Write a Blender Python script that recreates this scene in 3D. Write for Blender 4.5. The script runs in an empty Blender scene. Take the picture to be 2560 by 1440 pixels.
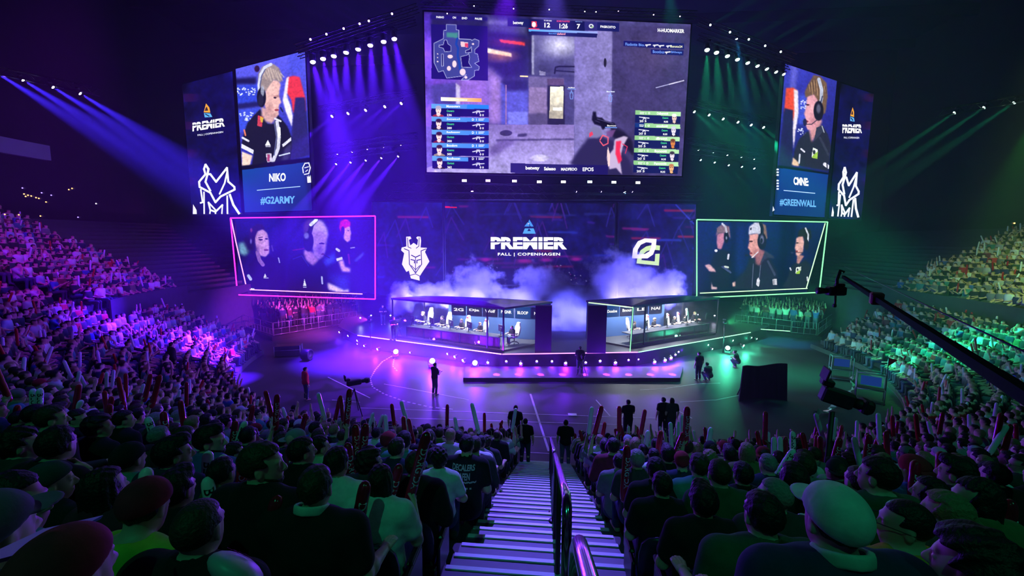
import bpy, math, random
import numpy as np
from math import sin, cos, tan, pi, radians, hypot, atan2, sqrt
from mathutils import Vector, Matrix, Euler

SC = bpy.context.scene
COL = SC.collection
rnd = random.Random(7)

# ------------------------------------------------------------------ camera
FPX = 1050.0
PITCH, YAW, ROLL, ZC = radians(6.5), radians(5.06), radians(.45), 8.6
_F = np.array([-sin(YAW)*cos(PITCH), cos(YAW)*cos(PITCH), -sin(PITCH)])
_R = np.array([cos(YAW), sin(YAW), 0.0])
_U = np.cross(_R, _F)
_R2 = _R*cos(ROLL) + _U*sin(ROLL)
_U2 = _U*cos(ROLL) - _R*sin(ROLL)
_C = np.array([0, 0, ZC])
cam = bpy.data.cameras.new('camera')
camo = bpy.data.objects.new('camera', cam)
COL.objects.link(camo)
cam.sensor_width = 36.0
cam.lens = FPX/2560*36
cam.clip_end = 400
cam.clip_start = .05
camo.matrix_world = Matrix(((_R2[0], _U2[0], -_F[0], 0), (_R2[1], _U2[1], -_F[1], 0), (_R2[2], _U2[2], -_F[2], ZC), (0, 0, 0, 1)))
SC.camera = camo

# ------------------------------------------------------------------ world, exposure
W = bpy.data.worlds.new('world')
SC.world = W
W.use_nodes = True
W.node_tree.nodes['Background'].inputs[0].default_value = (.0, .0, .0, 1)
W.node_tree.nodes['Background'].inputs[1].default_value = 0.0
SC.view_settings.view_transform = 'Standard'
SC.view_settings.look = 'None'
SC.view_settings.gamma = 1
SC.view_settings.exposure = 0.0
SC.view_settings.use_curve_mapping = False
SC.cycles.use_denoising = True
SC.cycles.max_bounces = 5
SC.cycles.diffuse_bounces = 2
SC.cycles.glossy_bounces = 3
SC.cycles.transmission_bounces = 4
SC.cycles.transparent_max_bounces = 16
SC.cycles.volume_bounces = 0
SC.cycles.sample_clamp_indirect = 4
SC.cycles.volume_step_rate = 1.0
SC.cycles.volume_max_steps = 128

# colours of the show's light
VIOLET = (.075, .006, 1.0)
PURPLE = (.14, .004, 1.0)
MAGENTA = (.55, .01, .95)
BLUE = (.015, .02, 1.0)
GREEN = (.01, .80, .36)
LIME = (.45, .95, .30)
CYAN = (.02, .32, .85)
PALE = (.75, .70, 1.0)

def spot(name, pos, target, color, power, deg, blend=.7, soft=.12, parent=None, gobo=None):
    l = bpy.data.lights.new(name, 'SPOT')
    l.energy = power
    l.color = color
    l.spot_size = radians(deg)
    l.spot_blend = blend
    l.shadow_soft_size = soft
    o = bpy.data.objects.new(name, l)
    COL.objects.link(o)
    d = (Vector(target)-Vector(pos)).normalized()
    o.location = pos
    o.rotation_euler = d.to_track_quat('-Z', 'Y').to_euler()
    if gobo:
        l.use_nodes = True
        nt = l.node_tree
        em = [n for n in nt.nodes if n.type == 'EMISSION'][0]
        tc = nt.nodes.new('ShaderNodeTexCoord')
        mp = nt.nodes.new('ShaderNodeMapping')
        mp.inputs['Scale'].default_value = (gobo, gobo, gobo)
        vo = nt.nodes.new('ShaderNodeTexVoronoi')
        vo.inputs['Scale'].default_value = 1.0
        rp = nt.nodes.new('ShaderNodeValToRGB')
        rp.color_ramp.elements[0].position = .47
        rp.color_ramp.elements[0].color = (1, 1, 1, 1)
        rp.color_ramp.elements[1].position = .60
        rp.color_ramp.elements[1].color = (.10, .10, .10, 1)
        nt.links.new(tc.outputs['Normal'], mp.inputs['Vector'])
        nt.links.new(mp.outputs[0], vo.inputs['Vector'])
        nt.links.new(vo.outputs['Distance'], rp.inputs[0])
        nt.links.new(rp.outputs[0], em.inputs['Strength'])
    if parent is not None:
        o.parent = parent
        o.matrix_parent_inverse = parent.matrix_world.inverted()
    return o

# ------------------------------------------------------------------ geometry helpers
def ray(x, y):
    return _F + _R2*(x-1280)/FPX - _U2*(y-720)/FPX
def at_z(x, y, z):
    d = ray(x, y); return Vector(_C + d*((z-ZC)/d[2]))
TH = radians(7)
_N = np.array([-sin(TH), cos(TH), 0.0])
def at_v(x, y, v):                       # point on the upright plane at distance v facing the stage front
    d = ray(x, y); return Vector(_C + d*(v/(d@_N)))
def at_d(x, y, dist):                    # point at a horizontal distance from the viewer
    d = ray(x, y); return Vector(_C + d*(dist/hypot(d[0], d[1])))
def on_plane(x, y, p0, n):
    d = Vector(ray(x, y)); c = Vector(_C)
    return c + d*((Vector(p0)-c).dot(n)/d.dot(n))
def proj(P):
    d = np.asarray(P, float)-_C
    z = d@_F
    return 1280+FPX*(d@_R2)/z, 720-FPX*(d@_U2)/z, z
def S(u, v, z=0.0):                      # stage frame -> hall
    return Vector((u*cos(TH)-v*sin(TH), u*sin(TH)+v*cos(TH), z))
def toS(p):
    return Vector((p[0]*cos(TH)+p[1]*sin(TH), -p[0]*sin(TH)+p[1]*cos(TH), p[2]))

class MB:
    """collects shapes, links them as one mesh"""
    def __init__(s): s.v = []; s.f = []; s.m = []; s.sm = []
    def add(s, vs, fs, mi=0, smooth=False):
        b = len(s.v)
        s.v += [tuple(p) for p in vs]
        for f in fs:
            s.f.append(tuple(i+b for i in f)); s.m.append(mi); s.sm.append(smooth)
        return s
    def box(s, c, size, rot=0.0, mi=0, M=None):
        hx, hy, hz = size[0]/2, size[1]/2, size[2]/2
        vs = [Vector((x, y, z)) for z in (-hz, hz) for y in (-hy, hy) for x in (-hx, hx)]
        T = Matrix.Translation(Vector(c)) @ (M if M is not None else Matrix.Rotation(rot, 4, 'Z'))
        return s.add([T@p for p in vs], [(0, 2, 3, 1), (4, 5, 7, 6), (0, 1, 5, 4), (2, 6, 7, 3), (1, 3, 7, 5), (0, 4, 6, 2)], mi)
    def rbox(s, c, size, r, rot=0.0, mi=0, M=None):
        """box with chamfered edges"""
        hx, hy, hz = size[0]/2, size[1]/2, size[2]/2
        r = min(r, hx*.9, hy*.9, hz*.9)
        prof = [(hx-r, hy), (hx, hy-r), (hx, -hy+r), (hx-r, -hy), (-hx+r, -hy), (-hx, -hy+r), (-hx, hy-r), (-hx+r, hy)]
        T = Matrix.Translation(Vector(c)) @ (M if M is not None else Matrix.Rotation(rot, 4, 'Z'))
        rings = []
        for z, k in ((-hz, 1), (-hz+r, 0), (hz-r, 0), (hz, 1)):
            sx, sy = ((hx-r)/hx, (hy-r)/hy) if k else (1, 1)
            rings.append([T@Vector((x*sx, y*sy, z)) for x, y in prof])
        vs = sum(rings, []); fs = []
        for a in range(3):
            for i in range(8):
                j = (i+1) % 8
                fs.append((a*8+j, a*8+i, (a+1)*8+i, (a+1)*8+j))
        fs.append(tuple(range(8))); fs.append(tuple(range(31, 23, -1)))
        return s.add(vs, fs, mi)
    def tube(s, pts, r, n=8, mi=0, caps=True, closed=False):
        pts = [Vector(p) for p in pts]
        rr = r if isinstance(r, (list, tuple)) else [r]*len(pts)
        vs = []; fs = []
        prev = None
        N = len(pts)
        for i, p in enumerate(pts):
            if closed: t = pts[(i+1) % N]-pts[i-1]
            else: t = (pts[min(i+1, N-1)]-pts[max(i-1, 0)])
            t.normalize()
            if prev is None:
                a = Vector((0, 0, 1)) if abs(t.z) < .9 else Vector((1, 0, 0))
                x = t.cross(a).normalized()
            else:
                x = (prev - t*prev.dot(t)).normalized()
            prev = x
            y = t.cross(x)
            for k in range(n):
                an = 2*pi*k/n
                vs.append(p + (x*cos(an)+y*sin(an))*rr[i])
        for i in range(N if closed else N-1):
            j = (i+1) % N
            for k in range(n):
                l = (k+1) % n
                fs.append((i*n+k, i*n+l, j*n+l, j*n+k))
        if caps and not closed:
            fs.append(tuple(range(n-1, -1, -1))); fs.append(tuple((N-1)*n+k for k in range(n)))
        return s.add(vs, fs, mi, True)
    def lathe(s, prof, n=12, mi=0, M=None, smooth=True):
        M = M or Matrix.Identity(4)
        vs = [M@Vector((r*cos(2*pi*k/n), r*sin(2*pi*k/n), z)) for r, z in prof for k in range(n)]
        fs = [(i*n+k, i*n+(k+1) % n, (i+1)*n+(k+1) % n, (i+1)*n+k) for i in range(len(prof)-1) for k in range(n)]
        fs.append(tuple(range(n-1, -1, -1))); fs.append(tuple((len(prof)-1)*n+k for k in range(n)))
        return s.add(vs, fs, mi, smooth)
    def prism(s, poly, z0, z1, mi=0):
        n = len(poly)
        vs = [(p[0], p[1], z0) for p in poly]+[(p[0], p[1], z1) for p in poly]
        fs = [tuple(range(n-1, -1, -1)), tuple(range(n, 2*n))]+[(i, (i+1) % n, n+(i+1) % n, n+i) for i in range(n)]
        return s.add(vs, fs, mi)
    def slab(s, pts, thick, mi=0):
        """planar polygon given as 3-D points, thickened backwards along its normal"""
        pts = [Vector(p) for p in pts]
        nrm = (pts[1]-pts[0]).cross(pts[2]-pts[1]).normalized()
        n = len(pts)
        vs = pts+[p-nrm*thick for p in pts]
        fs = [tuple(range(n)), tuple(range(2*n-1, n-1, -1))]+[(i, n+i, n+(i+1) % n, (i+1) % n) for i in range(n)]
        return s.add(vs, fs, mi)
    def mesh(s, name, mats):
        me = bpy.data.meshes.new(name)
        me.from_pydata(s.v, [], s.f)
        for m in (mats if isinstance(mats, (list, tuple)) else [mats]): me.materials.append(m)
        me.polygons.foreach_set('material_index', s.m)
        me.polygons.foreach_set('use_smooth', s.sm)
        me.update()
        return me
    def build(s, name, mats, parent=None, loc=None):
        return link(name, s.mesh(name, mats), parent, loc)

def link(name, me, parent=None, loc=None, M=None):
    o = bpy.data.objects.new(name, me)
    COL.objects.link(o)
    if parent is not None:
        o.parent = parent
        o.matrix_parent_inverse = parent.matrix_world.inverted()
    if M is not None: o.matrix_world = M
    elif loc is not None: o.location = loc
    return o
def tag(o, label=None, cat=None, group=None, kind=None):
    if label: o['label'] = label
    if cat: o['category'] = cat
    if group: o['group'] = group
    if kind: o['kind'] = kind
    return o
def thing(name, loc, label, cat, group=None, rz=0.0):
    o = bpy.data.objects.new(name, None)
    COL.objects.link(o)
    o.matrix_world = Matrix.Translation(Vector(loc)) @ Matrix.Rotation(rz, 4, 'Z')
    o.empty_display_size = .1
    return tag(o, label, cat, group)
def structure(o):
    o['kind'] = 'structure'; return o

def text_np(txt, size=1.0, bold=.0, spacing=1.0):
    """the built-in letters as flat triangles: vertices (x, y) and faces"""
    cu = bpy.data.curves.new('t', 'FONT'); cu.body = txt; cu.size = size; cu.offset = bold; cu.space_character = spacing; cu.resolution_u = 3
    o = bpy.data.objects.new('t', cu); COL.objects.link(o)
    dg = bpy.context.evaluated_depsgraph_get()
    dg.update()
    me = o.evaluated_get(dg).to_mesh()
    V = [(v.co.x, v.co.y) for v in me.vertices]; Fc = [tuple(p.vertices) for p in me.polygons]
    o.evaluated_get(dg).to_mesh_clear()
    bpy.data.objects.remove(o); bpy.data.curves.remove(cu)
    return V, Fc

# ------------------------------------------------------------------ materials
f32 = np.float32
def np_mesh(name, V, Q, mats, smooth=True, attr=None):
    me = bpy.data.meshes.new(name)
    V = np.asarray(V, f32); Q = np.asarray(Q, np.int32)
    me.vertices.add(len(V)); me.vertices.foreach_set('co', V.ravel())
    k = Q.shape[1]
    me.loops.add(len(Q)*k); me.loops.foreach_set('vertex_index', Q.ravel())
    me.polygons.add(len(Q)); me.polygons.foreach_set('loop_start', np.arange(len(Q), dtype=np.int32)*k)
    me.polygons.foreach_set('loop_total', np.full(len(Q), k, np.int32))
    me.polygons.foreach_set('use_smooth', np.full(len(Q), smooth))
    for m in (mats if isinstance(mats, (list, tuple)) else [mats]): me.materials.append(m)
    if attr is not None:
        a = me.attributes.new('col', 'FLOAT_COLOR', 'POINT')
        c = np.ones((len(V), 4), f32); c[:, :3] = attr
        a.data.foreach_set('color', c.ravel())
    me.update(); me.validate()
    return me

def lin(c):
    return tuple(((x/12.92) if x <= .04045 else ((x+.055)/1.055)**2.4) for x in c)
def srgb255(r, g, b): return lin((r/255, g/255, b/255))
_mats = {}
def mat(name, col, rough=.6, metal=0.0, noise=None, spec=.5, bump=None, coat=0.0):
    if name in _mats: return _mats[name]
    m = bpy.data.materials.new(name)
    m.use_nodes = True
    nt = m.node_tree
    b = nt.nodes['Principled BSDF']
    b.inputs['Base Color'].default_value = (*col, 1)
    b.inputs['Roughness'].default_value = rough
    b.inputs['Metallic'].default_value = metal
    b.inputs['Specular IOR Level'].default_value = spec
    b.inputs['Coat Weight'].default_value = coat
    tc = nt.nodes.new('ShaderNodeTexCoord')
    if noise:
        sc_, amt = noise
        n = nt.nodes.new('ShaderNodeTexNoise'); n.inputs['Scale'].default_value = sc_; n.inputs['Detail'].default_value = 5
        nt.links.new(tc.outputs['Object'], n.inputs['Vector'])
        mx = nt.nodes.new('ShaderNodeMix'); mx.data_type = 'RGBA'
        mx.inputs[6].default_value = tuple(x*(1-amt) for x in col)+(1,)
        mx.inputs[7].default_value = tuple(min(1, x*(1+amt)) for x in col)+(1,)
        nt.links.new(n.outputs[0], mx.inputs[0])
        nt.links.new(mx.outputs[2], b.inputs['Base Color'])
    if bump:
        n = nt.nodes.new('ShaderNodeTexNoise'); n.inputs['Scale'].default_value = bump[0]; n.inputs['Detail'].default_value = 4
        nt.links.new(tc.outputs['Object'], n.inputs['Vector'])
        bp = nt.nodes.new('ShaderNodeBump'); bp.inputs['Strength'].default_value = bump[1]; bp.inputs['Distance'].default_value = .02
        nt.links.new(n.outputs[0], bp.inputs['Height'])
        nt.links.new(bp.outputs[0], b.inputs['Normal'])
    _mats[name] = m
    return m
def glow(name, col, strength, sample=False):
    if name in _mats: return _mats[name]
    m = bpy.data.materials.new(name)
    m.use_nodes = True
    nt = m.node_tree
    nt.nodes.clear()
    o = nt.nodes.new('ShaderNodeOutputMaterial')
    e = nt.nodes.new('ShaderNodeEmission')
    e.inputs[0].default_value = (*col, 1); e.inputs[1].default_value = strength
    nt.links.new(e.outputs[0], o.inputs[0])
    m.cycles.emission_sampling = 'FRONT_BACK' if sample else 'NONE'
    _mats[name] = m
    return m
def attr_mat(name, attr='col', emit=False, rough=.8, strength=1.0):
    m = bpy.data.materials.new(name)
    m.use_nodes = True
    nt = m.node_tree
    a = nt.nodes.new('ShaderNodeAttribute'); a.attribute_name = attr
    if emit:
        for n in list(nt.nodes):
            if n.type == 'BSDF_PRINCIPLED': nt.nodes.remove(n)
        e = nt.nodes.new('ShaderNodeEmission'); e.inputs[1].default_value = strength
        nt.links.new(a.outputs['Color'], e.inputs[0])
        out = [n for n in nt.nodes if n.type == 'OUTPUT_MATERIAL'][0]
        nt.links.new(e.outputs[0], out.inputs[0])
        m.cycles.emission_sampling = 'NONE'
    else:
        b = nt.nodes['Principled BSDF']
        b.inputs['Roughness'].default_value = rough
        nt.links.new(a.outputs['Color'], b.inputs['Base Color'])
    return m
def objcol_mat(name, rough=.85, noise=18, amt=.25, bump=None, spec=.3):
    """takes the colour set on the object itself, with a little weave"""
    m = bpy.data.materials.new(name)
    m.use_nodes = True
    nt = m.node_tree
    b = nt.nodes['Principled BSDF']
    b.inputs['Roughness'].default_value = rough
    b.inputs['Specular IOR Level'].default_value = spec
    oi = nt.nodes.new('ShaderNodeObjectInfo')
    tc = nt.nodes.new('ShaderNodeTexCoord')
    n = nt.nodes.new('ShaderNodeTexNoise'); n.inputs['Scale'].default_value = noise; n.inputs['Detail'].default_value = 4
    nt.links.new(tc.outputs['Object'], n.inputs['Vector'])
    mr = nt.nodes.new('ShaderNodeMapRange'); mr.inputs[3].default_value = 1-amt; mr.inputs[4].default_value = 1+amt
    nt.links.new(n.outputs[0], mr.inputs[0])
    mx = nt.nodes.new('ShaderNodeMix'); mx.data_type = 'RGBA'; mx.blend_type = 'MULTIPLY'; mx.inputs[0].default_value = 1
    nt.links.new(oi.outputs['Color'], mx.inputs[6]); nt.links.new(mr.outputs[0], mx.inputs[7])
    nt.links.new(mx.outputs[2], b.inputs['Base Color'])
    if bump:
        bp = nt.nodes.new('ShaderNodeBump'); bp.inputs['Strength'].default_value = bump; bp.inputs['Distance'].default_value = .02
        nt.links.new(n.outputs[0], bp.inputs['Height']); nt.links.new(bp.outputs[0], b.inputs['Normal'])
    return m

M_BLACK = mat('black_paint', (.012, .012, .014), .5)
M_STEEL = mat('dark_steel', (.06, .06, .065), .35, .8)
M_ALU = mat('aluminium_truss', (.30, .30, .33), .4, .7)
M_CHROME = mat('polished_rail', (.62, .62, .66), .16, 1.0)
M_RUBBER = mat('black_rubber', (.015, .015, .016), .7)
M_CASE = mat('black_laminate', (.02, .02, .024), .4, noise=(9, .3))
# ================================================================== THE HALL
R0, DR, DZ = 17.5, .75, .337
CX, CY = 4.0, 32.5
def row_R(i): return R0+DR*i
def row_pos(R, s):
    """point on the row of radius R at arc length s from the middle (right positive) and the inward direction"""
    sg = 1 if s >= 0 else -1
    a = abs(s)
    if a <= CX: return (s, CY-R), (0.0, 1.0), 0.0
    a -= CX
    ang = a/R
    if ang <= pi/2:
        return (sg*(CX+R*sin(ang)), CY-R*cos(ang)), (-sg*sin(ang), cos(ang)), sg*ang
    e = a-R*pi/2
    return (sg*(CX+R), CY+e), (-sg*1.0, 0.0), sg*(pi/2+e/R)
UP_L, UP_R, JUMP, UPROW = radians(64), radians(74), .9, 9
def jump(i, ang):
    return JUMP if (i >= UPROW and (ang < -UP_L or ang > UP_R)) else 0.0
def row_z(i, ang=0.0): return DZ*(i+1)+jump(i, ang)

def path_samples():
    L = []
    for e in np.linspace(30, 0, 10)[:-1]: L.append(('e', -1, e))
    for a in np.linspace(pi/2, 0, 61)[:-1]: L.append(('a', -1, a))
    for x in np.linspace(-CX, CX, 7): L.append(('x', 0, x))
    for a in np.linspace(0, pi/2, 61)[1:]: L.append(('a', 1, a))
    for e in np.linspace(0, 30, 10)[1:]: L.append(('e', 1, e))
    return L
PATH = path_samples()
def ppos(R, q):
    k, sg, t = q
    if k == 'x': return (t, CY-R)
    if k == 'a': return (sg*(CX+R*sin(t)), CY-R*cos(t))
    return (sg*(CX+R), CY+t)
def pang(q):
    k, sg, t = q
    return 0.0 if k == 'x' else (sg*t if k == 'a' else sg*(pi/2+t/30))

M_FLOOR = mat('dark_event_floor', (.050, .050, .056), .5, noise=(.35, .55), spec=.10, bump=(2.0, .12))
M_CONC = mat('dark_concrete', (.05, .05, .055), .75, noise=(2.2, .3))
M_STEP = mat('step_grey', (.10, .10, .115), .55, noise=(3, .25))
M_NOSE = mat('pale_step_edge', (.62, .62, .66), .45, noise=(6, .12))
M_WALL = mat('matt_dark_wall', (.022, .022, .028), .85, noise=(.8, .3))
M_FASC = mat('pale_fascia', (.42, .40, .45), .7, noise=(.8, .15))
M_LINE = mat('worn_court_line', (.45, .45, .48), .6, noise=(5, .3))

# ground of the arena
mb = MB(); mb.add([(-60, -12, 0), (60, -12, 0), (60, 82, 0), (-60, 82, 0)], [(0, 1, 2, 3)])
structure(mb.build('floor', M_FLOOR))

# terraces: the lower block ends left and right of the stage, the upper block runs on
NROW = 27
def terraces(name, i0, i1, sel, zfoot):
    P = [q for q in PATH if sel(pang(q))]
    n = len(P)
    rings = []
    for i in range(i0, i1):
        zt = [row_z(i, pang(q)) for q in P]
        zl = [zfoot(i, pang(q)) for q in P]
        rings.append([(*ppos(row_R(i), q), z) for q, z in zip(P, zl)])
        rings.append([(*ppos(row_R(i), q), z) for q, z in zip(P, zt)])
        rings.append([(*ppos(row_R(i+1), q), z) for q, z in zip(P, zt)])
    rings.append([(*ppos(row_R(i1), q), 0) for q in P])
    mb = MB()
    fs = [(a*n+k, a*n+k+1, (a+1)*n+k+1, (a+1)*n+k) for a in range(len(rings)-1) for k in range(n-1)]
    mb.add(sum(rings, []), fs)
    for k in (0, n-1):
        poly = [r[k] for r in rings]
        mb.add(poly, [tuple(range(len(poly)))])
    return structure(mb.build(name, M_CONC))
terraces('floor_terraces_lower', 0, UPROW, lambda a: -radians(79) < a < radians(99), lambda i, a: DZ*i)
terraces('floor_terraces_upper', UPROW, NROW, lambda a: True, lambda i, a: 0.0 if i == UPROW else row_z(i-1, a))

# parapet walls in front of the two raised blocks
def arc_wall(name, a0, a1, R, z0, z1, th, m):
    mb = MB()
    pts = []
    N = 24
    for k in range(N+1):
        a = a0+(a1-a0)*k/N
        sg = 1 if a > 0 else -1
        b = abs(a)
        if b <= pi/2: c, s_ = cos(b), sin(b); p = lambda r: (sg*(CX+r*s_), CY-r*c)
        else: p = lambda r, e=(b-pi/2)*R: (sg*(CX+r), CY+e)
        pts.append((p(R), p(R+th)))
    vs = []; fs = []
    for (a, b) in pts: vs += [(*a, z0), (*a, z1), (*b, z1), (*b, z0)]
    for k in range(N):
        for j in range(4):
            l = (j+1) % 4
            fs.append((k*4+j, k*4+l, (k+1)*4+l, (k+1)*4+j))
    fs.append((0, 1, 2, 3)); fs.append(tuple(4*N+j for j in (3, 2, 1, 0)))
    mb.add(vs, fs)
    return structure(mb.build(name, m))
zt = row_z(UPROW, 2.0)
arc_wall('wall_parapet_left', -UP_L-.02, -radians(84), row_R(UPROW)-.20, zt-1.3, zt+.62, .10, M_CONC)
arc_wall('wall_parapet_right', UP_R+.02, radians(103), row_R(UPROW)-.20, zt-1.3, zt+.62, .10, M_CONC)

# outer shell
ztop = 34.0
def shell(name, R, z0, z1, m, sel=None, th=0.0):
    mb = MB()
    P = [q for q in PATH if sel is None or sel(q)]
    n = len(P)
    a = [(*ppos(R, q), z0) for q in P]; b = [(*ppos(R, q), z1) for q in P]
    fs = [(k, k+1, n+k+1, n+k) for k in range(n-1)]
    mb.add(a+b, fs)
    if th:
        c = [(*ppos(R+th, q), z0) for q in P]
        mb.add(a+c, fs)
        d = [(*ppos(R+th, q), z1) for q in P]
        mb.add(b+d, fs)
    return structure(mb.build(name, m))
shell('wall_left', 41.0, 0, ztop, M_WALL, lambda q: q[1] == -1)
shell('wall_front', 41.0, 0, ztop, M_WALL, lambda q: q[0] == 'x')
shell('wall_right', 41.0, 0, ztop, M_WALL, lambda q: q[1] == 1)
mb = MB(); mb.add([(-46, 63, 0), (46, 63, 0), (46, 63, ztop), (-46, 63, ztop)], [(0, 1, 2, 3)])
structure(mb.build('wall_back', M_WALL))
mb = MB(); mb.add([(-50, -12, ztop), (50, -12, ztop), (50, 66, ztop), (-50, 66, ztop)], [(3, 2, 1, 0)])
for k in range(9):
    mb.box((0, -4+k*8.0, ztop-.6), (92, .5, 1.1))
structure(mb.build('ceiling', M_WALL))
# pale fascia of the upper tier on both sides, with the dark boxes below it
shell('trim_1', 37.6, 14.9, 16.1, M_FASC, lambda q: q[1] == -1 and q[0] == 'a' and q[2] > radians(47), .5)
shell('trim_2', 37.6, 14.4, 15.6, M_FASC, lambda q: q[1] == 1 and q[0] == 'a' and q[2] > radians(40) and q[2] < radians(66), .5)

# ------------------------------------------------------------------ the aisle stairs we look down
AX0, AX1 = -.98, .92
mb = MB()
st = thing('aisle_stairs', (0, CY-R0, 0), None, None)
st['kind'] = 'structure'
nos = MB()
RAILX = .13
for i in range(0, 20):
    for half in (0, 1):
        R = row_R(i)+half*.375
        z = DZ*(i+1)+half*DZ/2
        y = CY-R
        yb = CY-row_R(i+1)
        if half: mb.box(((AX0+AX1)/2, (y+yb)/2, z-DZ/4), (AX1-AX0, y-yb, DZ/2))
        nb = MB()
        nb.rbox(((AX0+AX1)/2, y-.026, z+.004), (AX1-AX0-.03, .056, .022), .004)
        if y > .9:
            link('step_edge', nb.mesh('step_edge', M_NOSE), st)
for i in range(0, 20):
    mb.box(((AX0+AX1)/2, CY-row_R(i)-.19, DZ*(i+1)+.001), (AX1-AX0, .37, .004))
link('treads', mb.mesh('treads', M_STEP), st)

# ------------------------------------------------------------------ court lines, thin painted strips
def strip(mb, pts, w, z=.006, mi=0):
    for a, b in zip(pts[:-1], pts[1:]):
        a, b = Vector(a), Vector(b)
        t = (b-a).normalized(); q = Vector((-t.y, t.x, 0))*w/2
        mb.add([(a.x+q.x, a.y+q.y, z), (a.x-q.x, a.y-q.y, z), (b.x-q.x, b.y-q.y, z), (b.x+q.x, b.y+q.y, z)], [(0, 1, 2, 3)], mi)
mb = MB()
def fl(x, y): p = at_z(x, y, 0); return (p.x, p.y)
strip(mb, [fl(1326, 985), fl(1372, 1128)], .10)
strip(mb, [fl(820, 943), fl(925, 995)], .07)
strip(mb, [fl(960, 960), fl(1090, 984), fl(1172, 1000)], .06)
for a, b in (((900, 1020), (1640, 1046)), ((1000, 1045), (1560, 1062)), ((830, 1000), (900, 1006)), ((1300, 1130), (1375, 1134)), ((1230, 1090), (1560, 1096))):
    strip(mb, [fl(*a), fl(*b)], .05)
strip(mb, [fl(1490, 1000), fl(1525, 1040)], .07)
strip(mb, [fl(1650, 1003), fl(1730, 1046)], .07)
cx_, cy_ = fl(1130, 935)
pts = []
for (x, y) in ((980, 890), (955, 905), (938, 925), (925, 948), (932, 968), (960, 985), (1010, 1003), (1075, 1018), (1140, 1024)):
    pts.append(fl(x, y))
def dash(pts, w, n):
    P = [Vector((p[0], p[1], 0)) for p in pts]
    seg = [(P[i+1]-P[i]).length for i in range(len(P)-1)]
    T = sum(seg)
    def at(t):
        for i, l in enumerate(seg):
            if t <= l: return P[i].lerp(P[i+1], t/l)
            t -= l
        return P[-1]
    for k in range(n):
        strip(mb, [at(T*(k+.0)/n), at(T*(k+.55)/n)], w)
dash(pts, .09, 36)
dash([fl(x, y) for x, y in ((1000, 880), (985, 898), (982, 915), (995, 930))], .08, 10)
strip(mb, [fl(1600, 975), fl(1660, 972), fl(1740, 960), fl(1800, 958)], .06)
strip(mb, [fl(1700, 1005), fl(1790, 1000), fl(1850, 988)], .06)
structure(mb.build('floor_markings', M_LINE))
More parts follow.
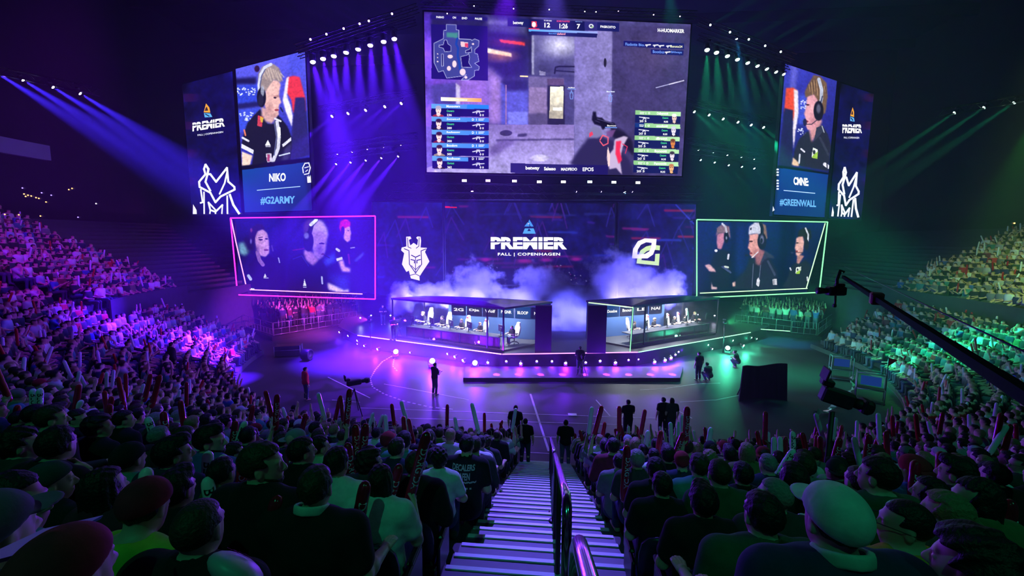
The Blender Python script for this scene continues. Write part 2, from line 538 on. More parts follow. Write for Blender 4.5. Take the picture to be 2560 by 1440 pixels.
# ================================================================== LED SCREENS
M_DISP = attr_mat('led_picture', emit=True, strength=1.0)
M_FRAME = mat('screen_frame', (.010, .010, .014), .5)
def _blur(a, k):
    if k < 1: return a
    k = int(k)
    for ax in (0, 1):
        for _ in range(2):
            p = [(0, 0)]*a.ndim; p[ax] = (k+1, k)
            c = np.cumsum(np.pad(a, p, mode='edge'), axis=ax)
            n = a.shape[ax]; w = 2*k+1
            sl0 = [slice(None)]*a.ndim; sl1 = [slice(None)]*a.ndim
            sl0[ax] = slice(0, n); sl1[ax] = slice(w, w+n)
            a = (c[tuple(sl1)]-c[tuple(sl0)])/w
    return a
class Picture:
    """a flat display: TL, TR, BR, BL corners in the hall; painted in picture coordinates"""
    def __init__(s, tl, tr, br, bl, step=1.15):
        s.c = [Vector(v) for v in (tl, tr, br, bl)]
        P = [proj(v) for v in s.c]
        nx = int(max(hypot(P[1][0]-P[0][0], P[1][1]-P[0][1]), hypot(P[2][0]-P[3][0], P[2][1]-P[3][1]))/step)
        ny = int(max(hypot(P[3][0]-P[0][0], P[3][1]-P[0][1]), hypot(P[2][0]-P[1][0], P[2][1]-P[1][1]))/step)
        s.nx, s.ny = nx, ny
        u = np.linspace(0, 1, nx)[None, :, None]; v = np.linspace(0, 1, ny)[:, None, None]
        A, B, Cc, D = [np.array(q) for q in s.c]
        s.G = (A*(1-u)+B*u)*(1-v)+(D*(1-u)+Cc*u)*v
        d = s.G-_C; z = d@_F
        s.X = 1280+FPX*(d@_R2)/z; s.Y = 720-FPX*(d@_U2)/z
        s.img = np.zeros((ny, nx, 3))
        s.n = (s.c[1]-s.c[0]).cross(s.c[3]-s.c[0]).normalized()
        if s.n.dot(Vector((0, 0, ZC))-s.c[0]) < 0: s.n = -s.n
        s.o = (0., 0., 1.)
        s.rs = np.random.RandomState(3)
    def map(s, ox, oy, k): s.o = (ox, oy, k); return s
    def T(s, p): return (s.o[0]+p[0]/s.o[2], s.o[1]+p[1]/s.o[2])
    def mix(s, m, col, a=1.0):
        m = (m*a)[..., None]
        s.img = s.img*(1-m)+np.array(col, float)/255*m
    def fill(s, col): s.img[:] = np.array(col, float)/255; return s
    def mask(s, pts, soft=0):
        x, y = s.X, s.Y
        P = [s.T(p) for p in pts]
        ins = np.zeros(x.shape, bool)
        n = len(P)
        for i in range(n):
            x0, y0 = P[i]; x1, y1 = P[(i+1) % n]
            if y0 == y1: continue
            c = ((y0 > y) != (y1 > y)) & (x < (x1-x0)*(y-y0)/(y1-y0)+x0)
            ins ^= c
        m = ins.astype(float)
        return _blur(m, soft) if soft else _blur(m, 0)
    def poly(s, pts, col, a=1.0, soft=0): s.mix(s.mask(pts, soft), col, a); return s
    def ell(s, c, r, col, a=1.0, soft=.15, rot=0.0):
        cx, cy = s.T(c); rx, ry = r[0]/s.o[2], r[1]/s.o[2]
        dx, dy = s.X-cx, s.Y-cy
        u = (dx*cos(rot)+dy*sin(rot))/rx; v = (-dx*sin(rot)+dy*cos(rot))/ry
        q = np.sqrt(u*u+v*v)
        s.mix(np.clip((1-q)/max(soft, 1e-3)+.5 if soft < .5 else (1-q)/soft, 0, 1), col, a); return s
    def line(s, pts, w, col, a=1.0):
        w = w/s.o[2]/2
        m = np.zeros(s.X.shape)
        P = [s.T(p) for p in pts]
        for (x0, y0), (x1, y1) in zip(P[:-1], P[1:]):
            dx, dy = x1-x0, y1-y0; L = max(dx*dx+dy*dy, 1e-6)
            t = np.clip(((s.X-x0)*dx+(s.Y-y0)*dy)/L, 0, 1)
            d = np.hypot(s.X-(x0+t*dx), s.Y-(y0+t*dy))
            m = np.maximum(m, np.clip(w-d+.5, 0, 1))
        s.mix(m, col, a); return s
    def grad(s, pts, c0, c1, p0, p1, a=1.0, soft=0):
        x0, y0 = s.T(p0); x1, y1 = s.T(p1)
        L = (x1-x0)**2+(y1-y0)**2
        t = np.clip(((s.X-x0)*(x1-x0)+(s.Y-y0)*(y1-y0))/L, 0, 1)[..., None]
        col = (np.array(c0)*(1-t)+np.array(c1)*t)/255
        m = (s.mask(pts, soft)*a)[..., None] if pts is not None else a
        s.img = s.img*(1-m)+col*m; return s
    def grain(s, amt, k, pts=None):
        n = s.rs.rand(s.ny, s.nx)
        n = _blur(n, k); n = (n-n.mean())/max(n.std(), 1e-6)
        m = s.mask(pts) if pts is not None else 1.0
        s.img = np.clip(s.img*(1+(n*amt*m)[..., None]), 0, 1.2); return s
    def cracks(s, amt, pts=None):
        n = sum(_blur(s.rs.rand(s.ny, s.nx), k)*w for k, w in ((2, .3), (6, .8), (14, 1.6)))
        n = (n-n.mean())/n.std(); m = s.mask(pts) if pts is not None else 1.0
        s.img = np.clip(s.img*(1+(n*amt*m)[..., None]), 0, 1.2); return s
    def mesh(s, name):
        V = s.G.reshape(-1, 3)
        i = np.arange((s.ny-1)*s.nx).reshape(s.ny-1, s.nx)[:, :-1].ravel()
        Q = np.stack([i, i+s.nx, i+s.nx+1, i+1], 1)
        c = np.clip(s.img.reshape(-1, 3), 0, 1)
        c = np.where(c <= .04045, c/12.92, ((c+.055)/1.055)**2.4)
        return np_mesh(name, V, Q, M_DISP, False, c*LEDGAIN)
    def at(s, x, y, lift=.03):
        X, Y = s.T((x, y))
        return on_plane(X, Y, s.c[0]+s.n*lift, s.n)
LEDGAIN = 1.35
class Ink:
    """lettering and emblems of one screen, flat glowing shapes on its face"""
    def __init__(s, pic): s.p = pic; s.mb = MB(); s.mats = []; s.lift = .03
    def mi(s, col):
        k = 'led_%d_%d_%d' % tuple(int(c) for c in col)
        m = glow(k, srgb255(*col), LEDGAIN)
        if m not in s.mats: s.mats.append(m)
        return s.mats.index(m)
    def text(s, txt, x0, y0, x1, y1, col=(255, 255, 255), bold=.02, spacing=1.0, dy=None):
        """txt fills the box: baseline-left (x0, y1) to top-right (x1, y0); dy tilts the baseline"""
        V, Fc = text_np(txt, 1.0, bold, spacing)
        if not V: return
        xs = [v[0] for v in V]; ys = [v[1] for v in V]
        a, b, c, d = min(xs), max(xs), min(ys), max(ys)
        vs = []
        for x, y in V:
            fx = (x-a)/(b-a); fy = (y-c)/(d-c)
            px = x0+(x1-x0)*fx; py = y1+(y0-y1)*fy+(dy or 0)*fx
            vs.append(s.p.at(px, py, s.lift))
        s.mb.add(vs, Fc, s.mi(col)); return s
    def poly(s, pts, col, lift=0.0):
        vs = [s.p.at(x, y, s.lift+lift) for x, y in pts]
        s.mb.add(vs, [tuple(range(len(vs)))], s.mi(col)); return s
    def line(s, pts, w, col, lift=0.0):
        for (x0, y0), (x1, y1) in zip(pts[:-1], pts[1:]):
            L = hypot(x1-x0, y1-y0) or 1
            nx, ny = -(y1-y0)/L*w/2, (x1-x0)/L*w/2
            ex, ey = (x1-x0)/L*w*.3, (y1-y0)/L*w*.3
            s.poly([(x0+nx-ex, y0+ny-ey), (x1+nx+ex, y1+ny+ey), (x1-nx+ex, y1-ny+ey), (x0-nx-ex, y0-ny-ey)], col, lift)
        return s
    def build(s, parent, name='lettering'):
        if s.mb.v: s.mb.build(name, s.mats, parent)
def screen(name, pic, label, cat='led screen', group=None, pad=.12, thick=.28):
    c = [v.copy() for v in pic.c]
    o = thing(name, (c[2]+c[3])/2, label, cat, group)
    ex = (c[1]-c[0]).normalized(); ey = (c[0]-c[3]).normalized()
    b = pic.n
    mb = MB()
    P = [c[3]-ex*pad-ey*pad, c[2]+ex*pad-ey*pad, c[1]+ex*pad+ey*pad, c[0]-ex*pad+ey*pad]
    fr = [p-b*.03 for p in P]; bk = [p-b*thick for p in P]
    mb.add(fr+bk, [(0, 1, 2, 3), (7, 6, 5, 4), (0, 4, 5, 1), (1, 5, 6, 2), (2, 6, 7, 3), (3, 7, 4, 0)])
    mb.build('cabinet_frame', M_FRAME, o)
    link('display', pic.mesh('display'), o)
    return o

# ------------------------------------------------ the big picture over the stage
BV = 33.0
pb = Picture(at_v(1060, 29, BV), at_v(1727, 61, BV), at_v(1704, 440, BV), at_v(1067, 430, BV), 1.15)
pb.map(1040, 0, 3)
pb.fill((70, 64, 120))
pb.grad([(60, 80), (860, 80), (860, 950), (60, 950)], (120, 70, 210), (66, 60, 130), (60, 500), (560, 500))
pb.poly([(60, 80), (860, 110), (850, 560), (640, 600), (540, 500), (60, 250)], (34, 28, 88), 1, 6)          # dark roof
pb.poly([(520, 120), (845, 150), (845, 260), (540, 230)], (70, 66, 118), .9, 4)
pb.poly([(540, 150), (860, 165), (860, 190), (540, 180)], (120, 112, 165), .7, 2)
pb.poly([(830, 120), (865, 120), (880, 560), (845, 560)], (30, 26, 70), 1, 2)
pb.poly([(880, 265), (1190, 275), (1190, 560), (880, 560)], (96, 92, 140), 1, 1)
pb.ell((1080, 340), (170, 110), (225, 222, 240), .95, 1.0)
pb.poly([(880, 440), (1190, 470), (1190, 570), (880, 570)], (52, 48, 92), .75, 10)
pb.poly([(868, 265), (884, 265), (884, 560), (868, 560)], (190, 190, 220), .8, 1)
pb.line([(1040, 550), (1046, 505), (1075, 498), (1190, 500)], 12, (25, 22, 55))
pb.line([(1046, 530), (1190, 540)], 10, (28, 25, 60))
pb.poly([(925, 530), (972, 540), (972, 565), (925, 565)], (140, 135, 175))
pb.poly([(620, 295), (815, 318), (815, 342), (640, 318)], (255, 70, 50), 1, 1)                                # strip lamps
pb.ell((700, 320), (180, 50), (200, 50, 60), .35, 1.0)
pb.poly([(538, 360), (715, 400), (718, 426), (538, 398)], (255, 238, 215), 1, 1)
pb.ell((630, 420), (170, 60), (255, 150, 80), .55, 1.0)
pb.poly([(778, 565), (840, 568), (840, 580), (780, 576)], (255, 225, 170))
pb.poly([(540, 500), (640, 600), (640, 930), (545, 930)], (150, 116, 190), 1, 6)                              # left wall of the passage
pb.poly([(310, 600), (540, 520), (545, 930), (310, 860)], (146, 104, 200), .9, 6)
pb.poly([(70, 640), (300, 620), (310, 780), (80, 780)], (72, 60, 150), 1, 2)
pb.poly([(300, 620), (330, 650), (330, 780), (300, 780)], (210, 200, 235), .9, 1)
pb.poly([(640, 620), (845, 640), (845, 935), (640, 935)], (84, 84, 190), 1, 2)
pb.poly([(640, 600), (845, 600), (845, 680), (680, 680)], (36, 32, 92), 1, 3)
pb.poly([(690, 840), (840, 836), (840, 935), (690, 935)], (122, 124, 226), .9, 1)
pb.line([(675, 640), (675, 930)], 9, (150, 110, 160))
pb.poly([(845, 570), (1110, 585), (1110, 660), (845, 650)], (104, 92, 140), 1, 1)
pb.poly([(845, 650), (985, 655), (985, 935), (845, 935)], (140, 118, 168), 1, 1)
pb.poly([(985, 590), (1110, 590), (1110, 640), (985, 640)], (92, 70, 110))
pb.poly([(985, 640), (1115, 640), (1115, 940), (985, 940)], (36, 30, 64), 1, 1)
pb.grad([(1005, 650), (1106, 650), (1104, 890), (1000, 888)], (255, 250, 220), (178, 168, 150), (1050, 660), (1050, 850))
pb.poly([(1028, 805), (1098, 805), (1098, 830), (1028, 830)], (250, 246, 235))
pb.poly([(845, 850), (985, 850), (985, 940), (845, 940)], (66, 58, 100), .8, 2)
pb.poly([(1190, 210), (1475, 220), (1465, 930), (1420, 1230), (1185, 1230)], (122, 112, 178), 1, 1)            # big pillar
pb.grad([(1190, 210), (1475, 220), (1465, 930), (1420, 1230), (1185, 1230)], (118, 108, 170), (140, 132, 190), (1190, 700), (1470, 700), .6)
pb.poly([(1475, 200), (2062, 190), (2040, 800), (1990, 1320), (1440, 1320), (1470, 900)], (62, 54, 104), 1, 2)
pb.ell((1780, 420), (260, 200), (92, 78, 120), .5, 1.0)
pb.ell((1418, 470), (11, 34), (30, 26, 50), .95)
pb.grad([(540, 935), (1185, 935), (1185, 1300), (75, 1300), (75, 1260), (540, 1100)], (128, 110, 176), (168, 156, 214), (700, 940), (700, 1290))
pb.poly([(600, 1045), (1185, 1038), (1185, 1050), (600, 1058)], (50, 42, 90), .8, 1)
pb.ell((675, 998), (46, 22), (48, 40, 84), .9)
pb.poly([(765, 1005), (835, 1000), (828, 1025), (758, 1025)], (48, 40, 84), .9, 1)
pb.poly([(640, 1040), (760, 1060), (640, 1140), (560, 1180), (545, 1130)], (84, 66, 130), .7, 4)
pb.ell((930, 1185), (62, 26), (206, 198, 232), .8, .4)
pb.line([(1800, 658), (2008, 604)], 5, (205, 205, 255))
pb.line([(1900, 632), (2008, 604)], 7, (230, 225, 255))
pb.grad([(55, 90), (110, 95), (130, 1300), (78, 1296)], (110, 60, 255), (140, 110, 230), (60, 90), (60, 1300), .6, 3)
pb.cracks(.055)
pb.grain(.03, 1)
# arm and rifle of the one who plays
pb.poly([(1150, 1232), (1215, 1130), (1290, 1035), (1400, 1020), (1480, 1060), (1600, 1200), (1640, 1320), (1440, 1320)], (40, 34, 78), 1, 3)
pb.poly([(1295, 1030), (1300, 975), (1335, 940), (1385, 960), (1400, 1010), (1360, 1035)], (120, 116, 160), 1, 2)
pb.poly([(1300, 1000), (1320, 985), (1330, 1010), (1300, 1030)], (220, 60, 90))
pb.poly([(1470, 950), (1560, 985), (1625, 1060), (1640, 1180), (1560, 1100), (1460, 1010)], (22, 18, 46), 1, 3)
pb.poly([(1327, 838), (1333, 832), (1338, 845), (1345, 833), (1350, 842), (1354, 878), (1398, 884), (1418, 906), (1488, 922), (1498, 944), (1470, 962), (1424, 958), (1400, 975), (1384, 945), (1338, 932), (1318, 896)], (14, 12, 32), 1, 1)
pb.line([(1360, 892), (1480, 930)], 5, (70, 64, 104)); pb.line([(1345, 905), (1378, 918)], 4, (60, 54, 92))
pb.line([(1380, 1050), (1400, 1015), (1440, 1030), (1440, 1075), (1405, 1092), (1380, 1060)], 8, (235, 90, 110))
pb.poly([(1490, 1045), (1560, 1020), (1590, 1030), (1550, 1100), (1530, 1200), (1545, 1310), (1500, 1260), (1450, 1270), (1430, 1180), (1480, 1120)], (190, 170, 205), 1, 1)
pb.poly([(1500, 1060), (1540, 1055), (1530, 1130), (1545, 1200), (1520, 1230), (1495, 1150)], (228, 40, 80), 1, 1)
pb.poly([(1440, 1100), (1455, 1160), (1455, 1240), (1440, 1250), (1432, 1150)], (230, 200, 200))
pb.line([(1550, 1080), (1585, 1100), (1570, 1150)], 6, (210, 50, 90))
pb.poly([(1430, 985), (1500, 970), (1470, 1030), (1430, 1020)], (110, 70, 130), .9, 1)
# heads-up panels
pb.poly([(108, 112), (537, 128), (537, 158), (108, 142)], (26, 16, 110), .9, 1)
pb.poly([(112, 180), (538, 198), (538, 605), (117, 590)], (22, 12, 104), .94)
mapo = [(228, 183), (302, 186), (302, 224), (322, 226), (322, 292), (412, 296), (418, 304), (440, 292), (472, 304), (470, 345), (440, 372), (440, 400), (462, 405), (472, 460), (440, 475), (475, 500), (470, 525), (440, 528), (438, 570), (390, 600), (340, 600), (378, 560), (350, 570), (230, 586), (205, 530), (168, 540), (136, 470), (135, 325), (205, 290), (208, 228), (228, 226)]
pb.poly(mapo, (58, 62, 140))
pb.line(mapo+[mapo[0]], 3, (200, 205, 240))
for h in ([(230, 300), (240, 330), (262, 345), (262, 385), (215, 388), (205, 362), (172, 352), (172, 340), (205, 335), (212, 300)], [(190, 405), (204, 405), (206, 495), (192, 497)], [(335, 425), (385, 412), (395, 400), (402, 430), (395, 470), (418, 505), (345, 505)], [(372, 380), (400, 370), (415, 350), (418, 392), (372, 396)]):
    pb.poly(h, (20, 12, 98)); pb.line(h+[h[0]], 3, (200, 205, 240))
pb.poly([(230, 245), (315, 245), (315, 285), (230, 280)], (64, 150, 130), .8, 1)
pb.line([(310, 290), (300, 330), (316, 360), (312, 420), (322, 460), (330, 520)], 16, (20, 60, 160))
pb.poly([(333, 312), (390, 318), (390, 356), (338, 350)], (225, 190, 200)); pb.poly([(366, 322), (390, 324), (390, 356), (366, 352)], (215, 60, 100))
for c_, r_ in (((256, 424), (20, 14)), ((288, 480), (16, 26)), ((247, 513), (15, 18)), ((350, 540), (22, 25)), ((374, 580), (11, 10)), ((428, 330), (9, 6)), ((162, 405), (5, 4)), ((162, 432), (5, 4)), ((162, 462), (6, 5))):
    pb.ell(c_, r_, (235, 205, 215))
pb.grad([(187, 730), (490, 737), (490, 766), (187, 757)], (255, 250, 238), (255, 160, 70), (200, 745), (480, 745))
for k in range(5):                                                   # five blue bars, left
    y = 778+98*k; dx = 3*k*.6
    pb.poly([(114+dx, y), (546, y+10), (546, y+100), (114+dx, y+94)], (14, 10, 92))
    pb.grad([(114+dx, y), (546 if k < 4 else 390, y+10), (546 if k < 4 else 390, y+40), (114+dx, y+34)], (96, 156, 240), (52, 120, 225), (114, y), (546, y))
    if k == 0: pb.poly([(385, y+6), (546, y+10), (546, y+40), (380, y+38)], (14, 120, 240), .8)
    fx, fy = 168+k*2.4, y+55
    pb.poly([(fx-44, y+96), (fx-40, fy+32), (fx-14, fy+22), (fx+14, fy+22), (fx+40, fy+34), (fx+44, y+97)], ((150, 40, 60), (30, 20, 50), (120, 20, 50), (150, 130, 120), (40, 24, 50))[k], 1, 0)
    pb.poly([(fx-11, fy+8), (fx+11, fy+8), (fx+16, fy+30), (fx, fy+40), (fx-16, fy+30)], (232, 200, 205))
    pb.ell((fx, fy-8), (20, 28), (246, 218, 216)); pb.ell((fx, fy-27), (22, 14), ((170, 160, 190), (50, 20, 60), (56, 18, 50), (60, 26, 60), (58, 24, 60))[k], 1, .4)
    pb.ell((fx-8, fy-10), (4, 3), (70, 30, 60)); pb.ell((fx+8, fy-10), (4, 3), (70, 30, 60)); pb.ell((fx, fy+9), (7, 3), (170, 90, 100)); pb.ell((fx, fy-2), (4, 7), (220, 176, 178), .6, .5)
    gx, gy = 425, y+60
    pb.line([(gx, gy+6), (gx+28, gy), (gx+86, gy-3)], 6, (240, 240, 255)); pb.line([(gx+34, gy), (gx+28, gy+14)], 6, (240, 240, 255)); pb.line([(gx+46, gy), (gx+54, gy+12)], 5, (240, 240, 255)); pb.line([(gx+30, gy-8), (gx+52, gy-8)], 4, (240, 240, 255))
for k in range(5):                                                   # five green bars, right
    y = 828+94*k; x0 = 1646-k*3.4; x1 = 1986-k*4.6
    pb.poly([(x0, y), (x1, y+13), (x1-5, y+100), (x0-4, y+90)], (16, 24, 86))
    pb.grad([(x0, y), (x1, y+13), (x1, y+44), (x0, y+32)], (134, 190, 130), (178, 226, 170), (x0, y), (x1, y))
    if k == 1: pb.poly([(x0, y), (x0+70, y+3), (x0+70, y+35), (x0, y+32)], (16, 50, 120))
    fx, fy = 1937-k*5.4, y+62
    pb.poly([(fx-36, y+99), (fx-26, fy+32), (fx-9, fy+24), (fx+9, fy+24), (fx+28, fy+34), (fx+36, y+101)], (26, 24, 40))
    sk_ = ((222, 190, 180), (224, 218, 235), (214, 128, 66), (226, 214, 226), (232, 176, 122))[k]
    pb.poly([(fx-9, fy+8), (fx+9, fy+8), (fx+11, fy+28), (fx, fy+36), (fx-11, fy+28)], sk_)
    pb.ell((fx, fy-6), (17, 26), sk_); pb.ell((fx, fy-25), (18, 12), ((236, 236, 230), (200, 200, 220), (110, 60, 40), (56, 48, 66), (190, 120, 80))[k], 1, .4)
    pb.ell((fx-7, fy-9), (4, 3), (60, 40, 50)); pb.ell((fx+7, fy-9), (4, 3), (60, 40, 50)); pb.ell((fx, fy+12), (9, 8), tuple(int(c*.7) for c in sk_), .6, .6)
    gx, gy = x0+30, y+54
    pb.line([(gx, gy-4), (gx+36, gy), (gx+72, gy+4)], 6, (240, 240, 255)); pb.line([(gx+38, gy), (gx+28, gy+13)], 6, (240, 240, 255)); pb.line([(gx+36, gy), (gx+48, gy+12)], 5, (240, 240, 255))
pb.poly([(687, 132), (1524, 172), (1524, 238), (687, 198)], (20, 24, 92), .96)
pb.poly([(845, 140), (1265, 160), (1265, 232), (845, 214)], (14, 16, 76), .9)
pb.poly([(1265, 160), (1360, 164), (1360, 236), (1265, 232)], (50, 44, 120), .7)
pb.poly([(846, 212), (926, 216), (926, 222), (846, 218)], (235, 40, 70))
pb.grad([(845, 218), (1360, 236), (1360, 252), (845, 234)], (86, 164, 250), (150, 160, 230), (845, 225), (1360, 240))
pb.poly([(845, 234), (1360, 252), (1358, 282), (845, 262)], (18, 20, 84), .96)
pb.poly([(868, 158), (905, 160), (908, 200), (884, 210), (865, 195)], (225, 50, 70)); pb.ell((884, 184), (15, 20), (250, 236, 236))
pb.ell((1314, 196), (18, 16), (226, 226, 240)); pb.ell((1314, 196), (9, 8), (30, 30, 90)); pb.ell((1322, 202), (14, 10), (150, 190, 130), .8, .5)
pb.poly([(1556, 305), (2010, 326), (2010, 368), (1556, 348)], (20, 22, 100), .95)
pb.poly([(1762, 368), (2008, 378), (2006, 416), (1762, 406)], (20, 22, 100), .95)
for gx, gy in ((1722, 338), (1780, 340), (1822, 344), (1880, 346), (1870, 392)):
    pb.line([(gx, gy), (gx+36, gy-3)], 8, (235, 235, 240)); pb.line([(gx+12, gy), (gx+8, gy+10)], 7, (235, 235, 240))
pb.poly([(708, 1224), (1440, 1240), (1436, 1320), (708, 1296)], (24, 18, 92), .92)
for x, y in ((1166, 712), (1458, 732)):
    pb.line([(x-30, y-46), (x+30, y-44)], 5, (120, 160, 235)); pb.line([(x, y-34), (x-12, y), (x-8, y+30), (x+8, y+30), (x+12, y), (x, y-34)], 4, (130, 170, 250), .9); pb.line([(x-16, y-16), (x+16, y-16)], 4, (130, 170, 250), .7)
pb.line([(1420, 955), (1505, 958)], 6, (110, 150, 235))
sb_ = screen('big_screen', pb, 'huge screen hung high over the stage showing a shooter game in a grey tunnel')
ink = Ink(pb)
ink.text('12', 963, 170, 1006, 206, bold=.03); ink.text('1:26', 1076, 176, 1138, 214, bold=.03); ink.text('7', 1206, 180, 1232, 216, bold=.03)
ink.text('betway', 728, 158, 806, 188); ink.text('PASKOITO', 1383, 190, 1496, 208, dy=6, bold=.03)
ink.text('TO WIN 2ND', 958, 149, 1018, 158, dy=3); ink.text('BOMB PLANTED', 1056, 152, 1154, 164, (235, 70, 100), dy=3); ink.text('MATCH 16', 1196, 157, 1246, 165, (120, 150, 220), dy=2)
ink.text('Mirage overpass', 996, 244, 1056, 260, (90, 150, 220)); ink.text('defend', 1058, 246, 1120, 262, (255, 170, 180))
ink.text('H-HUOMARKER', 1813, 212, 2012, 240, dy=8, bold=.03)
ink.text('Fluxbotte', 1570, 320, 1660, 342, (110, 150, 240), dy=3); ink.text('Bio.', 1670, 326, 1716, 345, (110, 150, 240), dy=2); ink.text('Bunoto24', 1908, 338, 1998, 356, (235, 235, 190), dy=3)
ink.text('Boonbus', 1776, 376, 1862, 398, (110, 150, 240), dy=3); ink.text('BAlways', 1914, 382, 1994, 402, (110, 150, 240), dy=3)
ink.text('PARNO', 152, 120, 210, 136, dy=2); ink.text('ON', 274, 124, 300, 140); ink.text('END', 344, 128, 384, 144); ink.text('PAUSE', 442, 132, 496, 148, dy=2)
for k, (a, b, c) in enumerate((('Monooters', 'Ounero', '236'), ('Zoggunt.o.0', 'Onuero', '200'), ('Reufossong', 'Ourtoo', '300'), ('Boodors', 'Rosmo', '505'), ('Boolhoosn', 'Ourtout', '362'))):
    y = 778+98*k
    ink.text(a, 228+k, y+10, 330-(k == 3)*20, y+28); ink.text(b, 230+k, y+46, 286, y+62, (70, 220, 130)); ink.text(c, 231+k, y+76, 268, y+92)
    ink.text('0 0', 478, y+78, 508, y+93); 
    if k: ink.text('D  1', 420, y+12, 455, y+30); ink.line([(470, y+16), (512, y+15)], 5, (220, 230, 255)); ink.line([(470, y+26), (505, y+25)], 5, (220, 230, 255))
for k, (a, b) in enumerate((('Oidbemoutt', 'Outore'), ('omoolkoott', 'Outore'), ('dBroout', 'Outore'), ('Bonoott', 'Outore'), ('Panooott', 'Outore'))):
    y = 828+94*k; x0 = 1646-k*3.4
    ink.text(a, x0+160-(k > 2)*6, y+13, x0+246, y+32); ink.text(b, x0+202-k*3, y+48, x0+246-k*2, y+64, (70, 215, 140)); ink.text('R35', x0+214-k*3, y+78, x0+244-k*2, y+92); ink.text('20 5', x0+30-k*2, y+72, x0+82, y+88)
    ink.text('1 0', x0+76, y+12, x0+110, y+29, (235, 245, 235)); ink.line([(x0+34, y+14), (x0+66, y+16)], 5, (235, 245, 235)); ink.line([(x0+34, y+24), (x0+62, y+26)], 5, (235, 245, 235))
ink.text('betway', 822, 1246, 926, 1280, bold=.03); ink.text('Salesso', 960, 1252, 1048, 1278, bold=.03); ink.text('MADFEOO', 1088, 1258, 1208, 1280, bold=.03); ink.text('EPOS', 1250, 1256, 1332, 1284, bold=.02)
ink.text('NoLMoon', 1142, 652, 1190, 662); ink.text('Bloo Noot', 1430, 682, 1490, 692); ink.text('Bornoo', 1434, 936, 1500, 948)
ink.text('SUPER NO DAMAGE', 262, 741, 384, 753, (255, 252, 245), dy=3)
ink.build(sb_)

# ------------------------------------------------ the tall pairs hung left and right
HB = 10.85
def side_plane(p0, p1):
    """upright plane through two bottom points"""
    a, b = at_z(*p0, HB), at_z(*p1, HB)
    n = Vector((-(b-a).y, (b-a).x, 0)).normalized()
    return a, n
def hung(a, n, c):   # c: four picture corners TL TR BR BL, squared up on the plane
    P = [on_plane(x, y, a, n) for x, y in c]
    for k, l in ((0, 3), (1, 2)):
        m = (P[k]+P[l])/2; P[k] = Vector((m.x, m.y, P[k].z)); P[l] = Vector((m.x, m.y, P[l].z))
    zt = max(P[0].z, P[1].z); zt = (P[0].z+P[1].z)/2; zb = (P[2].z+P[3].z)/2
    return [Vector((p.x, p.y, z)) for p, z in zip(P, (zt, zt, zb, zb))]
A, N_ = side_plane((482, 535), (785, 525))
pl = Picture(*hung(A, N_, [(588, 173), (757, 128), (785, 525), (613, 531)]), 1.1)
pl.map(430, 100, 3.13)
pl.fill((22, 26, 96))
pl.grad([(480, 60), (1060, 60), (1090, 960), (530, 1010)], (92, 92, 232), (40, 44, 160), (600, 150), (760, 900))
pl.poly([(910, 80), (1020, 60), (1030, 250), (920, 260)], (74, 80, 216), .9, 2)
pl.poly([(490, 300), (660, 290), (660, 350), (495, 350)], (16, 14, 60), .9, 3)
pl.poly([(500, 350), (670, 350), (680, 500), (510, 510)], (44, 66, 206), .9, 3)
pl.poly([(510, 500), (680, 480), (690, 520), (515, 545)], (20, 18, 70), .8, 2)
pl.poly([(515, 545), (700, 530), (650, 700), (530, 720)], (56, 80, 220), .8, 3)
rs = np.random.RandomState(5)
for k in range(34):
    x = 512+rs.rand()*140; y = 372+rs.rand()*60; pl.ell((x, y), (9, 7), (230, 236, 255), .9, .6)
for k in range(26):
    x = 528+rs.rand()*110; y = 566+rs.rand()*66; pl.ell((x, y), (10, 7), (225, 232, 255), .9, .6)
pl.poly([(900, 290), (960, 280), (1000, 292), (1045, 460), (1048, 560), (985, 590), (945, 560), (935, 470), (890, 400)], (224, 52, 70), 1, 1)
pl.poly([(895, 300), (915, 285), (900, 440), (930, 520), (945, 600), (938, 680), (890, 560), (866, 470)], (236, 226, 240), 1, 1)
pl.poly([(965, 450), (1040, 448), (1080, 900), (920, 940), (945, 640)], (40, 36, 104), 1, 1)
pl.ell((665, 225), (20, 26), (40, 12, 40), .9, .4)
pl.poly([(690, 540), (640, 590), (590, 650), (560, 740), (544, 815), (640, 890), (622, 1000), (860, 970), (925, 945), (940, 830), (935, 760), (905, 680), (868, 630), (828, 585), (800, 655), (745, 655)], (22, 22, 44), 1, 1)
pl.poly([(700, 520), (770, 560), (812, 612), (780, 655), (735, 640), (700, 590)], (206, 160, 160), 1, 2)
face = [(735, 375), (790, 312), (835, 318), (850, 350), (840, 400), (838, 440), (856, 490), (838, 505), (836, 540), (832, 560), (838, 580), (812, 612), (775, 600), (740, 560), (722, 500)]
pl.poly(face, (226, 178, 172), 1, 1)
pl.ell((760, 540), (46, 60), (160, 104, 108), .55, .9); pl.ell((815, 440), (40, 12), (150, 96, 100), .6, .7); pl.ell((806, 452), (12, 7), (50, 30, 50)); pl.ell((820, 548), (18, 9), (150, 64, 76)); pl.ell((800, 590), (34, 22), (150, 100, 104), .5, .8)
pl.ell((775, 380), (40, 50), (246, 206, 196), .6, .9)
hair = [(672, 330), (676, 262), (705, 210), (755, 184), (800, 190), (838, 220), (862, 280), (856, 330), (832, 325), (800, 310), (770, 345), (738, 395), (700, 430), (682, 390)]
pl.poly(hair, (150, 132, 132), 1, 1)
for k in range(16):
    x = 700+k*10; pl.line([(x, 215+abs(k-6)*5), (x+26, 290+(k % 3)*14)], 9, (214, 196, 186) if k % 2 else (176, 152, 144), .6)
pl.line([(684, 440), (680, 350), (694, 270), (725, 215), (775, 190)], 22, (202, 206, 232)); pl.line([(690, 430), (690, 350), (702, 280), (730, 230)], 8, (80, 84, 130))
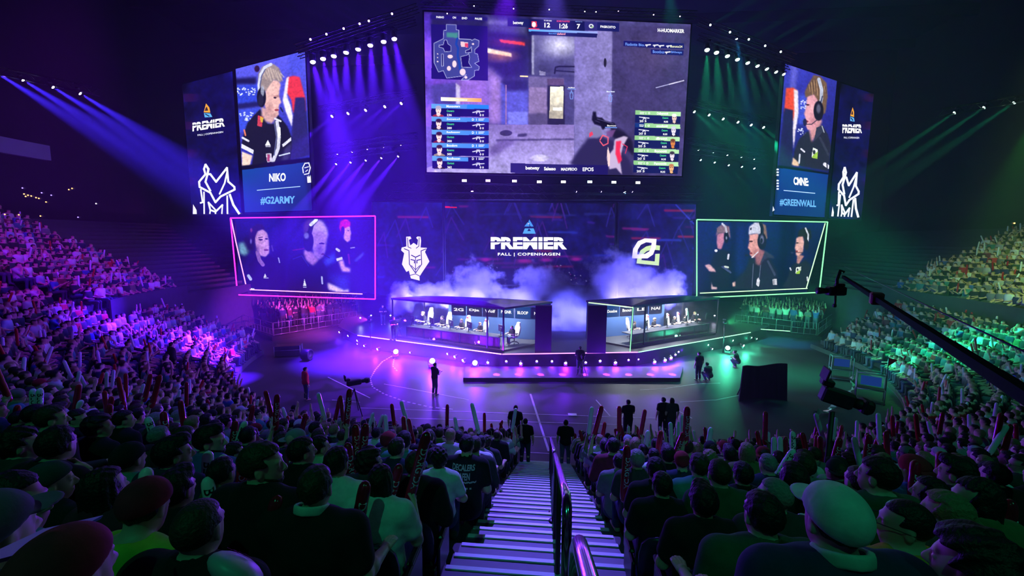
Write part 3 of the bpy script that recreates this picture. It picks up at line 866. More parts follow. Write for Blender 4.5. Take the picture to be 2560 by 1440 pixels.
pl.ell((700, 450), (36, 76), (18, 18, 36)); pl.ell((708, 400), (14, 42), (170, 176, 200), .8, .4); pl.ell((694, 470), (22, 46), (34, 34, 58), .9)
pl.poly([(672, 590), (712, 600), (704, 680), (668, 672)], (196, 60, 80)); pl.poly([(690, 598), (716, 610), (708, 645), (694, 640)], (220, 176, 60))
pl.poly([(545, 812), (640, 862), (634, 892), (542, 844)], (222, 222, 240)); pl.poly([(546, 872), (630, 905), (606, 990), (548, 1000)], (236, 206, 190), 1, 1)
pl.poly([(862, 818), (930, 762), (934, 786), (868, 838)], (216, 216, 236)); pl.poly([(880, 850), (936, 800), (915, 930), (860, 945)], (60, 56, 96), .8, 2)
pl.line([(822, 640), (838, 760), (830, 850), (790, 950)], 26, (206, 206, 226)); pl.line([(800, 640), (818, 760), (800, 900)], 9, (90, 94, 140))
pl.line([(838, 690), (840, 740)], 20, (250, 250, 255))
pl.poly([(750, 782), (772, 826), (728, 826)], (232, 232, 245)); pl.line([(734, 834), (770, 834)], 5, (220, 220, 240))
pl.poly([(734, 890), (776, 886), (786, 950), (746, 960)], (200, 190, 214)); pl.poly([(745, 895), (765, 895), (765, 950), (745, 950)], (160, 60, 110))
pl.line([(840, 905), (920, 885)], 10, (200, 210, 236)); pl.line([(565, 705), (575, 745)], 12, (220, 120, 90)); pl.line([(552, 765), (598, 790)], 16, (215, 215, 235)); pl.line([(805, 615), (850, 635)], 14, (225, 225, 245))
pl.line([(850, 530), (866, 560)], 12, (30, 34, 90))
pl.grain(.04, 1)
pl.poly([(540, 985), (1085, 918), (1090, 955), (545, 1020)], (10, 10, 34), 1, 1)
pl.grad([(545, 1018), (1090, 952), (1120, 1345), (570, 1362)], (20, 66, 158), (24, 40, 120), (600, 1000), (800, 1350))
pl.poly([(1030, 960), (1092, 950), (1115, 1330), (1075, 1335)], (18, 24, 84), .8, 3)
sl_ = screen('hanging_screen', pl, 'bright tall screen hung left of the stage, player in headset over a blue name panel', group='tall hanging screens')
ink = Ink(pl)
ink.text('NIKO', 760, 1045, 890, 1110, bold=.035, dy=-6); ink.text('#G2ARMY', 692, 1226, 962, 1290, (104, 172, 236), bold=.035, dy=-6)
ink.line([(666, 1176), (1002, 1146)], 6, (170, 205, 245))
ink.line([(1028, 1040), (1022, 1000), (1040, 965), (1070, 962), (1082, 1000), (1070, 1045), (1035, 1052)], 8, (225, 228, 250)); ink.line([(1038, 1000), (1068, 992)], 7, (225, 228, 250)); ink.line([(1045, 1030), (1062, 1016)], 6, (225, 228, 250))
ink.poly([(1056, 1060), (1064, 1075), (1070, 1056), (1076, 1075), (1084, 1056), (1088, 1115), (1060, 1118)], (232, 234, 250))
ink.build(sl_)

def outer_panel(P, m, flip, label):
    p = Picture(*P, 1.15)
    p.map(430, 100, 3.13)
    p.fill((11, 10, 62))
    x0, x1 = p.X.min(), p.X.max()
    p.cracks(.18)
    cx = (p.X-x0)/(x1-x0); 
    p.img[..., 0] += .10*np.exp(-((cx-(.9 if flip else .12))*7)**2)*(np.abs(np.sin(p.Y*.045)) > .9)
    p.img[..., 2] += .05*cx*(0 if flip else 1)
    o = screen('hanging_screen', p, label, group='tall hanging screens')
    k = Ink(p)
    q = (lambda pts: [m(*a) for a in pts])
    # triangle emblem, letters, big line emblem
    k.poly(q([(266, 496), (292, 528), (300, 568), (248, 566)]), (235, 160, 50)); k.poly(q([(262, 534), (272, 520), (284, 552), (256, 556)]), (60, 36, 40), .004)
    k.poly(q([(250, 572), (300, 574), (316, 602), (256, 606)]), (92, 170, 225)); k.line(q([(262, 580), (290, 596)]), 8, (20, 30, 80), .004)
    a, b = m(160, 646), m(414, 606); c, d = m(160, 716), m(414, 682)
    k.text('PREMIER', a[0], a[1]+2, b[0], c[1], bold=.04, dy=b[1]-a[1])
    e, f_ = m(158, 668), m(418, 640)
    k.line([e, f_], 7, (14, 12, 66), .012)
    a, b, c = m(200, 738), m(400, 712), m(200, 756)
    k.text('FALL | COPENHAGEN', a[0], a[1], b[0], c[1], (225, 228, 245), bold=.02, dy=b[1]-a[1])
    W_ = (232, 234, 250)
    for pts, w in (([(262, 975), (250, 1010), (262, 1050), (212, 1110), (216, 1150), (300, 1195), (340, 1270), (380, 1225), (490, 1170), (488, 1150), (440, 1108), (430, 1000), (345, 1110), (300, 1050), (278, 1050), (262, 1110), (300, 1180)], 16),
                   ([(262, 975), (285, 1010), (278, 1050)], 18), ([(225, 1170), (240, 1270), (222, 1275)], 13), ([(250, 1190), (252, 1358)], 12), ([(285, 1270), (300, 1330), (340, 1345), (395, 1290)], 14),
                   ([(285, 1270), (340, 1330), (340, 1358)], 12), ([(300, 1330), (296, 1358)], 11), ([(395, 1290), (390, 1358)], 11), ([(432, 1220), (434, 1358)], 13), ([(452, 1210), (480, 1290), (525, 1358)], 18), ([(430, 1040), (412, 1120), (372, 1205)], 13)):
        k.line(q(pts), w, W_)
    k.poly(q([(165, 1285), (192, 1330), (194, 1362), (163, 1362)]), W_)
    k.build(o, 'emblem')
    return o
outer_panel(hung(A, N_, [(454, 209), (580, 181), (604, 532), (482, 535)]), lambda x, y: (x, y), False, 'dim tall screen hung at far left with white line emblem, outer one of its pair')
A2, N2 = side_plane((1925, 535), (2150, 548))
pr = Picture(*hung(A2, N2, [(1971, 158), (2092, 206), (2061, 543), (1927, 536)]), 1.1)
pr.map(1720, 60, 2.88)
pr.fill((22, 26, 96))
pr.grad([(700, 250), (1100, 380), (1040, 1100), (640, 1050)], (52, 56, 170), (28, 30, 112), (760, 400), (980, 900))
pr.poly([(740, 290), (792, 300), (775, 480), (735, 470)], (112, 112, 210), .6, 3)
pr.poly([(800, 500), (860, 520), (850, 720), (790, 720)], (66, 84, 210), .8, 3)
for k in range(18):
    pr.ell((812+rs.rand()*44, 545+rs.rand()*66), (8, 6), (220, 226, 250), .9, .6)
for k in range(14):
    pr.ell((790+rs.rand()*60, 740+rs.rand()*60), (8, 6), (220, 226, 250), .9, .6)
pr.poly([(705, 462), (760, 458), (788, 480), (780, 640), (760, 700), (692, 640)], (222, 70, 52), 1, 1)
pr.poly([(762, 470), (792, 480), (796, 640), (776, 760), (760, 900), (750, 760), (765, 640)], (228, 218, 230), 1, 1)
pr.poly([(694, 604), (756, 622), (750, 1030), (652, 1010)], (30, 30, 78), 1, 1)
pr.poly([(850, 780), (800, 830), (770, 900), (750, 1010), (1008, 1060), (1030, 880), (1005, 790), (965, 730), (930, 745), (900, 850), (872, 770)], (34, 36, 56), 1, 1)
pr.poly([(755, 960), (800, 1000), (795, 1025), (748, 1015)], (226, 190, 160), 1, 1)
pr.poly([(870, 750), (890, 852), (930, 790), (965, 700), (930, 640), (880, 700)], (200, 140, 146), 1, 2)
pr.poly([(858, 520), (930, 500), (950, 620), (935, 700), (905, 760), (862, 762), (848, 730), (852, 700), (836, 645), (850, 600)], (226, 160, 172), 1, 1)
pr.ell((900, 700), (40, 60), (170, 100, 116), .5, .9); pr.ell((862, 582), (14, 6), (60, 30, 50)); pr.ell((856, 702), (12, 8), (150, 60, 80)); pr.ell((890, 600), (30, 40), (242, 186, 190), .5, .9)
pr.poly([(846, 530), (840, 490), (868, 430), (905, 368), (950, 375), (998, 425), (1005, 520), (990, 640), (960, 660), (940, 560), (905, 505)], (110, 84, 66), 1, 1)
for k in range(15):
    x = 862+k*9; pr.line([(x, 400+abs(k-6)*7), (x+8, 470+(k % 4)*14)], 8, (170, 136, 100) if k % 2 else (84, 62, 52), .7)
pr.line([(945, 600), (960, 540), (962, 470), (942, 398)], 24, (180, 186, 206)); pr.line([(950, 590), (968, 520)], 9, (60, 64, 100))
pr.ell((940, 625), (36, 72), (22, 22, 38)); pr.ell((940, 610), (20, 42), (110, 114, 140), .7, .5); pr.line([(930, 690), (890, 722), (852, 722)], 7, (60, 50, 70)); pr.ell((842, 708), (14, 26), (30, 24, 60), .9)
pr.poly([(925, 745), (970, 728), (985, 760), (905, 850)], (48, 52, 74)); pr.line([(965, 735), (980, 780)], 6, (180, 186, 200))
pr.poly([(890, 960), (900, 890), (935, 905), (925, 970)], (225, 232, 225)); pr.poly([(900, 945), (935, 918), (930, 970), (890, 962)], (150, 190, 70)); pr.ell((908, 922), (10, 16), (40, 44, 60), 1, .3)
pr.line([(815, 900), (838, 920)], 12, (220, 220, 235)); pr.line([(985, 1010), (1012, 1030)], 26, (220, 220, 235)); pr.line([(1000, 1000), (1002, 1040)], 8, (40, 40, 60)); pr.line([(950, 820), (1010, 940)], 16, (52, 56, 78), .8)
pr.line([(805, 940), (800, 1000)], 12, (200, 206, 220)); pr.grain(.04, 1)
pr.poly([(650, 1015), (1010, 1070), (1005, 1095), (645, 1045)], (8, 8, 30), 1, 1)
pr.grad([(645, 1035), (1008, 1085), (975, 1395), (590, 1380)], (16, 54, 138), (16, 44, 110), (800, 1040), (800, 1380))
pr.poly([(640, 1030), (662, 1035), (622, 1380), (592, 1376)], (14, 20, 70), .8, 2)
sr_ = screen('hanging_screen', pr, 'bright tall screen hung right of the stage, curly player with headset above name panel', group='tall hanging screens')
ink = Ink(pr)
ink.text('CMNE:', 760, 1100, 868, 1158, bold=.045, dy=10); ink.text('#GREENWALL', 660, 1256, 922, 1310, (104, 172, 226), bold=.035, dy=14)
ink.line([(690, 1198), (914, 1219)], 6, (170, 205, 245))
for y in (1040, 1060, 1080, 1120, 1140, 1160, 1180): ink.poly([(640, y), (655, y+3), (652, y+14), (636, y+12)], (215, 220, 240))
ink.poly([(612, 1310), (624, 1340), (608, 1350)], (215, 220, 240))
ink.build(sr_)
# the outer right panel repeats the emblem of the left one, seen from the other side of the hall
P2 = hung(A2, N2, [(2105, 209), (2187, 235), (2151, 548), (2069, 546)])
def m_right(x, y):
    u = (x-70)/(545-70)
    v = (y-345)/(1375-345)
    # picture crop 3 (origin 1720,60 scale 2.88) -> crop 2 units
    gx = 1098+(1352-1098)*u-(v*118); gy = (425+(515-425)*u)*(1-v)+(1395+8*u)*v
    if y > 480: pass
    X, Y = 1720+gx/2.88, 60+gy/2.88
    return ((X-430)*3.13, (Y-100)*3.13)
outer_panel(P2, m_right, True, 'dim tall screen hung at far right with white line emblem, outer one of its pair')

# ------------------------------------------------ the wall of screens behind the stage
WV = 42.0
def vplane(c, v, zsq=True):
    P = [at_v(x, y, v) for x, y in c]
    zt = (P[0].z+P[1].z)/2; zb = (P[2].z+P[3].z)/2
    return [Vector((p.x, p.y, z)) for p, z in zip(P, (zt, zt, zb, zb))]
def backdrop(p, seed, n=9):
    p.fill((16, 15, 78))
    p.cracks(.16)
    r = np.random.RandomState(seed)
    x0, x1, y0, y1 = p.X.min(), p.X.max(), p.Y.min(), p.Y.max()
    p.o = (0., 0., 1.)
    for k in range(n):
        x = x0+r.rand()*(x1-x0); y = y0+r.rand()*(y1-y0)*.9
        w = 20+r.rand()*70; c = [(120, 20, 110), (40, 60, 190), (170, 24, 70), (60, 30, 150)][r.randint(4)]
        p.poly([(x, y), (x+w, y+1), (x+w-4, y+6), (x+2, y+5)], c, .35+.4*r.rand(), 1)
    for k in range(n):
        x = x0+r.rand()*(x1-x0); y = y0+r.rand()*(y1-y0)*.8
        p.line([(x, y), (x+12+r.rand()*16, y-26-r.rand()*40), (x+30+r.rand()*20, y+18)], 3.5, [(44, 36, 140), (70, 26, 120)][r.randint(2)], .55)
pc = Picture(*vplane([(1112, 506), (1537, 508), (1534, 712), (1116, 712)], WV), 1.25)
backdrop(pc, 4, 16)
r = np.random.RandomState(8)
for k in range(5):
    y = 636+k*9+r.rand()*4; x = 1140+r.rand()*160
    pc.poly([(x, y), (x+60+r.rand()*150, y), (x+60+r.rand()*120, y+4), (x, y+4)], (150, 20, 130), .5, 1)
for (x, y, rx) in ((1214, 650, 16), (1310, 652, 30), (1365, 650, 24), (1440, 648, 20)): pc.ell((x, y), (rx, 7), (176, 26, 150), .7, .7)
for k in range(60):
    x = 1120+r.rand()*410; y = 662+r.rand()*48; pc.ell((x, y), (2.2, 1.6), [(220, 60, 200), (150, 130, 255), (240, 240, 255), (120, 40, 160)][r.randint(4)], .8, .6)
pc.poly([(1112, 655), (1537, 655), (1537, 715), (1112, 715)], (14, 8, 60), .45, 8)
for (a, b, c_, d) in ((1200, 534, 1300, 538), (1320, 536, 1440, 540), (1460, 532, 1530, 538)): pc.poly([(a, b), (c_, b), (c_, d), (a, d)], (44, 56, 150), .4, 1)
pc.poly([(1113, 516), (1142, 517), (1142, 520), (1113, 520)], (215, 24, 60))
sc_c = screen('stage_screen', pc, 'widest dark blue screen at mid stage with big white event title', group='wall of screens behind the stage')
ink = Ink(pc)
pc.map(900, 480, 2.88)
ink.poly([(1219, 197), (1249, 248), (1228, 248), (1212, 218)], (66, 140, 222)); ink.poly([(1208, 216), (1222, 248), (1183, 248)], (66, 140, 222)); ink.poly([(1213, 222), (1219, 230), (1208, 234)], (250, 220, 220), .006)
ink.poly([(1187, 262), (1250, 262), (1265, 300), (1171, 300)], (78, 156, 230)); ink.poly([(1217, 262), (1231, 281), (1204, 281)], (16, 20, 84), .006)
ink.text('PREMIER', 941, 324, 1490, 411, bold=.055, spacing=1.05, dy=2)
ink.line([(938, 359), (1492, 357)], 7, (18, 16, 82), .012)
ink.text('FALL | COPENHAGEN', 992, 437, 1441, 464, bold=.03, spacing=1.15)
ink.build(sc_c)
pk = Picture(*vplane([(931, 506), (1105, 506), (1108, 738), (938, 738)], WV+.0), 1.25)
backdrop(pk, 9, 6); pk.map(0, 0, 1)
s_l = screen('stage_screen', pk, 'dark screen left of mid stage with a pale horned helmet emblem', group='wall of screens behind the stage')
pk.map(900, 480, 2.88)
ink = Ink(pk)
Wm = (236, 222, 238)
Dk = (22, 16, 66)
ink.poly([(332, 322), (362, 320), (370, 335), (352, 345), (362, 385), (386, 366), (412, 384), (418, 345), (404, 330), (414, 320), (436, 322), (440, 350), (436, 400), (482, 402), (468, 432), (500, 500), (448, 578), (428, 610), (430, 638), (366, 622), (352, 566), (334, 576), (302, 520), (318, 440), (296, 420), (300, 400), (334, 392)], Wm)
for pts, w in (([(342, 330), (346, 395), (368, 405)], 5), ([(426, 328), (424, 390), (404, 405)], 5), ([(318, 408), (352, 422), (356, 520), (400, 584), (444, 520), (440, 424), (474, 410)], 6), ([(370, 455), (400, 470), (432, 455)], 7), ([(366, 486), (392, 492), (392, 512)], 7), ([(436, 486), (410, 492), (410, 512)], 7), ([(400, 470), (400, 575)], 5), ([(370, 530), (400, 560), (430, 530)], 5), ([(360, 600), (400, 590), (432, 606)], 5)):
    ink.line(pts, w, Dk, .008)
ink.build(s_l, 'emblem')
pm = Picture(*vplane([(1549, 508), (1740, 512), (1730, 742), (1545, 738)], WV), 1.25)
backdrop(pm, 21, 10)
pm.line([(1690, 512), (1735, 560)], 4, (60, 70, 220), .5)
s_r = screen('stage_screen', pm, 'dark screen right of mid stage with white and green leaf emblem', group='wall of screens behind the stage')
pm.map(900, 480, 2.88)
ink = Ink(pm)
G_ = (196, 222, 158)
W2 = (236, 230, 246)
def ringpoly(out, inn, col, lift):
    n = len(out)
    vs = [pm.at(*p, ink.lift+lift) for p in out]+[pm.at(*p, ink.lift+lift) for p in inn]
    ink.mb.add(vs, [(i, (i+1) % n, n+(i+1) % n, n+i) for i in range(n)], ink.mi(col))
ringpoly([(1958, 478), (1966, 410), (2000, 355), (2050, 334), (2135, 338), (2130, 400), (2110, 450), (2070, 478)], [(1996, 450), (2000, 415), (2022, 380), (2060, 362), (2100, 366), (2096, 400), (2082, 428), (2052, 446)], W2, .012)
ink.poly([(1990, 514), (1998, 470), (2030, 474), (2026, 490), (2122, 500), (2126, 446), (2158, 444), (2152, 530)], G_)
ink.poly([(1998, 470), (2020, 420), (2060, 392), (2110, 380), (2160, 386), (2158, 420), (2100, 414), (2062, 428), (2040, 448), (2030, 474)], G_)
ink.build(s_r, 'emblem')

# ------------------------------------------------ the two low screens in their neon frames
def neon(mb, pts, r, mi=0): mb.tube(pts, r, 8, mi)
LV = 40.5
lowc = [(590, 549), (936, 546), (938, 732), (596, 726)]
po = Picture(*vplane(lowc, LV), 1.1)
po.map(560, 520, 3.6)
po.fill((12, 10, 76))
po.grad([(90, 90), (1350, 90), (1350, 780), (90, 780)], (20, 14, 92), (8, 6, 52), (600, 120), (800, 740))
po.poly([(470, 100), (555, 100), (560, 760), (480, 760)], (6, 4, 40), .6, 6)
po.poly([(900, 470), (1000, 400), (1010, 470), (905, 530)], (52, 70, 214), .9, 5); po.poly([(890, 600), (1130, 610), (1130, 760), (1020, 760), (980, 640)], (40, 50, 160), .8, 8)
po.poly([(130, 320), (190, 300), (230, 390), (190, 430), (140, 410)], (120, 180, 190), .8, 3); po.poly([(160, 270), (240, 250), (280, 360), (220, 400)], (20, 12, 50), .9, 4)
# left player
po.poly([(295, 430), (230, 500), (212, 720), (520, 770), (510, 560), (480, 460), (400, 425), (350, 480)], (10, 8, 44), 1, 2)
po.poly([(275, 260), (300, 210), (350, 190), (390, 230), (405, 300), (408, 350), (405, 410), (372, 440), (330, 430), (300, 390), (285, 330)], (176, 128, 178), 1, 1)
po.ell((335, 260), (40, 60), (206, 160, 206), .7, .9); po.ell((330, 285), (20, 8), (40, 14, 60)); po.ell((382, 278), (14, 7), (40, 14, 60)); po.ell((380, 378), (22, 9), (96, 40, 90)); po.ell((300, 370), (28, 50), (96, 60, 130), .6, .8); po.ell((362, 320), (10, 26), (214, 170, 206), .7, .7)
po.line([(312, 268), (345, 262)], 8, (40, 14, 60)); po.line([(300, 400), (320, 470), (350, 510)], 34, (120, 84, 140))
po.poly([(240, 250), (250, 180), (300, 140), (350, 148), (370, 200), (340, 190), (300, 205), (280, 260), (270, 320)], (34, 14, 60), 1, 1); po.ell((252, 250), (28, 60), (30, 12, 70)); po.ell((246, 200), (14, 26), (150, 60, 130), .7, .6)
po.ell((242, 300), (12, 30), (130, 120, 220), .6, .6); po.line([(430, 340), (440, 385)], 12, (70, 50, 120))
po.poly([(370, 590), (384, 622), (358, 622)], (220, 220, 240)); po.line([(358, 630), (398, 630)], 5, (220, 220, 240)); po.line([(220, 610), (240, 640)], 26, (170, 180, 210)); po.line([(490, 450), (500, 490)], 10, (150, 150, 220)); po.line([(230, 725), (270, 730)], 10, (230, 230, 250))
# middle player, head bent
po.poly([(720, 390), (610, 450), (570, 560), (560, 760), (930, 770), (930, 560), (880, 470), (830, 450), (800, 510)], (9, 8, 46), 1, 2)
po.poly([(730, 370), (715, 400), (740, 470), (800, 520), (850, 470), (800, 400)], (150, 104, 160), 1, 2)
po.poly([(800, 140), (860, 120), (910, 170), (935, 240), (925, 300), (915, 380), (890, 440), (850, 465), (810, 420), (790, 330), (785, 220)], (146, 108, 172), 1, 2)
po.poly([(780, 130), (830, 100), (890, 120), (930, 190), (930, 260), (880, 200), (800, 210)], (176, 148, 190), .9, 3); po.ell((862, 380), (46, 80), (70, 40, 120), .7, .9); po.ell((880, 320), (26, 8), (30, 14, 64)); po.ell((890, 415), (16, 8), (70, 30, 80))
po.poly([(715, 150), (750, 105), (800, 100), (790, 180), (760, 260), (720, 240)], (70, 44, 92), .9, 2)
po.line([(770, 330), (768, 230), (790, 150), (830, 108)], 40, (26, 20, 60)); po.line([(782, 150), (830, 108)], 30, (212, 216, 245)); po.ell((760, 300), (46, 90), (16, 12, 46)); po.ell((742, 250), (30, 36), (120, 116, 170), .8, .5); po.line([(905, 425), (950, 450)], 10, (20, 18, 60))
po.poly([(725, 640), (740, 700), (712, 700)], (215, 220, 240)); po.line([(715, 712), (740, 712)], 6, (200, 206, 236)); po.line([(880, 620), (885, 680)], 14, (170, 176, 220)); po.line([(620, 460), (700, 430), (760, 520)], 10, (30, 30, 90))
po.poly([(930, 670), (1000, 700), (1080, 740), (1125, 730), (1125, 765), (1060, 768), (940, 735)], (206, 176, 200), 1, 2)
# right player
po.poly([(1045, 280), (1015, 330), (1000, 420), (1030, 480), (1140, 520), (1140, 380), (1110, 300)], (14, 10, 52), 1, 2)
po.poly([(1070, 180), (1130, 150), (1140, 210), (1146, 230), (1136, 260), (1136, 290), (1110, 310), (1080, 280)], (190, 130, 176), 1, 1)
po.poly([(1035, 180), (1045, 120), (1090, 98), (1140, 125), (1140, 160), (1080, 185), (1065, 240)], (176, 16, 60), 1, 1); po.ell((1070, 205), (16, 40), (20, 10, 50)); po.ell((1120, 205), (10, 5), (40, 14, 60)); po.ell((1100, 110), (30, 10), (240, 60, 70), .6, .8)
po.poly([(1010, 455), (1062, 440), (1068, 462), (1015, 478)], (196, 190, 226)); po.poly([(1030, 480), (1072, 465), (1090, 530), (1140, 540), (1140, 580), (1060, 570)], (196, 144, 176), 1, 2)
po.line([(1015, 370), (1035, 385)], 22, (190, 190, 220)); po.poly([(1170, 480), (1255, 395), (1258, 420), (1185, 490)], (70, 84, 170), .9, 2); po.line([(1140, 360), (1175, 355)], 8, (150, 150, 210)); po.line([(1120, 420), (1130, 500)], 16, (120, 30, 60), .8)
po.poly([(1140, 490), (1260, 480), (1340, 760), (1140, 770)], (8, 6, 40), .9, 4)
po.line([(620, 380), (720, 365)], 10, (110, 20, 90), .8)
po.grain(.05, 1)
lo_s = screen('low_screen', po, 'wide screen low at left in a magenta neon frame, three players in headsets', group='low side screens')
pq = Picture(*vplane([(1742, 552), (2062, 560), (2018, 724), (1738, 735)], LV), 1.1)
pq.map(1440, 520, 3)
pq.fill((8, 16, 62))
pq.grad([(860, 90), (1880, 100), (1800, 620), (860, 640)], (14, 28, 96), (6, 10, 40), (1200, 120), (1300, 620))
for x in (1190, 1560, 1260, 1620): pq.poly([(x-24, 90), (x+30, 90), (x+10, 620), (x-30, 620)], (4, 8, 36), .6, 5)
pq.poly([(1200, 120), (1290, 120), (1280, 500), (1190, 500)], (20, 40, 124), .6, 8); pq.ell((1680, 400), (120, 160), (14, 30, 110), .6, 1.0)
# left: player looking at his hand
pq.poly([(1090, 310), (1040, 340), (1010, 430), (1000, 600), (1150, 610), (1165, 480), (1155, 330)], (16, 18, 44), 1, 2)
pq.poly([(1060, 200), (1110, 170), (1110, 250), (1090, 310), (1062, 305), (1055, 260)], (190, 120, 150), 1, 1); pq.poly([(1045, 215), (1060, 150), (1100, 116), (1150, 140), (1160, 230), (1120, 190), (1070, 190)], (110, 84, 108), 1, 1); pq.ell((1128, 220), (18, 44), (18, 18, 38)); pq.line([(1128, 180), (1120, 140), (1098, 118)], 14, (190, 196, 220)); pq.ell((1128, 225), (8, 16), (150, 156, 190), .8, .5)
for k in range(8): pq.line([(1058+k*12, 150-(k % 3)*8), (1066+k*12, 178)], 6, (150, 118, 120), .6)
pq.poly([(965, 430), (1000, 420), (1040, 460), (1050, 480), (1000, 475)], (206, 160, 170), 1, 1); pq.poly([(1015, 555), (1025, 590), (1060, 595), (1058, 610), (1015, 608)], (206, 170, 176), 1, 1); pq.ell((1050, 320), (12, 10), (230, 230, 245))
pq.poly([(1085, 440), (1110, 432), (1168, 482), (1160, 492)], (60, 66, 110)); pq.line([(1118, 440), (1140, 445)], 14, (190, 200, 190)); pq.line([(1145, 350), (1140, 380)], 14, (200, 200, 215))
# middle: white cap
pq.poly([(1310, 360), (1270, 470), (1180, 560), (1190, 610), (1515, 610), (1508, 470), (1450, 370), (1400, 320), (1350, 400)], (26, 28, 50), 1, 2)
pq.poly([(1340, 340), (1350, 420), (1380, 430), (1420, 330), (1380, 300)], (150, 92, 104), 1, 2)
pq.poly([(1300, 200), (1365, 190), (1390, 260), (1370, 330), (1330, 375), (1302, 350), (1308, 325), (1288, 300), (1298, 260)], (214, 150, 146), 1, 1); pq.ell((1345, 330), (34, 44), (150, 84, 90), .6, .9); pq.ell((1312, 250), (14, 6), (70, 30, 44)); pq.ell((1312, 340), (12, 7), (140, 56, 66)); pq.line([(1320, 372), (1365, 330)], 7, (205, 205, 215)); pq.ell((1280, 355), (14, 8), (30, 26, 44))
pq.poly([(1292, 200), (1300, 140), (1340, 108), (1390, 112), (1400, 200), (1340, 190)], (196, 196, 216), 1, 1); pq.poly([(1304, 150), (1320, 145), (1318, 165), (1302, 168)], (60, 60, 84)); pq.poly([(1390, 112), (1425, 130), (1436, 230), (1400, 240)], (120, 92, 84), 1, 1)
pq.line([(1395, 220), (1396, 150), (1384, 112)], 24, (24, 24, 42)); pq.ell((1395, 250), (34, 62), (20, 20, 40)); pq.ell((1395, 235), (20, 40), (110, 114, 150), .8, .5); pq.ell((1392, 245), (9, 18), (20, 20, 40))
pq.poly([(1420, 320), (1480, 360), (1490, 380), (1440, 372), (1380, 420)], (44, 48, 74), 1, 1); pq.line([(1440, 400), (1490, 500)], 16, (60, 66, 92), .8); pq.line([(1330, 420), (1320, 600)], 5, (90, 94, 124)); pq.line([(1385, 430), (1370, 560)], 5, (90, 94, 124))
pq.poly([(1355, 540), (1368, 520), (1380, 545), (1370, 592), (1350, 575)], (205, 206, 216)); pq.poly([(1474, 535), (1505, 530), (1508, 575), (1478, 578)], (196, 196, 206)); pq.line([(1484, 540), (1484, 572)], 4, (30, 30, 50)); pq.poly([(1172, 560), (1195, 552), (1195, 585), (1176, 590)], (226, 186, 176), 1, 1)
# right: dark jacket
pq.poly([(1660, 400), (1610, 440), (1590, 520), (1540, 600), (1730, 605), (1765, 430), (1720, 385), (1680, 415)], (24, 30, 46), 1, 2)
pq.poly([(1660, 345), (1655, 410), (1672, 420), (1710, 360)], (176, 124, 120), 1, 1); pq.poly([(1652, 225), (1700, 200), (1712, 260), (1700, 330), (1672, 360), (1648, 352), (1650, 320), (1640, 300), (1650, 265)], (222, 168, 160), 1, 1); pq.ell((1690, 320), (22, 34), (150, 96, 96), .5, .9); pq.ell((1660, 262), (10, 5), (50, 26, 36)); pq.ell((1656, 325), (9, 6), (140, 60, 66))
pq.poly([(1660, 215), (1672, 170), (1710, 145), (1760, 165), (1768, 230), (1720, 250), (1705, 215)], (28, 24, 34), 1, 1); pq.line([(1738, 260), (1742, 200), (1722, 152)], 12, (190, 196, 206)); pq.ell((1728, 275), (18, 42), (26, 26, 44)); pq.line([(1640, 332), (1700, 335)], 4, (40, 30, 44)); pq.ell((1620, 335), (10, 8), (40, 40, 80))
pq.poly([(1645, 490), (1652, 445), (1690, 440), (1685, 470), (1665, 495)], (206, 216, 206)); pq.poly([(1655, 480), (1685, 462), (1678, 494), (1650, 494)], (150, 196, 60)); pq.ell((1662, 462), (6, 10), (30, 36, 50)); pq.line([(1606, 450), (1612, 465)], 10, (200, 200, 215)); pq.line([(1735, 520), (1738, 545)], 12, (190, 196, 200))
pq.grain(.05, 1)
lo_r = screen('low_screen', pq, 'wide screen low at right in a green neon frame, white cap player in the middle', group='low side screens')
M_NEONP = glow('magenta_neon', (.95, .03, .80), 2.2)
M_NEONG = glow('green_neon', (.26, .95, .40), 1.7)
M_NEONW = glow('pink_white_neon', (1.0, .30, .85), 2.6)
M_NEONL = glow('pale_green_neon', (.55, 1.0, .50), 1.8)
def frame_lines(name, front, back, m, m2, label):
    mb = MB()
    r = .055
    t = thing(name, at_v(*front[3], LV-1.6), label, 'neon frame', 'neon frames around the low screens')
    F_ = [at_v(x, y, LV-1.6) for x, y in front]; B_ = [at_v(x, y, LV-.12) for x, y in back]
    for k in ((0, 1), (1, 2), (2, 3), (3, 0)):
        a, b = F_[k[0]], F_[k[1]]
        if (b-a).length > 1: link('light_tube', MB().tube([a, b], r, 8).mesh('light_tube', m), t)
    for pts in B_ and [(B_[i], B_[i+1]) for i in range(len(B_)-1)]:
        link('light_tube', MB().tube(list(pts), r*.8, 8).mesh('light_tube', m2), t)
    for q in (F_[0], F_[3]):
        d = Vector((-sin(TH), cos(TH), 0))*1.5
        MB().tube([q, q+d], .06, 6).build('bracket', M_STEEL, t)
    return t
frame_lines('neon_frame', [(576, 545), (938, 540), (938, 748), (594, 737)], [(578, 548), (590, 606), (617, 722), (619, 724), (906, 735)], M_NEONP, M_NEONW, 'magenta neon frame of light tubes around the low left screen')
frame_lines('neon_frame', [(1742, 549), (2069, 555), (2048, 731), (1742, 745)], [(2063, 558), (2016, 720), (2018, 721), (1750, 733)], M_NEONG, M_NEONL, 'green neon frame of light tubes around the low right screen')
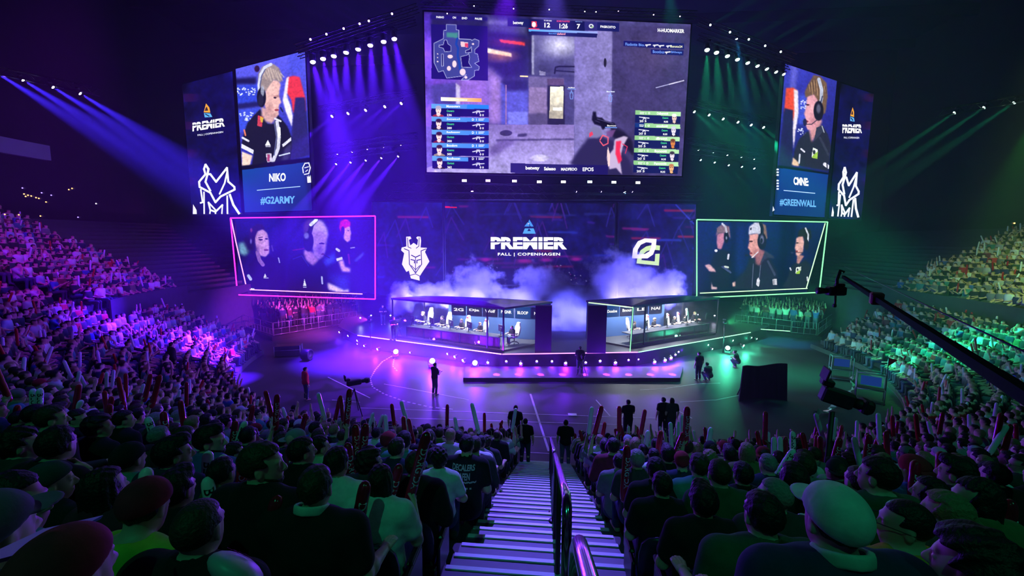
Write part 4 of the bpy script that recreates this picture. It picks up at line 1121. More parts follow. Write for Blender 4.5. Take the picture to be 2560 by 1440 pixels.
# ================================================================== THE STAGE
M_DECK = mat('black_stage_deck', (.014, .014, .018), .4, noise=(1.2, .3), spec=.3)
M_SKIRT = mat('black_stage_skirt', (.004, .004, .005), .8, spec=.2)
M_GLASS = bpy.data.materials.new('booth_glass'); M_GLASS.use_nodes = True
nt = M_GLASS.node_tree; nt.nodes.clear()
_o = nt.nodes.new('ShaderNodeOutputMaterial'); _m = nt.nodes.new('ShaderNodeMixShader'); _t = nt.nodes.new('ShaderNodeBsdfTransparent'); _g = nt.nodes.new('ShaderNodeBsdfGlossy')
_t.inputs[0].default_value = (.94, .94, .96, 1); _g.inputs['Roughness'].default_value = .03
_m.inputs[0].default_value = .05
nt.links.new(_t.outputs[0], _m.inputs[1]); nt.links.new(_g.outputs[0], _m.inputs[2]); nt.links.new(_m.outputs[0], _o.inputs[0])
L0, C1, C2, R1 = at_z(895, 838, 1.0), at_z(1255, 885, 1.0), at_z(1595, 880, 1.0), at_z(1880, 830, 1.0)
def xy(p): return (p.x, p.y)
bk0, bk1 = S(-15.0, 41.2), S(19.6, 41.2)
lw, rw = at_z(845, 815, 1.0), at_z(1925, 815, 1.0)
st_o = thing('stage', (C1+C2)/2*1.0-Vector((0, 0, 1)), 'angular black stage in front of the screens carrying two glass player booths', 'stage')
poly = [xy(L0), xy(C1), xy(C2), xy(R1), xy(rw), xy(bk1), xy(bk0), xy(lw)]
MB().prism(poly, .94, 1.0).build('deck', M_DECK, st_o)
cen = (sum(p[0] for p in poly)/8, sum(p[1] for p in poly)/8)
MB().prism([(cen[0]+(p[0]-cen[0])*.985, cen[1]+(p[1]-cen[1])*.985) for p in poly], 0, .94).build('skirt', M_SKIRT, st_o)
# the light strips along the front edge
def strip_light(name, pts, m, label, r=.035):
    o = MB().tube(pts, r, 8).build(name, m)
    return tag(o, label, 'light strip', 'light strips along the stage edge')
M_LEDP = glow('led_pink', (1.0, .32, .92), 3.2); M_LEDV = glow('led_violet', (.85, .22, 1.0), 3.0); M_LEDG = glow('led_green', (.35, 1.0, .48), 2.2)
off = Vector((0, -.06, .0))
def lerp(a, b, t): return a.lerp(b, t)
strip_light('light_strip', [lerp(L0, C1, 0)+off, lerp(L0, C1, .25)+off], M_LEDP, 'pink light strip at the far left end of the stage edge')
strip_light('light_strip', [lerp(L0, C1, .30)+off, lerp(L0, C1, .997)+off], M_LEDP, 'long pink light strip below the left player booth')
strip_light('light_strip', [lerp(C1, C2, .003)+off, lerp(C1, C2, .997)+off], M_LEDV, 'violet light strip along the middle front of the stage')
strip_light('light_strip', [lerp(C2, R1, .003)+off, lerp(C2, R1, .98)+off], M_LEDG, 'green light strip below the right player booth')
strip_light('light_strip', [at_z(1902, 823, 1.0), at_z(1975, 828, 1.0)], M_LEDG, 'short green light strip on the side platform by the right barrier', .03)
MB().prism([xy(at_z(1890, 812, 0)), xy(at_z(1986, 822, 0)), xy(at_z(1975, 832, 0)), xy(at_z(1895, 827, 0))], 0, .95).build('side_platform', M_SKIRT)
tag(bpy.data.objects['side_platform'], 'small black side platform with a green light strip by the right barrier', 'platform')
# low apron in front with the pools of light on it
a0, a1, a2, a3 = at_z(1158, 954, 0), at_z(1700, 954, 0), at_z(1708, 917, .22), at_z(1165, 917, .22)
M_APRON = mat('grey_apron', (.05, .045, .055), .65, noise=(2, .2), spec=.15)
o = MB().prism([xy(a0), xy(a1), xy(a2), xy(a3)], 0, .24).build('apron', M_APRON)
tag(o, 'low flat platform on the floor below the stage front', 'platform')

# ------------------------------------------------ player booths
M_CHAIRW = mat('white_leatherette', (.62, .60, .62), .4); M_CHAIRR = mat('red_leatherette', (.5, .03, .04), .4); M_CHAIRK = mat('black_leatherette', (.02, .02, .022), .4)
M_BLUEW = mat('booth_blue_wall', (.022, .06, .17), .6, noise=(.7, .2))
M_PANEL = mat('dark_red_panel', (.075, .014, .035), .25, noise=(3.0, .95))
M_DESK = mat('dark_desk', (.05, .05, .06), .35)
def gaming_chair():
    p = {}
    b = MB(); b.rbox((0, .02, .52), (.50, .50, .12), .04); b.rbox((-.25, .03, .56), (.10, .44, .12), .03); b.rbox((.25, .03, .56), (.10, .44, .12), .03); p['seat'] = (b, M_CHAIRW)
    b = MB()
    prof = [(-.19, .56), (-.25, .72), (-.29, 1.00), (-.29, 1.16), (-.19, 1.26), (-.15, 1.42), (-.09, 1.47), (.09, 1.47), (.15, 1.42), (.19, 1.26), (.29, 1.16), (.29, 1.00), (.25, .72), (.19, .56)]
    def Y(z): return -.23-(z-.56)*.16
    fr = [Vector((x, Y(z)+.05, z)) for x, z in prof]; bk = [Vector((x, Y(z)-.06, z)) for x, z in prof]; n = len(prof)
    b.add(fr+bk, [tuple(range(n)), tuple(range(2*n-1, n-1, -1))]+[(i, n+i, n+(i+1) % n, (i+1) % n) for i in range(n)])
    p['backrest'] = (b, M_CHAIRW)
    b = MB(); b.rbox((0, Y(1.36)+.085, 1.34), (.22, .07, .13), .03); p['head_pillow'] = (b, M_CHAIRR)
    b = MB(); b.rbox((-.33, .05, .76), (.09, .28, .04), .015); b.tube([(-.33, 0, .74), (-.31, 0, .52)], .02); b.rbox((.33, .05, .76), (.09, .28, .04), .015); b.tube([(.33, 0, .74), (.31, 0, .52)], .02); p['armrests'] = (b, M_CHAIRK)
    b = MB(); b.tube([(0, 0, .47), (0, 0, .12)], .035)
    for k in range(5):
        a = 2*pi*k/5; b.tube([(0, 0, .13), (.30*cos(a), .30*sin(a), .09)], [.03, .02]); b.lathe([(.03, -.03), (.035, 0), (.03, .03)], 8, M=Matrix.Translation((.30*cos(a), .30*sin(a), .045)) @ Matrix.Rotation(pi/2, 4, 'X'))
    p['wheel_base'] = (b, M_CHAIRK)
    return {k: (v[0].mesh('gaming_chair_'+k, v[1])) for k, v in p.items()}
CH = gaming_chair()
def place_chair(loc, rz, label, red=True, sc=1.15):
    t = thing('gaming_chair', loc, label, 'chair', 'gaming chairs in the player booths', rz)
    t.scale = (sc,)*3
    bk_ = None
    for k, me in CH.items():
        if k == 'head_pillow' and not red: continue
        c = bpy.data.objects.new(k, me); COL.objects.link(c); c.parent = bk_ if k == 'head_pillow' else t
        if k == 'backrest': bk_ = c
    return t
def monitor_meshes():
    b = MB(); b.rbox((0, 0, .42), (.62, .04, .38), .012); b.rbox((0, -.03, .40), (.22, .04, .16), .02)
    s = MB(); s.tube([(0, -.04, .40), (0, -.06, .02)], .022); s.rbox((0, -.04, .012), (.26, .20, .024), .008)
    f = MB(); f.box((0, .0215, .42), (.58, .002, .34))
    return [('housing', b.mesh('monitor_housing', M_BLACK)), ('stand', s.mesh('monitor_stand', M_BLACK)), ('display', f.mesh('monitor_display', glow('monitor_glow', (.25, .35, .6), 1.2)))]
MON = monitor_meshes()
def place_monitor(loc, rz, label, sc=1.2):
    t = thing('monitor', loc, label, 'monitor', 'monitors on the player desks', rz); t.scale = (sc,)*3
    hs = None
    for k, me in MON:
        c = bpy.data.objects.new(k, me); COL.objects.link(c); c.parent = hs if k == 'display' else t
        if k == 'housing': hs = c
KB = MB(); KB.rbox((0, 0, .012), (.42, .15, .024), .006); KBM = KB.mesh('keyboard', M_BLACK)

def booth(side, FLp, FRp, BRp, BLp, words, label, ledm):
    """FL FR BR BL: roof corners in the photograph, named as the audience sees them"""
    zr, zb, zf = 4.0, 1.0, 1.12
    FL, FR, BR, BL = [at_z(*q, zr) for q in (FLp, FRp, BRp, BLp)]
    cen = (FL+FR+BR+BL)/4
    t = thing('player_booth', (cen.x, cen.y, 1.0), label, 'booth', 'player booths on the stage')
    def down(p, z): return Vector((p.x, p.y, z))
    # roof: slightly hipped black lid with a rim
    top = cen+Vector((0, 0, .34))
    mb = MB()
    R_ = [FL, FR, BR, BL]
    out = [p+(p-cen).normalized()*.12 for p in R_]
    mid = [p.lerp(top, .55)+Vector((0, 0, .08)) for p in out]
    vs = [p+Vector((0, 0, .10)) for p in out]+[p-Vector((0, 0, .04)) for p in out]+mid
    mb.add(vs, [(0, 1, 9, 8), (1, 2, 10, 9), (2, 3, 11, 10), (3, 0, 8, 11), (8, 9, 10, 11), (4, 5, 1, 0), (5, 6, 2, 1), (6, 7, 3, 2), (7, 4, 0, 3), (7, 6, 5, 4)])
    mb.build('roof', mat('booth_roof', (.05, .045, .06), .22), t)
    MB().prism([xy(cen+(p-cen)*.985) for p in R_], 1.0, zf).build('booth_floor', mat('booth_floor', (.05, .05, .055), .5), t)
    inner, outer = (FR, FL) if side < 0 else (FL, FR)      # corner next to the gap between the booths / far corner
    binner, bouter = (BR, BL) if side < 0 else (BL, BR)
    MBm = mat('booth_post', (.03, .03, .035), .3, .6)
    for p in (inner, outer, inner.lerp(outer, .5) if False else outer.lerp(bouter, .98), inner.lerp(outer, .13)):
        MB().box((p.x, p.y, (zf+zr)/2), (.09, .09, zr-zf), atan2(FR.y-FL.y, FR.x-FL.x)).build('post', MBm, t)
    for a, b in ((inner, outer), (outer, bouter)):
        MB().add([down(a, zf), down(b, zf), down(b, zr-.05), down(a, zr-.05)], [(0, 1, 2, 3)]).build('glass_panel', M_GLASS, t)
    # blue rear wall and the dark end wall beside the gap
    d = (bouter-binner).normalized(); nrm = Vector((-d.y, d.x, 0)); nrm = nrm if nrm.dot(cen-binner) > 0 else -nrm
    wl = binner.lerp(bouter, .80)
    mb = MB(); q = nrm*.10
    A_, B_ = binner, wl
    mb.add([down(A_, zf), down(B_, zf), down(B_, zr-.03), down(A_, zr-.03), down(A_, zf)-q, down(B_, zf)-q, down(B_, zr-.03)-q, down(A_, zr-.03)-q], [(0, 1, 2, 3), (7, 6, 5, 4), (0, 4, 5, 1), (3, 2, 6, 7), (1, 5, 6, 2), (0, 3, 7, 4)])
    mb.build('rear_wall', M_BLUEW, t)
    e0, e1 = (1337, 1378) if side < 0 else (1467, 1514)
    pw = [at_z(e0, 883, 1.0), at_z(e1, 883, 1.0)]
    mbw = MB(); back = Vector((0, 1, 0))*.35
    u0, u1 = pw
    mbw.add([u0, u1, down(u1, zr+.25), down(u0, zr+.25), u0+back, u1+back, down(u1, zr+.25)+back, down(u0, zr+.25)+back], [(0, 1, 2, 3), (7, 6, 5, 4), (0, 4, 5, 1), (3, 2, 6, 7), (1, 5, 6, 2), (0, 3, 7, 4)])
    mbw.build('end_wall', mat('booth_end_wall', (.012, .012, .018), .7), t)
    in_e = u0 if side < 0 else u1      # side wall from the end panel back to the rear wall
    # sponsor screens along the rear wall
    zt_, zb_ = zr-.42, zr-1.28
    lift = nrm*.06
    n_s = len(words)
    for k, (wd, colr) in enumerate(words):
        a, b = A_.lerp(B_, .97-(k+.96)*.95/n_s) if side < 0 else A_.lerp(B_, .02+(k)*.95/n_s), A_.lerp(B_, .97-(k+.02)*.95/n_s) if side < 0 else A_.lerp(B_, .02+(k+.94)*.95/n_s)
        L_, R__ = (b, a) if side < 0 else (a, b)
        if side > 0: L_, R__ = a, b
        P = [down(L_, zt_)+lift, down(R__, zt_)+lift, down(R__, zb_)+lift, down(L_, zb_)+lift]
        ps = MB().add([P[3], P[2], P[1], P[0]], [(0, 1, 2, 3)]).build('sponsor_screen', glow('sponsor_screen_%s' % ('blue' if colr else 'dark'), srgb255(*((20, 70, 130) if colr else (12, 20, 66))), 1.0), t)
        V, Fc = text_np(wd, 1.0, .03)
        xs = [v[0] for v in V]; ys = [v[1] for v in V]
        ex = (P[1]-P[0]); ez = P[0]-P[3]
        vs = [P[3]+ex*(.16+.68*(x-min(xs))/(max(xs)-min(xs)))+ez*(.36+.28*(y-min(ys))/(max(ys)-min(ys)))+nrm*.012 for x, y in V]
        MB().add(vs, Fc).build('sponsor_lettering', glow('sponsor_white', (.9, .9, .85), 1.3), ps)
    # cold ceiling lamps of the booth
    lm = MB()
    for f in (.2, .5, .8):
        c = inner.lerp(outer, f)*.45+binner.lerp(bouter, f)*.55
        lm = MB(); lm.box((c.x, c.y, zr-.10), (1.1, .16, .05), atan2(d.y, d.x))
        lo_ = lm.build('ceiling_lamp', glow('booth_lamp', (.9, .95, 1.0), 5), t)
        l = bpy.data.lights.new('booth_lamp_light', 'AREA'); l.shape = 'RECTANGLE'; l.size = 1.1; l.size_y = .16; l.energy = 420; l.color = (.85, .92, 1.0)
        lo2 = bpy.data.objects.new('booth_lamp_light', l); COL.objects.link(lo2); lo2.location = (c.x, c.y, zr-.14); lo2.rotation_euler = (0, 0, atan2(d.y, d.x))
    return t, inner, outer, binner, bouter, zf
bl = booth(-1, (981, 748), (1259, 772), (1377, 757), (1062, 743), [('2G', 0), ('Dja', 0), ('Wolf', 0), ('PEGNR', 1), ('BLOOP', 1), ('NAIOS', 0)], 'left player booth under a violet-lit black roof, glass front', None)
br = booth(1, (1582, 767), (1797, 746), (1706, 741), (1469, 754), [('EZG', 0), ('Doudoe', 1), ('Bnoun', 0), ('LE', 0), ('NAI', 0)], 'right player booth with a green light tube at its corner, glass front', None)
# green light tubes of the right booth
tb = br[0]
p0, p1 = at_z(1471, 756, 3.97), at_z(1582, 768, 3.97)
MB().tube([p0+Vector((0, -.12, 0)), p1+Vector((0, -.12, 0))], .035, 8).build('edge_light', M_NEONL, tb)
MB().tube([p1+Vector((0, -.12, 0)), at_z(1575, 880, 1.02)], .03, 8).build('edge_light', M_NEONG, tb)
tb = bl[0]
MB().tube([at_z(1262, 772, 3.95), at_z(1335, 764, 3.95)], .025, 6).build('edge_light', glow('thin_violet', (.5, .03, .9), 1.0), tb)
MB().tube([at_z(1341, 763, 3.95), at_z(1374, 758, 3.95)], .025, 6).build('edge_light', glow('thin_violet', (.5, .03, .9), 1.0), tb)

PLAYERS = []
def crew(side, B, heads, names):
    t, inner, outer, binner, bouter, zf = B
    e = (outer-inner); e.z = 0; Ltot = e.length; e.normalize()
    nrm = Vector((-e.y, e.x, 0)); nrm = nrm if nrm.dot(binner-inner) > 0 else -nrm
    def at(a, b, z): q = inner+e*a+nrm*b; return Vector((q.x, q.y, z))
    zt = zf+.76
    a0, a1 = (.55, Ltot-1.0) if side < 0 else (.35, Ltot-.5)
    dk = thing('player_desk', at((a0+a1)/2, .7, zf), names[0], 'desk', 'long player desks')
    M4 = Matrix(((e.x, nrm.x, 0, 0), (e.y, nrm.y, 0, 0), (0, 0, 1, 0), (0, 0, 0, 1)))
    c = at((a0+a1)/2, .85, zt)
    b = MB(); b.rbox(c, (a1-a0, 1.0, .06), .015, M=M4); b.build('desk_top', M_DESK, dk)
    n = 5
    for k in range(n):
        w = (a1-a0)/n
        MB().rbox(at(a0+w*(k+.5), .42, zf+.37), (w-.14, .05, .68), .012, M=M4).build('front_panel', M_PANEL, dk)
    for k in range(n+1):
        MB().box(at(a0+(a1-a0)*k/n, .44, zf+.37), (.10, .09, .74), M=M4).build('panel_post', M_BLACK, dk)
    for k, (hx, hy, hr, hc, red) in enumerate(heads):
        P = on_plane(hx, hy, at(0, 1.75, 0), nrm)
        base = Vector((P.x, P.y, zf+.08))
        sc_ = max(1.0, min(1.32, (P.z-zf)/1.18))
        look = (e*.50-nrm*.86).normalized()
        fa = atan2(look.y, look.x)-pi/2
        nm = ['first', 'second', 'third', 'fourth', 'fifth'][k]
        end = 'from outer end, left booth' if side < 0 else 'from inner end, right booth'
        PLAYERS.append((base, fa, sc_, hr, hc, f'player in black jersey at a desk, {nm} {end}'))
        bk_ = -Vector((look.x, look.y, 0))*.10
        place_chair(base+bk_, fa, f'white gaming chair of the {nm} player {end}', red, sc_*1.02)
        mp = base+look*1.0; mp.z = zt+.03
        mp2 = at((mp-inner).dot(e), min(max((mp-inner).dot(nrm), .55), 1.0), zt+.03)
        place_monitor(mp2, fa+pi, f'black monitor before the {nm} player {end}', 1.25)
        kb = base+look*.62; kq = at((kb-inner).dot(e), min(max((kb-inner).dot(nrm), .9), 1.22), zt+.03)
        o = bpy.data.objects.new('keyboard', KBM); COL.objects.link(o); o.location = kq; o.rotation_euler = (0, 0, fa)
        tag(o, f'black keyboard of the {nm} player {end}', 'keyboard', 'keyboards on the player desks')
crew(-1, bl, [(1061, 786, 'curly', 'fair', 0), (1109, 796, 'short', 'dark', 0), (1157, 804, 'messy', 'brown', 1), (1203, 812, 'quiff', 'fair', 1), (1283, 821, 'short', 'dark', 0)], ('long black desk with dark red front panels in the left booth',))
crew(1, br, [(1583, 812, 'short', 'dark', 0), (1633, 801, 'curly', 'fair', 1), (1683, 800, 'messy', 'grey', 1), (1709, 794, 'short', 'dark', 1), (1733, 785, 'crop', 'fair', 0)], ('long black desk with dark red front panels in the right booth',))
# ================================================================== TRUSSES AND LAMPS
def truss(p0, p1, label, size=.4, m=None, n=None):
    p0, p1 = Vector(p0), Vector(p1)
    t = (p1-p0); L = t.length; t.normalize()
    x = t.cross(Vector((0, 0, 1))).normalized(); y = x.cross(t)
    mb = MB(); h = size/2
    C4 = [x*h+y*h, -x*h+y*h, -x*h-y*h, x*h-y*h]
    for c in C4: mb.tube([p0+c, p1+c], .03, 6)
    n = n or max(2, int(L/size/1.2))
    for k in range(n):
        a, b = p0+t*(L*k/n), p0+t*(L*(k+1)/n)
        for i in range(4):
            c, d = C4[i], C4[(i+1) % 4]
            s, e = (c, d) if k % 2 else (d, c)
            mb.tube([a+s, b+e], .014, 4, caps=False)
    o = mb.build('lighting_truss', m or M_STEEL)
    return tag(o, label, 'truss', 'lighting trusses')
def head_meshes():
    h = MB(); h.lathe([(.07, -.20), (.11, -.18), (.125, -.05), (.14, .06), (.15, .16), (.135, .17)], 14)
    y = MB(); y.tube([(-.19, 0, 0), (-.19, 0, -.24), (.19, 0, -.24), (.19, 0, 0)], .022, 6); y.rbox((0, 0, -.30), (.34, .22, .12), .02)
    l = MB(); l.lathe([(.13, .165), (.115, .20), (.07, .225), (.004, .235)], 14)
    return h.mesh('lamp_head', M_BLACK), y.mesh('lamp_yoke', M_BLACK), l
LH, LY, LL = head_meshes()
_lens = {}
def lens_mesh(col, st):
    k = (col, st)
    if k not in _lens: _lens[k] = LL.mesh('lamp_lens', glow('lens_%d' % len(_lens), col, st))
    return _lens[k]
LENSW = {'violet': (.80, .66, 1.0), 'purple': (.90, .62, 1.0), 'green': (.62, 1.0, .80), 'blue': (.6, .65, 1.0), 'white': (1, .97, .95), 'cyan': (.7, .85, 1.0), 'magenta': (1, .6, 1)}
BEAMC = {'violet': VIOLET, 'purple': PURPLE, 'green': GREEN, 'blue': BLUE, 'white': PALE, 'cyan': CYAN, 'magenta': MAGENTA, 'lime': LIME}
def lamp(pos, aim, tint, label, power=0, deg=10, size=1.0, glowst=14, floor=False, group='moving lamps on the trusses', name='moving_head_light', halo=0, blend=.8, gobo=None, colr=None):
    pos, aim = Vector(pos), Vector(aim)
    d = (aim-pos).normalized()
    t = thing(name, pos, label, 'stage light', group)
    q = d.to_track_quat('Z', 'Y').to_matrix().to_4x4()
    M = Matrix.Translation(pos) @ q @ Matrix.Scale(size, 4)
    def part(nm, me, M, par=None):
        c = bpy.data.objects.new(nm, me); COL.objects.link(c); c.parent = par or t
        c.matrix_basis = (Matrix.Identity(4) if par else t.matrix_world.inverted() @ M)
        return c
    hd = part('lamp_head', LH, M)
    yz = atan2(d.y, d.x)-pi/2
    up = Matrix.Translation(pos) @ Matrix.Rotation(yz, 4, 'Z') @ Matrix.Scale(size, 4)
    if not floor: up = up @ Matrix.Rotation(pi, 4, 'Y')
    part('yoke', LY, up)
    part('lens', lens_mesh(LENSW[tint], glowst), M, hd)
    if power:
        spot('beam_'+tint, pos+d*.26*size, aim, colr or BEAMC[tint], power, deg, blend, .09*size, None, gobo)
    if halo:
        l = bpy.data.lights.new('lens_spill', 'POINT'); l.energy = halo; l.color = colr or BEAMC[tint]; l.shadow_soft_size = .1  # extra point light added by the lens to make a glow round it
        o = bpy.data.objects.new('lens_spill', l); COL.objects.link(o); o.location = pos+d*.45*size
    return t
ORDS = ['first', 'second', 'third', 'fourth', 'fifth', 'sixth', 'seventh', 'eighth', 'ninth', 'tenth', 'eleventh', 'twelfth', 'thirteenth', 'fourteenth', 'fifteenth', 'sixteenth', 'seventeenth', 'eighteenth', 'nineteenth', 'twentieth', 'twenty-first', 'twenty-second', 'twenty-third', 'twenty-fourth']
def dirpx(pos, px, py, v):   # aim point: where the beam runs to in the picture, at depth v
    return at_v(px, py, v)
def hang(pos, up=.45): return Vector(pos)+Vector((0, 0, up))

# upper row left of the big screen
V1 = 33.5
row = [(780, 147), (806, 139), (834, 132), (865, 123), (895, 115), (925, 105), (958, 96), (984, 89)]
aims = [(850, 420), (862, 420), (850, 430), (868, 440), (905, 440), (950, 440), (1000, 430), (1050, 420)]
P = [at_v(x, y, V1) for x, y in row]
truss(hang(at_v(745, 157, V1), .55), hang(at_v(1040, 72, V1), .55), 'sloping truss between left hanging screens and big screen, carrying eight violet lamps')
for k, p in enumerate(P):
    lamp(p, at_v(*aims[k], V1-1.5), 'violet', f'bright violet lamp, {ORDS[k]} from left in the upper left row', 300000, 22, 1.5, 16, blend=1.0, halo=160)
# rows below it
V2 = 35.5
row = [(833, 288), (873, 281), (917, 273), (965, 264), (1006, 256)]
truss(hang(at_v(800, 290, V2), .5), hang(at_v(1045, 245, V2), .5), 'second truss left of the big screen, carrying five violet lamps')
for k, (x, y) in enumerate(row):
    lamp(at_v(x, y, V2), at_v(x-170, y+150, V2-4), 'violet', f'violet lamp, {ORDS[k]} from left in the second row by the big screen', 95000, 15, .9, 14, blend=1.0)
row = [(844, 383), (881, 378), (920, 372), (960, 366), (1004, 362)]
truss(hang(at_v(815, 384, V2), .5), hang(at_v(1045, 354, V2), .5), 'third truss left of the big screen with five small violet lamps')
for k, (x, y) in enumerate(row):
    lamp(at_v(x, y, V2), at_v(x-80, y+130, V2-2), 'violet', f'small violet lamp, {ORDS[k]} from left in the third row by the big screen', 1500, 14, .5, 10)
row = [(842, 408), (878, 404), (916, 399), (955, 393), (997, 389)]
truss(hang(at_v(815, 409, V2-.8), .5), hang(at_v(1045, 381, V2-.8), .5), 'lowest truss left of the big screen with five violet lamps')
for k, (x, y) in enumerate(row):
    lamp(at_v(x, y, V2-.8), at_v(x-120, y+150, V2-4), 'violet', f'violet lamp, {ORDS[k]} from left in the lowest row by the big screen', 412000, 12, .6, 12)
# right of the big screen, green
V3 = 33.5
row = [(1768, 118), (1791, 125), (1818, 134), (1843, 143), (1868, 152), (1892, 160), (1915, 168), (1938, 176), (1957, 182)]
aims = [(1762, 330), (1800, 340), (1840, 340), (1868, 340), (1915, 330), (1950, 320), (1985, 310), (2010, 300), (2030, 290)]
truss(hang(at_v(1745, 108, V3), .5), hang(at_v(1972, 188, V3), .5), 'sloping truss right of the big screen, carrying nine green lamps')
for k, (x, y) in enumerate(row):
    lamp(at_v(x, y, V3), at_v(*aims[k], V3-2), 'green', f'bright green lamp, {ORDS[k]} from left in the upper right row', (45000, 42000, 26000, 20000, 17000, 13000, 9000, 7000, 2500)[k], 18, 1.4-.06*k, 15, blend=1.0, halo=14 if k < 5 else 0)
lamp(at_v(1841, 92, V3-1.5), at_v(1915, 560, V3), 'cyan', 'pale lamp with a blue beam above the upper right row', 60000, 13, .8, 14, blend=1.0)
row = [(1733, 277), (1770, 285), (1805, 295), (1842, 303), (1875, 310), (1906, 316)]
truss(hang(at_v(1715, 268, V2), .5), hang(at_v(1930, 320, V2), .5), 'second truss right of the big screen, carrying six green lamps')
for k, (x, y) in enumerate(row):
    lamp(at_v(x, y, V2), at_v(x+150, y+130, V2-4), 'green', f'green lamp, {ORDS[k]} from left in the second row right of the big screen', 24000, 15, .85, 13, blend=1.0)
row = [(1745, 373), (1782, 379), (1817, 386), (1852, 391), (1884, 396)]
truss(hang(at_v(1720, 366, V2), .5), hang(at_v(1915, 398, V2), .5), 'third truss right of the big screen with five small green lamps')
for k, (x, y) in enumerate(row):
    lamp(at_v(x, y, V2), at_v(x+90, y+130, V2-2), 'green', f'small green lamp, {ORDS[k]} from left in the third row right of the big screen', 700, 14, .5, 10)
row = [(1750, 398), (1785, 404), (1820, 411), (1853, 415), (1884, 419)]
truss(hang(at_v(1725, 392, V2-.8), .5), hang(at_v(1915, 421, V2-.8), .5), 'lowest truss right of the big screen with five green lamps')
for k, (x, y) in enumerate(row):
    lamp(at_v(x, y, V2-.8), at_v(x+110, y+130, V2-4), 'green', f'green lamp, {ORDS[k]} from left in the lowest row right of the big screen', 12000, 12, .6, 12)
# over the hall: thin beams that rise towards us
row = [(777, 99), (817, 86), (860, 72), (900, 60), (923, 53), (981, 35)]
truss(at_v(740, 122, 30.5), at_v(1045, 20, 30.5), 'high truss above the left lamp row with six small beams rising from it')
for k, (x, y) in enumerate(row):
    p = at_v(x, y, 30)
    lamp(p, p+(at_v(x-330, y-190, 16)-p), 'purple', f'small lamp throwing a thin violet beam up over the hall, {ORDS[k]} from left', 16000, 4, .5, 12)
row = [(1775, 63), (1824, 81), (1871, 99), (1912, 115), (1951, 130)]
truss(at_v(1745, 52, 30.5), at_v(1985, 145, 30.5), 'high truss above the right lamp row with five small green beams')
for k, (x, y) in enumerate(row):
    p = at_v(x, y, 30)
    lamp(p, p+(at_v(x+330, y-190, 16)-p), 'green', f'small lamp throwing a thin green beam up over the hall, {ORDS[k]} from left', 10000, 4, .5, 12)
# top truss over the big screen
truss(at_v(1050, 10, 32.4), at_v(1740, 38, 32.4), 'truss over the top edge of the big screen')
for k, (x, y) in enumerate([(1118, 38), (1185, 19), (1284, 26), (1373, 28), (1462, 33), (1490, 34), (1546, 35), (1634, 41), (1700, 45)]):
    lamp(at_v(x, y-5, 32.2), at_v(x+(4 if k % 2 else -6), y-110 if k == 6 else y+60, 30), ('white', 'blue', 'white', 'white', 'white', 'white', 'magenta', 'magenta', 'magenta')[k], f'tiny lamp over the big screen, {ORDS[k]} from left', 5000 if k == 6 else 0, 6, .32, 6)
# lamps under the big screen
truss(at_v(985, 468, 34.0), at_v(1745, 478, 34.0), 'long truss under the big screen with eight square blinders', .7)
truss(at_v(960, 490, 38.0), at_v(1760, 492, 38.0), 'rear truss above the wall of screens', .6)
BL_ = MB(); BL_.rbox((0, 0, 0), (.62, .26, .34), .03); BLm = BL_.mesh('blinder_housing', M_BLACK)
for k, (x, y) in enumerate([(1161, 452), (1220, 452), (1286, 453), (1348, 455), (1408, 455), (1474, 455), (1534, 456), (1594, 457)]):
    p = at_v(x, y, 33.4)
    cl = ((.9, .85, 1.0), (.55, .3, 1.0), (.62, .5, 1.0), (1, .95, .88), (1, .93, .85), (.6, 1, .8), (.75, 1, .82), (1, .97, .9))[k]
    t = thing('blinder_light', p, f'square stage light under the big screen, {ORDS[k]} from left', 'stage light', 'blinders under the big screen', TH)
    t.scale = (.62,)*3
    c = bpy.data.objects.new('housing', BLm); COL.objects.link(c); c.parent = t
    f = MB()
    for i in range(3):
        for j in range(2): f.rbox((-.20+.2*i, -.135, -.075+.15*j), (.17, .03, .125), .02)
    f.build('cells', glow('blinder_%d' % k, cl, 7), None); o = bpy.context.scene.objects[-1] if False else None
    cell = [ob for ob in COL.objects if ob.name.startswith('cells') and ob.parent is None][0]; cell.parent = t
    spot('blinder_beam', p+Vector((0, -.3, -.1)), p+Vector((0, -3, -9)), cl, 150, 50, 1.0, .2)
# far left and far right beams from the side trusses
VL = 26
truss(at_v(-60, 165, VL), at_v(240, 228, VL), 'side truss at far left with blue lamps pointing to the stage')
for k, (x, y) in enumerate([(-12, 180), (51, 196), (126, 214), (194, 230)]):
    lamp(at_v(x, y, VL), at_v(x+470, y+290, VL+4), 'blue', f'blue lamp, {ORDS[k]} on the far left side truss' if k else 'blue lamp at the outer end of the far left side truss', 260000, 16, .7, 10, blend=1.0, colr=(.045, .018, 1.0))
truss(at_v(2350, 282, VL), at_v(2620, 235, VL), 'side truss at far right with green lamps pointing to the stage')
for k, (x, y) in enumerate([(2392, 278), (2466, 265), (2541, 253)]):
    lamp(at_v(x, y, VL), at_v(x-430, y+290, VL+4), 'green', f'green lamp, {ORDS[k]} from left on the far right side truss', 22000, 11, .7, 12, blend=1.0)
lamp(at_v(2600, 262, VL), at_v(2500, 560, VL-2), 'green', 'green lamp at the outer end of the far right side truss', 14000, 24, .7, 12, blend=1.0, colr=(.04, .8, .06))
# beams that cross the right stage screen
for k, (x, y) in enumerate([(1438, 478), (1500, 478), (1578, 478)]):
    lamp(at_v(x, y, 36.5), at_v(x+330, y+170, 37), 'violet', f'small lamp sending a violet beam over the right stage screen, {ORDS[k]} from left', 5200, 6, .6, 8, colr=(.10, .05, 1.0))
